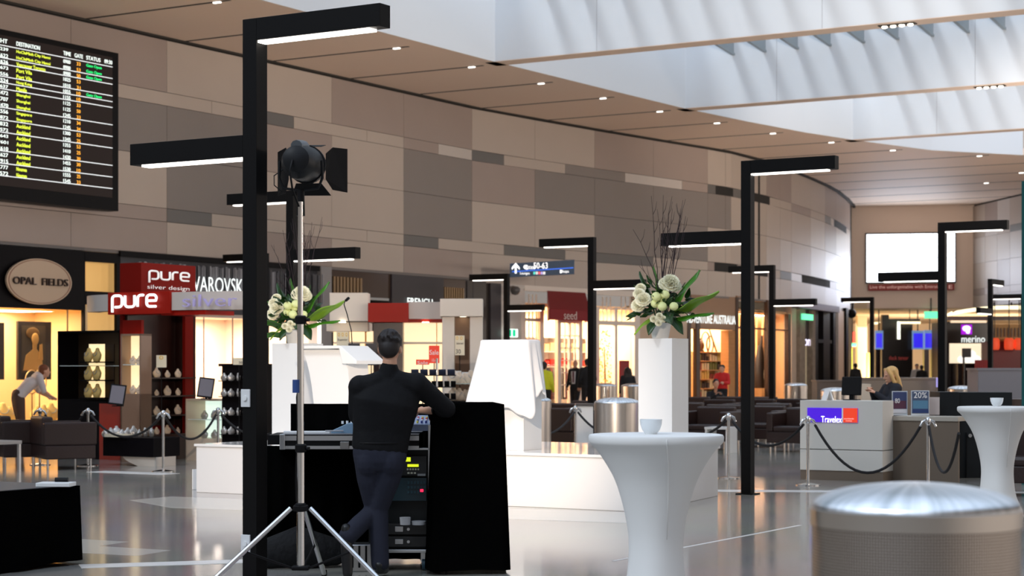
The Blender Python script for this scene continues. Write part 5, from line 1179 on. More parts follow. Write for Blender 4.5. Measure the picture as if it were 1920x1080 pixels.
# curved luminous header, gold panel and red lantern shop at the right
t = thing('luminous_header', 'curved glowing cream light band sweeping above the far right shops', 'light', P(1850, 80, 0), 0)
m_ = MB(); L1 = mat('band_lit', (1, .93, .7), emit=(1, .88, .55), es=1.6)
for i in range(14):
    x0, x1 = 1775+150*i/14, 1775+150*(i+1)/14; f = lambda x: 592-13*math.sin(min(1, (x-1775)/110)*PI/2)
    m_.add([((x0-1850)*80/F, 0, Z_(f(x0)+1, 80)), ((x1-1850)*80/F, 0, Z_(f(x1)+1, 80)), ((x1-1850)*80/F, .0, Z_(f(x1)-6, 80)), ((x0-1850)*80/F, 0, Z_(f(x0)-6+(4 if i < 2 else 0), 80))], [(0, 1, 2, 3)])
o = m_.build('light_band', L1, t); o.modifiers.new('thick', 'SOLIDIFY').thickness = .2
MB().bx((1778-1850)*80/F, (1925-1850)*80/F, .1, .8, Z_(600, 80), Z_(593, 80)).build('canopy', PLUM, t)
MB().bx((1784-1850)*80/F, (1850-1850)*80/F, .0, .2, Z_(605, 80), Z_(601, 80)).build('lower_strip', mat('strip_soft', (1, .8, .6), emit=(1, .75, .5), es=.8), t)
for x in (1868, 1900): MB().tube([((x-1850)*80/F, .3, Z_(580, 80)), ((x-1850)*80/F, .3, ZK(3.95))], .04, 6).build('hanger', BLK, t)
t, w_ = fb('shop', 'far right shop with a gold ribbed header and dark red interior', 'shop front', 1862, 1940, 640, 700, 79, mat('deep_red', srgb(110, 16, 16), .4), 2, True)
MB().bx(-w_/2, w_/2, -.05, .3, Z_(640, 79), Z_(608, 79)).build('gold_header', mat('gold_header', srgb(150, 112, 60), .4, .3), t)
for i in range(12): MB().bx(-w_/2+w_*i/12, -w_/2+w_*i/12+.07, -.1, -.05, Z_(632, 79), Z_(615, 79)).build('header_rib', mat('gold_dark', srgb(96, 70, 36), .4), t)
MB().bx(-w_/2, w_/2, -.4, -.1, 0, Z_(702, 79)).build('counter', BLK, t)
for i, p in enumerate((1865, 1892, 1911)):
    lt_ = thing('lantern', 'red square lantern hanging in the far right shop, %s' % ['leftmost', 'middle one', 'rightmost'][i], 'lantern', P(p, 78.4, 0), 0); h0 = MB().tube([(0, 0, Z_(635, 78.4)), (0, 0, 4.4)], .02, 6).build('cord', BLK, lt_)
    MB().lathe([(.17, Z_(656, 78.4)), (.205, Z_(652, 78.4)), (.205, Z_(638, 78.4)), (.15, Z_(634, 78.4))], n=16).build('shade', mat('lantern_red', (1, .12, .05), emit=(1, .1, .03), es=.35), lt_, smooth=.6)
# counters in the middle distance
TAU = mat('counter_taupe', srgb(138, 122, 108), .45)
def counter(name, label, px0, px1, py0, Y, m, rz=0, d_=.8, top=None):
    t = thing(name, label, 'counter', P((px0+px1)/2, Y, 0), rz); w_ = (px1-px0)*Y/F
    MB().bx(-w_/2, w_/2, 0, d_, 0, Z_(py0, Y)-.04).build('body', m, t); MB().bx(-w_/2-.02, w_/2+.02, -.02, d_+.02, Z_(py0, Y)-.04, Z_(py0, Y)).build('worktop', top or m, t); return t
counter('service_counter', 'long taupe counter behind the blonde woman', 1592, 1764, 708, 44, TAU)
counter('service_counter', 'darker taupe low counter left of the long one', 1532, 1596, 713, 46, mat('counter_taupe2', srgb(112, 98, 88), .45))
counter('service_counter', 'grey metal faced counter at the right behind the dark cabinet', 1834, 1990, 690, 33.5, mat('metal_face', srgb(120, 120, 128), .45, .3))
t, w_ = fb('light_box', 'small lilac lit panel at the right end of the taupe counter', 'light box', 1757, 1766, 708, 726, 43.7, mat('lilac_lit', (.5, .45, .9), emit=(.4, .35, .9), es=.6), .1)
MB().bx(-w_/2, w_/2, 0.02, .1, 0, Z_(726, 43.7)).build('base', TAU, t)
t, w_ = fb('white_column_box', 'plain white low column behind the monitor of the white counter', 'column', 1615, 1633, 720, 760, 38, mat('white_col', srgb(216, 200, 180), .5), .5, True)
t = counter('white_counter', 'white counter with a grey top between the post and bins behind the stage', 1082, 1112, 757, 30.5, WHITE, 0, .5, mat('dark_top', srgb(70, 66, 66), .4))
# ---- ceiling hung lamp clamp on the far pier
sl_ = thing('track_spotlight', 'dark stage spotlight clamped high on the far left pier', 'light', P(1597, 86, 0), 0)
MB().ell((0, 0, Z_(588, 86)), (.22, .25, .22)).build('head', BLACK, sl_, smooth=2); MB().tube([(0, 0, Z_(588, 86)), (.05, 0, Z_(575, 86)), (.05, 0, 4.75)], .05, 6).build('bracket', BLACK, sl_)
# ---- departures board ----------------------------------------------------------------------
bp0, ban = WP(-150, .55); bp1, _ = WP(222, .55); bc = (bp0+bp1)/2; bl = (bp1-bp0).length
bd = thing('departures_board', 'large black flight departures board with glowing rows of text, upper left', 'screen', (bc.x, bc.y, 0), ban)
zt, zb = Z_(100, bp1.y), Z_(396, bp1.y); hB = zt-zb
MB().bx(-bl/2, bl/2, 0, .3, zb, zt).build('housing', BLACK, bd)
MB().bx(-bl/2, bl/2-.2, -.01, 0, zb+.28, zt-.12).build('display', mat('board_dark', (.004, .003, .003), .5, spec=.2, emit=(.018, .011, .009), es=.8), bd)
MB().bx(-bl/2, bl/2, .1, .5, zb+hB*.5, zb+hB*.6).build('wall_bracket', BLACK, bd)
def bx_of(px):    # board x of an image column (the board hangs parallel to the wall)
    p, _ = WP(px, .55); return (p-bc).dot(Vector((math.cos(ban), math.sin(ban))))
GRN = lambda c, e_, n__: mat('led_'+n__, c, .5, emit=e_, es=1.25)
LW = GRN((1, 1, 1), (.85, 1, .95), 'white'); LY = GRN((1, 1, 0), (.72, .92, .08), 'yellow'); LO = GRN((1, .5, 0), (1, .42, .05), 'orange'); LG = GRN((0, 1, .3), (.02, .85, .18), 'green'); LGR = mat('led_rule', (.8, .8, .8), .4, emit=(.75, .82, .85), es=.9)
nrow = 21; ztop = zt-.33; rowh = .127
cities = ['HoChiMinh City Hanoi', 'HoChiMinh City Hanoi', 'Vancouver Toronto', 'Port Vila', 'Port Vila', 'Hong Kong', 'Manila', 'Shanghai', 'Shanghai', 'Shanghai', 'Singapore', 'Singapore', 'Auckland', 'Auckland', 'Auckland', 'Auckland', 'Auckland', 'Auckland', 'Auckland', 'Noumea', 'Noumea']
rnd = random.Random(2)
def col_text(m, items, xl, hgt, wsc):
    mbs = []
    for r_, s_ in items:
        z = ztop-rowh*(r_+.62)
        o = text('entry', s_, 1, m, bd, at=(xl, -.014, z), width=wsc*len(s_), height=hgt, ext=.002, align='LEFT')
    return
hd = lambda t_, x_, w_: col_text(LW, [(-1.35, t_)], bx_of(x_), .085, w_)
hd('DESTINATION', 30, .060); hd('TIME', 118, .055); hd('GATE', 139, .062); hd('STATUS', 161, .072); hd('09:30', 195, .048); hd('FLIGHT', -20, .080)
col_text(LY, list(enumerate(cities)), bx_of(30), rowh*.62, .048)
col_text(LW, [(i, '%02d%02d' % (9+i//3, rnd.choice([0, 10, 25, 30, 45, 55]))) for i in range(nrow)], bx_of(118), rowh*.60, .052)
col_text(LO, [(i, str(rnd.choice([10, 24, 25, 30, 31, 33, 34, 50, 53, 55, 58, 60]))) for i in range(nrow)], bx_of(143), rowh*.58, .055)
col_text(LG, [(i, 'Gate Open') for i in (0, 1, 2, 5)], bx_of(161), rowh*.62, .052)
col_text(LW, [(i, rnd.choice(['VN', 'QF', 'AC', 'NF', 'CX', 'SQ', 'NZ'])+str(rnd.randint(100, 999))) for i in range(nrow)], bx_of(-14), rowh*.60, .082)
for r_ in (0, 2, 3, 5, 6, 7, 10, 12, 14, 17, 19, 21):
    z = ztop-rowh*r_; MB().bx(-bl/2+.1, bl/2-.2, -.014, -.01, z-.008, z+.008).build('rule_line', LGR, bd)
# ================================================================== SEATING, ROPES, SERVICE COUNTER, TECHNICIAN'S DESK
def armchair(px, Y, rz, label, w_=.82, group='brown leather armchairs'):
    t = thing('armchair', label, 'armchair', P(px, Y), rz, group)
    MB().bx(-w_/2, w_/2, -.36, .38, .16, .36).build('base', LEATHER, t, bevel=.015)
    MB().bx(-w_/2+.13, w_/2-.13, -.38, .26, .36, .46).build('seat_cushion', LEATHER, t, bevel=.03)
    MB().bx(-w_/2+.12, w_/2-.12, .24, .40, .36, .78).build('backrest', LEATHER, t, bevel=.03)
    for s_ in (-1, 1): MB().bx(min(s_*w_/2, s_*(w_/2-.13)), max(s_*w_/2, s_*(w_/2-.13)), -.38, .40, .36, .70).build('armrest', LEATHER, t, bevel=.025)
    for sx in (-1, 1):
        for sy in (-1, 1): MB().tube([(sx*(w_/2-.06), .02+sy*.32, 0), (sx*(w_/2-.06), .02+sy*.32, .17)], .014, 8).build('leg', CHROME, t, smooth=1)
    return t
ch0 = armchair(118, 27.9, RZ+PI*.0+2.6, 'brown leather armchair nearest the red kiosk, turned to face the shops', 1.0)
for (px, Y, rz, lab) in [(40, 28.5, RZ+2.6, 'brown leather armchair between two others in front of the jewellery window'), (-42, 29.1, RZ+2.6, 'brown leather armchair cut by the left edge of the photo')]:
    copy_thing(ch0, P(px, Y), rz, lab)
side = thing('side_table', 'low pale side table at the left border beside the armchairs', 'table', P(-6, 27.0), RZ)
MB().bx(-.25, .25, -.25, .25, .40, .45).build('table_top', mat('table_pale', srgb(190, 180, 172), .3), side, bevel=.005)
for sx in (-1, 1):
    for sy in (-1, 1): MB().bx(sx*.22-.02, sx*.22+.02, sy*.22-.02, sy*.22+.02, 0, .40).build('leg', ALU, side)
mid = [(1500, 33.5, 0, 'nearest brown armchair, half hidden by the left side of the white service counter'), (1425, 35.5, .0, 'brown armchair just right of the tall black post behind the rope'), (1330, 34.5, 0, 'brown armchair right beside the flower plinth'),
       (1372, 37.2, PI, 'brown armchair seen from behind between the rope stanchion and the tall post'), (1462, 38.5, PI, 'brown armchair seen from behind left of the white counter monitor'), (1300, 39.5, PI, 'brown armchair at the right edge of the flower plinth, second row'),
       (1338, 42.5, 0, 'brown armchair in front of the timber souvenir shop'), (1414, 43.0, 0, 'brown armchair behind the tall post, third row'), (1475, 43.5, 0, 'brown armchair in the third row, just left of the steel bin'),
       (1440, 47.0, PI, 'farthest brown armchair at the foot of the glass corner'), (1380, 47.5, PI, 'farthest brown armchair in front of the woman in red'), (1315, 47.0, PI, 'farthest brown armchair left of the woman in red'),
       (1058, 33.8, PI, 'brown armchair seen between the draped cloth and the white low counter'), (1045, 38.0, 0, 'brown armchair behind the rope beside the steel bin'), (1090, 41.0, 0, 'brown armchair at the feet of the man in the suit'),
       (1150, 40.0, PI, 'brown armchair behind the plain steel bin')]
for px, Y, a_, lab in mid: copy_thing(ch0, P(px, Y), RZ+a_+.0, lab)
copy_thing(ch0, P(1930, 22.0), RZ+.2, 'dark armchair behind the right cocktail table')
tb = thing('side_table', 'small white side table right of the flower plinth, in front of the armchairs', 'table', P(1352, 33.0), RZ)
MB().bx(-.22, .22, -.22, .22, .42, .46).build('table_top', WHITE, tb)
for sx in (-1, 1): MB().bx(sx*.2-.02, sx*.2+.02, -.2, .2, 0, .42).build('leg', WHITE, tb)
# ---- rope stanchions
def stanchion(px, Y, label):
    t = thing('rope_stanchion', label, 'stanchion', P(px, Y), 0, 'chrome rope stanchions')
    MB().lathe([(.16, 0), (.16, .012), (.03, .03), (0, .03)], n=32).build('base', CHROME, t, smooth=.6)
    MB().tube([(0, 0, .02), (0, 0, .86)], .02, 14).build('pole', CHROME, t, smooth=1)
    MB().lathe([(.026, .79), (.034, .81), (.034, .865), (.02, .885), (0, .89)], n=20).build('top_ring', CHROME, t, smooth=1)
    for s_ in (-1, 1): MB().tube([(s_*.03, 0, .85), (s_*.07, 0, .825), (s_*.10, 0, .77)], [.014, .02, .014], 8).build('hook', CHROME, t, smooth=1)
    return t
def rope(pa, pb, sag, label):
    (p0, Y0), (p1, Y1) = pa, pb; A = Vector(P(p0, Y0, .775)); B = Vector(P(p1, Y1, .775)); d = (B-A).normalized()*.09; A += d; B -= d
    pts = [A+(B-A)*i/18-Vector((0, 0, sag*(1-(2*i/18-1)**2))) for i in range(19)]
    o = MB().tube([p-A for p in pts], .018, 8).build('barrier_rope', mat('rope_black', (.008, .007, .008), .8), None, smooth=1, loc=A)
    tag(o, label, 'rope')
SP = {'a': (165, 28.6), 'b': (306, 27.0), 'c': (409, 29.0), 'd': (1079, 30.5), 'e': (1366, 25.4), 'f': (1515, 23.9), 'g': (1740, 23.3), 'h': (75, 28.9)}
for k_, lab in (('a', 'chrome rope stanchion behind the armchair nearest the red kiosk'), ('b', 'slim chrome rope stanchion left of the white platform'), ('c', 'chrome rope stanchion behind the left part of the white platform'), ('d', 'chrome rope stanchion behind the platform beside the draped plinth'),
                ('e', 'chrome rope stanchion left of the tall post, right of the flower plinth'), ('f', 'chrome rope stanchion at the left corner of the white service counter'), ('g', 'chrome rope stanchion at the right of the service counter shelf'), ('h', 'chrome rope stanchion behind the left armchairs')): stanchion(*SP[k_], lab)
rope(SP['h'], SP['a'], .22, 'black rope behind the left armchairs'); rope(SP['a'], SP['b'], .30, 'black rope hanging in front of the glossy red panel'); rope(SP['b'], SP['c'], .34, 'black rope hanging before the pale display cabinet')
rope(SP['c'], (560, 27.5), .3, 'black rope right of the pale display cabinet'); rope((960, 27.0), SP['d'], .30, 'black rope rising to the stanchion behind the draped plinth'); rope(SP['d'], (1215, 28.5), .32, 'black rope passing behind the post toward the steel bin')
rope((1215, 28.5), SP['e'], .28, 'black rope between the flower plinth and the next stanchion'); rope(SP['e'], SP['f'], .30, 'black rope passing behind the tall post to the service counter'); rope(SP['f'], SP['g'], .60, 'deeply hanging black rope in front of the white service counter'); rope(SP['g'], (1800, 20.6), .5, 'black rope falling forward from the stanchion by the counter shelf')
rope((1800, 20.6), (1868, 20.2), .1, 'short black rope end beside the right cocktail table') if False else None
# ---- white service counter
t = thing('service_counter', 'white service counter with a blue and red sign and a brown lower shelf', 'counter', P(1500, 25.15), RZ)
CW = mat('counter_white', srgb(214, 210, 202), .4); BRC = mat('counter_brown', srgb(112, 98, 84), .5)
tz = Z_(751, 24.9)
MB().bx(0, 1.16, 0, .42, .13, .405).build('lower_panel', CW, t, bevel=.004); MB().bx(0, 1.16, 0, .42, .415, tz).build('upper_panel', CW, t, bevel=.004); MB().bx(.0, 1.16, .015, .40, 0, .13).build('plinth_base', BRC, t)
MB().bx(1.16, 1.30, .25, 1.0, .0, .80).build('return_panel', BRC, t) if False else None
MB().bx(1.16, 2.05, .38, .86, .80, .86).build('side_shelf', mat('shelf_grey', srgb(176, 168, 156), .4), t, bevel=.004); MB().bx(1.10, 2.05, .40, .45, 0, .80).build('back_panel', BRC, t)
MB().bx(.0, .06, .42, 1.4, 0, tz-.04).build('side_wall', CW, t)
sgn = MB().bx(.11, .82, -.015, 0, Z_(792, 24.85), Z_(765, 24.85)).build('sign_blue_field', mat('tx_blue', srgb(64, 20, 210), .4, emit=(.08, .01, .62), es=.6), t)
MB().bx(.60, .62, -.017, -.014, Z_(792, 24.85), Z_(765, 24.85)).build('divider', TWHT, t); MB().bx(.62, .82, -.018, -.013, Z_(792, 24.85), Z_(765, 24.85)).build('sign_red_field', mat('tx_red', srgb(250, 60, 30), .4, emit=(1, .08, .03), es=.4), t)
text('lettering', 'Travelex', 1, SWH, t, at=(.455, -.018, Z_(786.5, 24.85)), width=.29, height=.085, ext=.002)
text('lettering', 'worldwide\nmoney', 1, mat('pink_ink', (1, .75, .7), .5, emit=(1, .6, .5), es=.5), t, at=(.70, -.02, Z_(787, 24.85)), width=.14, height=.05, ext=.001)
def leaflet(px0, px1, py0, py1, Y, label, cols, big, bx0, bx1, by0, by1):
    t = thing('leaflet_stand', label, 'leaflet stand', P((px0+px1)/2, Y, .86), 0); w_ = (px1-px0)*Y/F; h_ = Z_(py0, Y)-.865
    MB().bx(-w_/2-.01, w_/2+.01, 0, .02, 0, h_+.01).build('holder', mat('holder_clear', (.7, .75, .8), .15), t); MB().bx(-w_/2, w_/2, -.006, 0, .03, h_).build('sheet', mat('sheet_a_'+big, cols[0], .5), t)
    MB().bx(-w_/2+.01, w_/2-.01, -.008, -.005, .09, h_*.62).build('picture', mat('sheet_b_'+big, cols[1], .5), t); MB().bx(-w_/2, w_/2, -.008, -.005, .03, .085).build('footer', mat('sheet_c_'+big, cols[2], .5), t)
    text('lettering', big, 1, TWHT, t, at=(w_*(bx0+bx1-1)/2, -.009, h_*(by0+by1)/2), width=w_*(bx1-bx0), height=h_*(by1-by0), ext=.001)
    return t
leaflet(1674, 1700, 734, 778, 25.25, 'small leaflet stand with a red and blue sheet reading 80', [srgb(60, 70, 110), srgb(90, 50, 70), srgb(215, 215, 220)], '80', .15, .5, .52, .72)
leaflet(1710, 1741, 733, 778, 25.2, 'larger leaflet stand with a blue sheet reading 20% off', [srgb(70, 84, 110), srgb(84, 130, 160), srgb(40, 60, 110)], '20%', .1, .9, .72, .97)
card_ = MB().bx(-.07, .07, 0, .02, 0, .24).build('brochure_holder', mat('holder_grey', srgb(190, 180, 178), .3), None, loc=P(1752, 25.3, .865)); tag(card_, 'pale brochure holder right of the 20% sheet', 'brochure holder')
mo = thing('monitor', 'black computer monitor seen from behind on the white service counter', 'monitor', P(1597, 25.2, tz), -.45)
R = Matrix.Rotation(-.15, 3, 'X'); MB().box((0, 0, .19), (.27, .04, .25), rot=R).build('screen_case', BLACK, mo, bevel=.01); MB().bx(-.03, .03, -.02, .05, 0, .15).build('stand', BLACK, mo); MB().bx(-.10, .10, -.08, .08, 0, .012).build('foot', BLACK, mo)
tc_ = thing('tent_card', 'small white folded tent card on the left end of the service counter', 'card', P(1556, 25.1, tz), .3)
MB().prism([(-.06, 0), (-.045, 0), (.0, .13), (.045, 0), (.06, 0), (.006, .15), (-.006, .15)], 0, .14).build('card', TWHT, tc_)
# ---- dark cabinet at right
CHB = mat('cabinet_charcoal', srgb(24, 28, 31), .5, spec=.2)
dk = thing('cabinet', 'charcoal cabinet with a round lock behind the right cocktail table', 'cabinet', P(1762, 25.4), 0)
zc = Z_(735, 25.4); MB().bx(0, .26, 0, .6, 0, zc).build('left_body', CHB, dk, bevel=.004); MB().bx(.265, 1.0, .05, .65, 0, zc-.005).build('door_panel', CHB, dk, bevel=.004)
MB().bx(.37, .375, .03, .05, 0, .62).build('door_gap', BLACK, dk); MB().tube([(.42, .05, Z_(817, 25.4)), (.42, .02, Z_(817, 25.4))], .025, 14).build('lock', ALU, dk, smooth=1)
MB().bx(1.0, 1.6, .1, .6, 0, zc-.1).build('side_wing', mat('wing_brown', srgb(66, 52, 46), .4), dk)
# ---- black draped table at the lower left
c0 = ab(X_(150, 14.3), 14.3); t = thing('draped_table', 'low table under black cloth at the lower left corner', 'table', (*xy(c0[0]-1.9, c0[1]-2.4), 0), RZ)
def skirt(w_, d_, h_, m, par, nm='cloth_skirt', amp=.012, flare=.03):
    mb_ = MB(); n_ = 160; pts = []
    per = 2*(w_+d_)
    for i in range(n_):
        q = per*i/n_
        if q < w_: p = (q, 0); nn = (0, -1)
        elif q < w_+d_: p = (w_, q-w_); nn = (1, 0)
        elif q < 2*w_+d_: p = (w_-(q-w_-d_), d_); nn = (0, 1)
        else: p = (0, d_-(q-2*w_-d_)); nn = (-1, 0)
        pts.append((p, nn, q))
    k_ = 8; vs = []
    for j in range(k_):
        t_ = j/(k_-1)
        for p, nn, q in pts:
            f = (math.sin(q*14)+.6*math.sin(q*31+1))*amp*t_+flare*t_; vs.append((p[0]+nn[0]*f, p[1]+nn[1]*f, h_-(h_-.015)*t_+(.012*math.sin(q*5)+.008 if j == k_-1 else 0)))
    fs = [(j*n_+i, j*n_+(i+1) % n_, (j+1)*n_+(i+1) % n_, (j+1)*n_+i) for j in range(k_-1) for i in range(n_)]+[tuple(range(n_))]
    mb_.add(vs, fs); return mb_.build(nm, m, par, smooth=.9)
skirt(1.9, 2.4, .60, VELVET, t); MB().bx(0, 1.9, 0, 2.38, .601, .606).build('top_cloth', mat('top_grey', (.07, .07, .075), .45), t)
fl = thing('folder', 'white ring folder lying on the black draped table', 'folder', P(105, 14.1, .607), RZ+.5)
MB().bx(-.13, .13, -.09, .09, 0, .03).build('cover', mat('folder_white', (.75, .75, .74), .4), fl, bevel=.004); MB().tube([(-.02, .05, .045), (.08, .05, .045)], .018, 8).build('clip', BLACK, fl)
# ---- lighting stand with fresnel lamp
SX, SY = 566, 12.8; LS = thing('lighting_stand', 'tall chrome tripod lighting stand in front of the desk', 'light stand', P(564, SY), 0)
px2 = lambda px: X_(px, SY)-X_(564, SY)
MB().tube([(0, 0, .13), (0, 0, .95)], .027, 16).build('lower_tube', CHROME, LS, smooth=1); MB().tube([(0, 0, .90), (-.003, 0, 1.85)], .0225, 16).build('middle_tube', CHROME, LS, smooth=1); MB().tube([(-.003, 0, 1.80), (-.003, 0, 2.64)], .0180, 16).build('upper_tube', CHROME, LS, smooth=1)
for z in (.545, .95, 1.83): MB().lathe([(.030, -.03), (.040, -.02), (.040, .02), (.030, .03)], (0, 0, z), 16).build('collar', BLACK, LS, smooth=.6)
for z in (.95, 1.83): MB().tube([(.02, 0, z), (.06, -.02, z)], .012, 8).build('clamp_knob', BLACK, LS, smooth=1)
MB().bx(-.05, .05, -.04, .04, .52, .56).build('upper_hub', BLACK, LS, bevel=.008); MB().bx(-.06, .06, -.05, .05, .115, .145).build('lower_hub', BLACK, LS, bevel=.008)
for (x, y) in ((-.62, -.20), (.60, -.18), (.10, .60)):
    l = Vector((x, y, 0)); n_ = l.normalized()
    a = n_*.07+Vector((0, 0, .54)); b_ = Vector((x, y, .02)); mid_ = a+(b_-a)*.55
    lg = MB().tube([a, b_], .018, 10).build('leg', CHROME, LS, smooth=1); MB().tube([b_+Vector((0, 0, -.02)), b_+Vector((0, 0, .03))], .02, 8).build('rubber_foot', BLACK, lg)
    MB().tube([n_*.06+Vector((0, 0, .13)), mid_], .008, 6).build('brace', BLACK, LS)
MB().tube([(-.02, .02, 1.35)]+[(-.03+.006*math.sin(i), .02, 1.3-.12*i) for i in range(7)], .006, 6).build('cable', BLACK, LS, smooth=1)
MB().tube([(-.03, -.01, 1.33), (-.03, -.01, 1.42)], .026, 12).build('blue_plug', mat('plug_blue', srgb(40, 70, 130), .5), LS, smooth=.6)
HZ = Z_(306, SY)
lh = thing('spotlight_head', 'black theatre spotlight with open barn doors on top of the lighting stand', 'light', P(563, SY, HZ), -.05); FB = mat('lamp_black', (.005, .005, .006), .5, spec=.25)
MB().tube([(0, .25, .02), (0, .05, .01), (0, -.10, 0), (0, -.18, .01), (0, -.20, .01)], [.125, .125, .115, .09, .05], 24).build('housing', FB, lh, smooth=.7)
MB().tube([(0, -.16, .10), (0, .10, .12)], [.04, .05], 10).build('top_vent', mat('vent_grey', (.10, .11, .12), .4, .5), lh, smooth=.7)
MB().tube([(0, .245, .02), (0, .30, .02)], .135, 24).build('lens_ring', FB, lh, smooth=.6)
MB().tube([(0, .301, .02), (0, .303, .02)], .12, 24).build('lens', mat('fresnel_lens', (1, 1, 1), emit=(1, .93, .84), es=5), lh)
yk = MB().tube([(.145, .02, .02), (.15, .02, -.10), (.12, .02, -.17), (0, .02, -.185), (-.12, .02, -.17), (-.15, .02, -.10), (-.145, .02, .02)], .010, 8).build('yoke', FB, lh, smooth=1)
MB().tube([(0, .02, -.18), (0, .02, -.36)], [.025, .03], 12).build('spigot', BLACK, lh, smooth=.7)
MB().tube([(-.02, -.20, 0), (-.03, -.25, -.08), (-.02, -.20, -.2), (0, -.06, -.30)], .007, 6).build('power_cable', BLACK, lh, smooth=1); MB().tube([(-.12, .1, -.02), (-.19, .05, -.08), (-.18, .0, -.15), (-.12, .0, -.2)], .004, 5).build('safety_cable', BLACK, lh, smooth=1)
BDM = mat('barn_door', (.006, .005, .005), .6, spec=.2); R1 = lambda a, ax: Matrix.Rotation(a, 3, ax)
def door(pts): 
    m_ = MB(); m_.add(pts, [tuple(range(len(pts)))]); o = m_.build('barn_door', BDM, lh); o.modifiers.new('thick', 'SOLIDIFY').thickness = .003; return o
door([(.13, .30, .10), (.13, .30, -.08), (.17, .36, -.15), (.26, .46, -.16), (.26, .46, .15), (.17, .36, .15)])
door([(-.13, .30, .10), (-.13, .30, -.08), (-.16, .36, -.17), (-.235, .46, -.18), (-.235, .46, .13), (-.16, .36, .15)])
door([(-.08, .30, -.11), (.10, .30, -.11), (.16, .36, -.19), (-.12, .36, -.19)]); door([(-.08, .30, .15), (.10, .30, .15), (.12, .38, .17), (-.10, .38, .17)])
sl = bpy.data.lights.new('spotlight_beam', 'SPOT'); sl.energy = 2200; sl.color = (1, .82, .66); sl.spot_size = math.radians(50); sl.spot_blend = .75; sl.shadow_soft_size = .10
so = bpy.data.objects.new('spotlight_beam', sl); COL.objects.link(so); so.location = (X_(563, SY)+.05, SY+.36, HZ+.02); so.rotation_euler = (Vector((X_(770, 22), 22, 1.0))-Vector(so.location)).to_track_quat('-Z', 'Y').to_euler()
# ---- technician's desk: flight cases, mixer, rack, black drapes
DY = 13.75
dz = lambda py, Y=DY: Z_(py, Y); dx = lambda px, Y=DY: X_(px, Y)
fc = thing('flight_case', 'black flight case with aluminium edges lying open as a desk top', 'case', P(600, DY), 0); x0, x1 = dx(498)-dx(600), dx(806)-dx(600)
xa = dx(527)-dx(600)
MB().bx(xa, x1-.08, 0, .62, dz(842), dz(815)).build('case_body', BLACK, fc); MB().bx(xa, x1-.08, -.008, .0, dz(826), dz(817)).build('upper_edge', ALU, fc); MB().bx(xa, x1-.08, -.008, 0, dz(842), dz(836)).build('lower_edge', ALU, fc); MB().bx(xa-.01, xa+.03, -.012, .02, dz(843), dz(814)).build('corner', ALU, fc, bevel=.004)
MB().bx(dx(638)-dx(600), dx(655)-dx(600), -.02, 0, dz(841), dz(828)).build('butterfly_latch', mat('latch_grey', (.35, .34, .33), .35, .9), fc, bevel=.003)
MB().bx(xa, x1-.08, -.0, .62, dz(815), dz(813.5)).build('top_liner', mat('liner', (.22, .22, .23), .6), fc)
MB().bx(x0, xa+.02, .12, .7, dz(835), dz(817)).build('side_leaf', BLACK, fc)
# rack under the right part
rk = thing('equipment_rack', 'wheeled equipment rack with aluminium frame, glowing units and drawers', 'rack', P(765, DY+.05), 0); rx = lambda px: dx(px)-dx(765)
for (a_, b_) in ((803, 810),): MB().bx(rx(a_), rx(b_)-.004, -.03, .02, dz(1036), dz(797)).build('upright', ALU, rk, bevel=.003)

for (p0, p1) in ((840, 844), (1031, 1037)): MB().bx(rx(690), rx(806), -.03, .02, dz(p1), dz(p0)).build('frame_rail', ALU, rk, bevel=.003)
MB().bx(rx(690), rx(806), .05, .55, dz(1034), dz(845)).build('shell', mat('rack_dark', (.006, .008, .009), .4, spec=.3), rk)
def unit(py0, py1, m, nm, p0=694): return MB().bx(rx(p0), rx(800), .0, .06, dz(py1), dz(py0)).build(nm, m, rk, bevel=.002)
u1 = unit(856, 892, mat('unit_dark', (.012, .013, .015), .4), 'player_unit'); LEDY = mat('led_disp', (.8, .9, 0), emit=(.62, .72, .02), es=1.0); LEDR = mat('led_red', (1, 0, 0), emit=(1, .02, .08), es=1.6)
for (a_, b_, c_, d_) in ((760, 770, 858, 866), (764, 785, 871, 876)): MB().bx(rx(a_), rx(b_), -.006, 0, dz(d_), dz(c_)).build('display', LEDY, u1)
for i in range(5): MB().bx(rx(763+i*5), rx(766+i*5), -.008, 0, dz(882), dz(879)).build('button', mat('btn', (.5, .5, .4), .4), u1)
for i in range(3): MB().bx(rx(764+i*6), rx(768+i*6), -.008, 0, dz(889), dz(886)).build('button', mat('btn', (.5, .5, .4)), u1)
MB().bx(rx(783), rx(798), -.006, 0, dz(893), dz(889)).build('label_strip', mat('lblgrey', (.3, .32, .33), .5), u1)
u2 = unit(897, 940, mat('unit_teal', (.006, .025, .035), .4), 'amplifier_unit')
for i in range(3):
    for j in range(6): MB().bx(rx(764+j*6), rx(768+j*6), -.006, 0, dz(908+i*9), dz(903+i*9)).build('vent', mat('vent_teal', (.012, .05, .07), .5), u2)
MB().bx(rx(788), rx(794), -.01, 0, dz(923), dz(918)).build('power_light', LEDR, u2)
for (py0, py1, p0) in ((983, 1003, 728), (1007, 1026, 728)):
    d_ = MB().bx(rx(700), rx(800), -.01, .06, dz(py1), dz(py0)).build('drawer', mat('drawer_black', (.01, .01, .011), .4), rk, bevel=.003); MB().bx(rx(741), rx(756), -.016, -.01, dz(py1-5), dz(py0+5)).build('handle', ALU, d_, bevel=.002); MB().tube([(rx(766), -.01, dz((py0+py1)/2)), (rx(766), -.025, dz((py0+py1)/2))], .011, 10).build('lock', ALU, d_, smooth=1)
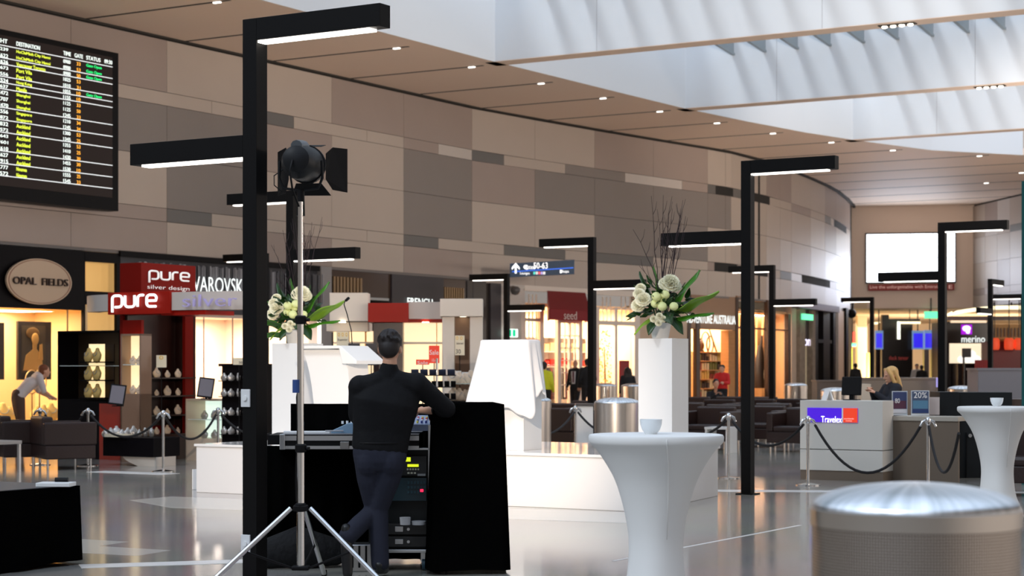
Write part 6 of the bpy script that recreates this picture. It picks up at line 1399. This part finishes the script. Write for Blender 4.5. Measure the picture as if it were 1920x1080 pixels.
for (p0, p1, a_, b_, lab) in ((750, 771, 968, 982, 'small white tub inside the rack above the drawers'), (772, 799, 964, 971, 'wider white tub inside the rack, right')):
    o = MB().lathe([((p1-p0)*DY/F/2*.9, 0), ((p1-p0)*DY/F/2, dz(a_)-dz(b_))], n=24).build('tub', mat('tub_white', (.62, .62, .64), .4), None, smooth=.6, loc=(dx((p0+p1)/2), DY-.06+.1 if False else DY-.04, dz(983))); tag(o, lab, 'tub')
for p in (712, 795):
    w_ = MB().tube([(rx(p)-.015, .05, .045), (rx(p)+.015, .05, .045)], .045, 20).build('caster', mat('caster_blue', (.02, .06, .09), .4), rk, smooth=.6); MB().bx(rx(p)-.025, rx(p)+.025, .03, .07, .06, dz(1037)).build('caster_fork', ALU, w_)
# mixer, laptop-like console and papers on the case
mx_ = thing('mixing_console', 'small mixing console with coloured knobs at the right of the flight case', 'mixer', P(775, DY+.12, dz(814)), 0)
R = Matrix.Rotation(.18, 3, 'X'); MB().box((0, .13, .075), (.30, .34, .05), rot=R).build('body', mat('mixer_blue', srgb(150, 164, 196), .4), mx_, bevel=.004)
knc = [mat('knob_w', (.8, .8, .8), .4), mat('knob_r', (.7, .05, .08), .4), mat('knob_y', (.8, .7, .1), .4), mat('knob_b', (.05, .07, .3), .4)]
for j in range(4):
    for i in range(9): MB().tube([Vector((0, .13, .075))+R @ Vector((-.13+.032*i, -.12+.05*j, .025)), Vector((0, .13, .075))+R @ Vector((-.13+.032*i, -.12+.05*j, .042))], .008, 8).build('knob', knc[(i//2+j) % 4], mx_)
cs_ = thing('control_console', 'light blue control console left of the technician on the flight case', 'console', P(647, DY+.15, dz(814)), 0)
MB().prism([(-.10, 0), (.24, 0), (.24, .085), (.02, .075), (-.10, .02)], -.05, .28).build('body', mat('console_blue', srgb(120, 150, 176), .35), cs_, bevel=.004)
for i in range(8): MB().tube([(-.02+.03*i, .02+.05*(i % 3), .07), (-.02+.03*i, .02+.05*(i % 3), .092)], .009, 8).build('knob', knc[0], cs_)
pp = MB().bx(-.17, .17, -.10, .10, 0, .012).build('paper_sheets', mat('paper', (.72, .72, .72), .6), None, loc=P(575, DY+.2, dz(813.5)), rz=.1); tag(pp, 'white sheets of paper on the left of the flight case', 'paper')
pn = MB().tube([(0, 0, .008), (.13, .03, .008)], .005, 6).build('pen', mat('pen_grey', (.4, .4, .42), .4), None, loc=P(610, DY+.06, dz(813.5)+.012)); tag(pn, 'grey pen beside the light blue console', 'pen')
# black drapes
t = thing('black_drape', 'black cloth screen hanging along the back of the desk', 'drape', P(545, DY+.72), 0)
def curtain(xa_, xb, z0, z1, m, par, nm, yy=0, amp=.02):
    n_ = int((xb-xa_)/.02); vs = []
    for j, z in enumerate((z1, (z0+z1)/2, z0)):
        for i in range(n_+1):
            x = xa_+(xb-xa_)*i/n_; vs.append((x, yy+amp*math.sin(x*40+j*.3)*(.4+.3*j)+.01*math.sin(x*17), z))
    fs = [(j*(n_+1)+i, j*(n_+1)+i+1, (j+1)*(n_+1)+i+1, (j+1)*(n_+1)+i) for j in range(2) for i in range(n_)]
    o = MB().add(vs, fs).build(nm, m, par, smooth=3); o.modifiers.new('thick', 'SOLIDIFY').thickness = .012; return o
curtain(0, dx(838, DY+.72)-dx(545, DY+.72), .02, Z_(757, DY+.72), VELVET, t, 'hanging_cloth')
t = thing('black_drape', 'black cloth skirt below the left end of the flight case', 'drape', P(499, DY+.45), 0)
curtain(0, dx(662, DY+.45)-dx(499, DY+.45), .02, Z_(836, DY+.45), VELVET, t, 'hanging_cloth')
bx0 = ab(X_(806, 13.35), 13.35)
t = thing('draped_box', 'tall box under black cloth at the right end of the desk', 'draped box', (X_(812, 13.55), 13.55, 0), .10)
hb = Z_(756.5, 13.9); skirt(.57-.05, .95, hb, VELVET, t, 'cloth_cover', .006, .045)
bg_ = thing('bag', 'crumpled black bag on the floor under the desk behind the tripod', 'bag', P(560, DY+.25), .2); m_ = MB(); m_.loft([(-.30, 0, .10), (0, 0, .16), (.30, 0, .11)], [(.08, .10), (.15, .16), (.08, .10)], side=(0, 1, 0)); m_.build('body', mat('bag_black', (.002, .002, .003), .9, bump=(20, .8)), bg_, smooth=3)
sc_ = thing('silver_case', 'small silver ribbed case on the floor behind the feet of the technician', 'case', P(682, 13.75), .1); MB().bx(-.10, .10, 0, .2, 0, .2).build('body', ALU, sc_, bevel=.006)
for i in range(4): MB().bx(-.09+.05*i, -.075+.05*i, -.01, 0, .03, .19).build('rib', BLACK, sc_)
# ================================================================== PEOPLE
SKIN = mat('skin', srgb(214, 160, 130), .5); HAIRB = mat('hair_dark', srgb(28, 18, 15), .55); SHOE = mat('shoe_black', (.008, .008, .009), .4)
def hand_mb(wr, dirv, palmn, s=1.0, curl=.5, side=1):
    """wrist point, direction of the fingers, palm normal (towards the palm side)"""
    m = MB(); wr = Vector(wr); d = Vector(dirv).normalized(); n_ = Vector(palmn); n_ = (n_-d*n_.dot(d)).normalized(); sd_ = d.cross(n_)*side
    m.loft([wr-d*.03*s, wr+d*.01*s, wr+d*.05*s, wr+d*.085*s], [(.028*s, .019*s), (.032*s, .017*s), (.040*s, .015*s), (.039*s, .012*s)], side=sd_, n=12)
    for i, (off, ln) in enumerate([(-.029, .068), (-.010, .078), (.010, .073), (.028, .056)]):
        p = wr+d*.082*s+sd_*off*s; pts = [p-d*.02*s, p]; dd = d.copy()
        for q, f in enumerate((.42, .32, .26)):
            dd = (dd+n_*curl*(.5+.25*i/3+.25*q)).normalized(); pts.append(pts[-1]+dd*ln*f*s)
        m.tube(pts, [.0095*s, .0092*s, .0088*s, .008*s, .0065*s], 8)
    p = wr+d*.025*s-sd_*.028*s; t1 = (d*.6-sd_*.7+n_*.3).normalized(); t2 = (d*.9-sd_*.25+n_*.3).normalized()
    m.tube([p, p+t1*.035*s, p+t1*.035*s+t2*.03*s, p+t1*.035*s+t2*.05*s], [.0125*s, .0115*s, .010*s, .008*s], 8)
    return m
def head_mb(c, fwd, s=1.0):
    """head with face: c is the centre of the skull"""
    f = Vector(fwd).normalized(); up = Vector((0, 0, 1)); up = (up-f*up.dot(f)).normalized(); r = f.cross(up)
    L = lambda x, y, z: Vector(c)+r*x*s+f*y*s+up*z*s; R = Matrix((r, f, up)).transposed()
    m = MB(); m.ell(L(0, -.008, .03), (.077*s, .097*s, .088*s), 18, 14, rot=R)
    m.loft([L(0, .012, -.115), L(0, .018, -.085), L(0, .016, -.04), L(0, .01, 0)], [(.028*s, .032*s), (.048*s, .055*s), (.062*s, .070*s), (.070*s, .078*s)], side=r)
    m.loft([L(0, .086, .012), L(0, .103, -.012), L(0, .108, -.028), L(0, .088, -.036)], [(.008*s, .008*s), (.011*s, .012*s), (.015*s, .012*s), (.012*s, .01*s)], side=r, n=8)
    m.ell(L(0, .084, -.066), (.024*s, .012*s, .009*s), 10, 6, rot=R); m.ell(L(0, .076, -.104), (.02*s, .016*s, .014*s), 8, 6, rot=R)
    for sx in (-1, 1): m.ell(L(sx*.080, -.008, -.012), (.009*s, .020*s, .031*s), 8, 6, rot=R); m.ell(L(sx*.03, .080, .018), (.02*s, .012*s, .008*s), 8, 5, rot=R)
    return m, L, R
def merge(m, *others):
    for o in others: m.add(o.v, o.f, 0)
    return m
def person(label, loc, rz, J, shirt, trousers, hair='short', hair_m=None, facing=(0, 1, 0), vox=.012, s=1.0, extra=None, sleeve=1.0, shoes=SHOE, curl=(.5, .5), hand_dirs=None, hand_n=None, bulk=1.0, ck=1.0):
    """J: joints in metres in the figure's own frame (front = +y)"""
    t = thing('person', label, 'person', loc, rz); V = {k: Vector(v) for k, v in J.items()}
    hd, L, R = head_mb(V['head'], facing, s)
    body = MB(); merge(body, hd)
    ch, pel = V['chest'], V['pelvis']; sh = (V['shL']+V['shR'])/2; sdv = (V['shR']-V['shL']).normalized()
    body.loft([sh+Vector((0, 0, -.01)), V['head']+Vector((0, -.02, -.11))*s+Vector((0, 0, .03))], [(.058*s, .055*s), (.052*s, .055*s)], side=sdv)
    body.loft([pel, (pel*.55+ch*.45), ch, sh-Vector((0, 0, .05))], [(.15*s, .11*s), (.135*s, .095*s), (.155*s, .11*s), (.13*s, .085*s)], side=sdv)
    for k in 'LR':
        body.loft([V['sh'+k], V['el'+k], V['wr'+k]], [(.038*s, .038*s), (.034*s, .034*s), (.024*s, .022*s)]); body.loft([V['el'+k], V['el'+k]*.6+V['wr'+k]*.4, V['wr'+k]], [(.036*s, .036*s), (.038*s, .036*s), (.024*s, .021*s)])
        body.loft([V['hip'+k], V['kn'+k], V['an'+k]], [(.06*s, .065*s), (.042*s, .045*s), (.030*s, .032*s)])
        dv = (V['wr'+k]-V['el'+k]).normalized() if not hand_dirs or k not in hand_dirs else Vector(hand_dirs[k]); nn = Vector(hand_n[k]) if hand_n and k in hand_n else Vector((0, 1, 0))*1+Vector((-1 if k == 'R' else 1, 0, 0))
        merge(body, hand_mb(V['wr'+k], dv, nn, s, curl[0], 1 if k == 'R' else -1))
    body.build('body', SKIN, t, remesh=min(vox, .0075) if vox < .014 else vox, smoothit=2)
    # shirt or jacket
    s0 = s; s = s*bulk
    sm = MB(); tp = sh+Vector((0, 0, .0))
    sm.loft([pel+Vector((0, 0, .00)), pel*.6+ch*.4, ch, sh-Vector((0, 0, .06)), sh+Vector((0, 0, .01)), sh+Vector((0, 0, .05))*s, sh*.34+V['head']*.66+Vector((0, -.012, -.035))*s0], [(.178*s, .125*s), (.165*s*ck, .115*s), (.192*s*ck, .132*s), (.180*s*ck, .118*s), (.125*s*ck, .095*s), (.078*s, .072*s), (.056*s, .060*s)], side=sdv, n=20)
    for k in 'LR':
        e_ = V['el'+k]; w_ = e_+(V['wr'+k]-e_)*sleeve
        sm.loft([sh*.75+V['sh'+k]*.25+Vector((0, 0, .035)), sh*.45+V['sh'+k]*.55+Vector((0, 0, .01)), sh*.1+V['sh'+k]*.9], [(.070*s, .080*s), (.076*s, .080*s), (.074*s, .078*s)]); sm.ell(V['sh'+k], (.076*s, .082*s, .078*s), 16, 12)
        sm.loft([V['sh'+k], V['sh'+k]*.5+e_*.5, e_], [(.074*s, .076*s), (.064*s, .064*s), (.054*s, .054*s)])
        if sleeve > 0: sm.loft([e_, e_*.5+w_*.5, w_], [(.053*s, .053*s), (.050*s, .049*s), (.040*s, .038*s)])
    sm.build('shirt', shirt, t, remesh=vox, smoothit=4)
    tm = MB(); tm.loft([pel*.5+(V['hipL']+V['hipR'])*.25-Vector((0, 0, .05)), pel+Vector((0, 0, -.02)), pel+Vector((0, 0, .06))], [(.165*s, .125*s), (.172*s, .125*s), (.165*s, .115*s)], side=sdv, n=18)
    for k in 'LR':
        h_, kn, an_ = V['hip'+k], V['kn'+k], V['an'+k]
        tm.loft([h_+Vector((0, 0, .04)), h_*.6+kn*.4, kn, kn*.5+an_*.5, an_], [(.098*s, .115*s), (.088*s, .098*s), (.066*s, .070*s), (.060*s, .064*s), (.058*s, .062*s)])
    if vox < .014:
        for k in 'LR':      # seat
            tm.ell(V['hip'+k]*.9+pel*.1+Vector((0, -.045, -.02)), (.085*s, .085*s, .10*s))
    tm.build('trousers', trousers, t, remesh=vox, smoothit=3)
    s = s0
    for k in 'LR':
        a_ = V['an'+k]; toe = V['toe'+k]; d = (toe-a_)
        MB().loft([a_+Vector((0, 0, .01))-d*.25, a_-Vector((0, 0, .02)), a_*.45+toe*.55, toe], [(.036*s, .05*s), (.043*s, .05*s), (.044*s, .036*s), (.036*s, .026*s)], side=(1, 0, 0)).build('shoe', shoes, t, remesh=.010, smoothit=2)
    hm = hair_m or HAIRB; h_ = MB()
    if hair:
        h_.ell(L(0, -.022, .045), (.086*s, .100*s, .088*s), 18, 14, rot=R); h_.ell(L(0, -.05, .0), (.078*s, .068*s, .085*s), 16, 10, rot=R)
        if hair in ('short', 'tuft'):
            rnd_ = random.Random(4)
            for i in range(90):
                a, b_ = rnd_.uniform(0, 2*PI), rnd_.uniform(-.1, 1.3); d = Vector((math.cos(a)*math.cos(b_), math.sin(a)*math.cos(b_)-.25, math.sin(b_)))
                if d.y > .55 and d.z < .5: continue
                h_.ell(L(d.x*.078, d.y*.092-.018, d.z*.084+.042), (.015*s, .015*s, .012*s), 6, 4, rot=R)
        if hair == 'long':
            for i in range(9):
                x = -.075+.15*i/8; h_.loft([L(x*.9, -.03-.02*math.cos(x*20), .07), L(x*1.15, -.065, -.06), L(x*1.25, -.075, -.17), L(x*1.0, -.06, -.29)], [(.03*s, .03*s), (.034*s, .03*s), (.03*s, .026*s), (.014*s, .012*s)])
            for sx in (-1, 1): h_.loft([L(sx*.04, .05, .10), L(sx*.083, .03, .02), L(sx*.09, -.0, -.10), L(sx*.085, -.02, -.22)], [(.02*s, .022*s), (.02*s, .028*s), (.024*s, .03*s), (.012*s, .014*s)])
        h_.build('hair', hm, t, remesh=.008 if vox < .014 else .014, smoothit=1)
    eye = mat('eye_dark', (.02, .015, .015), .3)
    for sx in (-1, 1): MB().ell(L(sx*.03, .089, .014), (.011*s, .006*s, .006*s), 8, 5, rot=R).build('eye', eye, t, smooth=3)
    return t, V, L
NAVYSH = mat('shirt_black', (.0055, .0055, .0065), .8, spec=.2, bump=(14, .35)); NAVYTR = mat('trousers_charcoal', srgb(40, 42, 54), .85, spec=.2, bump=(9, .4))
# technician: seen from behind, leaning his right forearm over the desk, left foot crossed behind
TY = 13.35; q = lambda px, py, y=0.0: ((px-705)*TY/F*(1+y/TY), y, 1.5+(690-py)/F*(TY+y))
J = dict(head=q(731, 654, .02), shL=q(675, 726, .0), shR=q(781, 721, .02), chest=q(722, 756, -.01), pelvis=q(712, 842, .0), elL=q(668, 778, .02), wrL=q(672, 800, .26), elR=q(838, 768, .16), wrR=q(778, 770, .40),
         hipL=q(691, 862, .0), hipR=q(735, 862, .0), knL=q(700, 955, .08), anL=q(652, 1008, -.12), toeL=(-.19, -.14, .035), knR=q(708, 955, .05), anR=(.03, .0, .09), toeR=(.05, .14, .035))
tech, V, L = person('technician in a black shirt and dark trousers seen from behind, leaning over the audio desk', P(705, TY), 0, J, NAVYSH, NAVYTR, 'short', facing=(.10, .96, -.28), vox=.0095, s=1.0, bulk=1.13, ck=1.12, sleeve=.42, hand_dirs={'R': (-.75, .35, -.5), 'L': (.3, .9, -.2)}, hand_n={'R': (0, .2, -1), 'L': (0, 0, -1)}, curl=(.35, .35))
MB().tube([Vector(V['pelvis'])+Vector((.187*math.cos(a), .132*math.sin(a), .045)) for a in [2*PI*i/28 for i in range(29)]], .012, 6).build('belt', BLACK, tech, smooth=3)
def standing(x=0, lean=0, arm='down', h=1.75, step=.0, bend=0.0):
    k = h/1.78; S_ = lambda *v: tuple(c*k for c in v)
    J = dict(head=S_(0, .02+lean*.6, 1.655), shL=S_(-.175, lean*.45, 1.44), shR=S_(.175, lean*.45, 1.44), chest=S_(0, lean*.3, 1.27), pelvis=S_(0, 0, 1.0), hipL=S_(-.085, 0, .90), hipR=S_(.085, 0, .90),
             knL=S_(-.09, .05+step*.5, .50), knR=S_(.09, .05-step*.3, .50), anL=S_(-.09, step, .09), anR=S_(.09, -step, .09), toeL=S_(-.10, .15+step, .035), toeR=S_(.10, .15-step, .035),
             elL=S_(-.25, lean*.3-.02, 1.16), wrL=S_(-.24, .10+lean*.3, .93), elR=S_(.25, lean*.3-.02, 1.16), wrR=S_(.24, .10+lean*.3, .93))
    if arm == 'fwd':
        for s_, n_ in ((-1, 'L'), (1, 'R')): J['el'+n_] = S_(s_*.24, .08+lean*.3, 1.18); J['wr'+n_] = S_(s_*.12, .32+lean*.3, 1.20)
    if arm == 'up': J['elR'] = S_(.25, .16, 1.22); J['wrR'] = S_(.12, .30, 1.38); J['elL'] = S_(-.25, .16, 1.20); J['wrL'] = S_(-.08, .32, 1.36)
    return J
# blonde woman behind the service counter, turned left, hands raised
J = standing(arm='up', h=1.50)
bl, V, L = person('blonde woman in a dark jacket behind the white service counter, hands raised before her', P(1672, 26.1), PI/2+.25, J, mat('jacket_black', srgb(22, 24, 34), .8), mat('skirt_dark', (.02, .02, .03), .8), 'long', mat('hair_blonde', srgb(214, 170, 106), .5), facing=(0, .97, -.18), vox=.013, s=1.0)
MB().tube([L(-.05, .02, -.17), L(0, .08, -.30), L(.05, .02, -.17)], .008, 6).build('lanyard', mat('lanyard_blue', (.03, .08, .5), .6), bl)
# man in a suit, hi-vis worker, dark coat, dark haired person
SUIT = mat('suit_black', srgb(22, 22, 26), .8)
t, V, L = person('balding man in a black suit and tie walking before the red awning shop', P(1079, 56.5), PI-.5, standing(h=1.74, step=.12), SUIT, SUIT, None, vox=.018)
MB().prism([(-.05, 1.02), (.05, 1.02), (.075, 1.40), (-.075, 1.40)], .125, .145).build('shirt_front', mat('shirt_white', (.75, .75, .78), .7), t); MB().prism([(-.02, 1.06), (.02, 1.06), (.025, 1.39), (-.025, 1.39)], .145, .155).build('tie', mat('tie_red', (.15, .03, .05), .6), t)
person('person in a dark jacket partly hidden by the post beside the man in the suit', P(1101, 55.5), .3, standing(h=1.78), SUIT, SUIT, 'cap', vox=.018)
person('worker in a yellow high visibility top partly hidden by the draped cloth', P(1021, 50.0), -.4, standing(h=1.66, lean=-.05), mat('hivis', srgb(214, 220, 40), .7), SUIT, 'cap', vox=.018)
person('person with long dark hair beside the dark red board', P(1177, 54.0), .2, standing(h=1.50), SUIT, SUIT, 'long', vox=.018)
# woman in red and someone bent down before the souvenir shelves
person('woman in a red blouse standing in front of the souvenir shelves', P(1354, 55.5), PI-.3, standing(h=1.58, arm='fwd'), mat('blouse_red', srgb(216, 34, 30), .7), SUIT, 'cap', vox=.018)
J = standing(h=1.6); k = .62
J = {n_: (v[0], v[1], v[2]-.50 if n_[:2] in ('he', 'sh', 'ch', 'pe', 'el', 'wr', 'hi') else v[2]) for n_, v in J.items()}
for n_ in 'LR': x = J['kn'+n_][0]; J['kn'+n_] = (x*1.4, .38, .46)
J['wrL'] = (-.08, .30, .78); J['wrR'] = (.08, .30, .78); J['elL'] = (-.24, .16, .60); J['elR'] = (.24, .16, .60); J['head'] = (0, .12, 1.08)
person('seated person in dark clothes, hands at the face, before the woman in red', P(1340, 50.5), PI+.2, J, SUIT, SUIT, 'cap', vox=.018)
# white vest in front of the jewellery window
J = standing(h=1.72, lean=.35); J['head'] = (0, .50, 1.44); J['shL'] = (-.18, .36, 1.32); J['shR'] = (.18, .36, 1.32); J['chest'] = (0, .22, 1.20); J['elL'] = (-.24, .44, 1.05); J['elR'] = (.24, .44, 1.05); J['wrL'] = (-.18, .60, .95); J['wrR'] = (.18, .60, .95)
person('person in a white vest and brown trousers bending towards the jewellery window', P(34, 35.5), -1.1, J, mat('vest_white', srgb(214, 200, 196), .8), mat('trousers_brown', srgb(84, 58, 48), .8), 'cap', mat('hair_auburn', srgb(120, 62, 26), .6), vox=.016, sleeve=.0)
# silhouettes far away
person('dark dressed person standing in the far left passage', P(1604, 80.0), .3, standing(h=1.70), SUIT, SUIT, 'cap', vox=.02)
person('distant person in white before the lit opening under the blue screens', P(1719, 86.0), PI, standing(h=1.68), mat('white_top', (.6, .55, .5), .7), SUIT, 'cap', vox=.02)
person('distant person in dark clothes beside the one in white', P(1728, 84.0), 0, standing(h=1.62), SUIT, SUIT, 'cap', vox=.02)
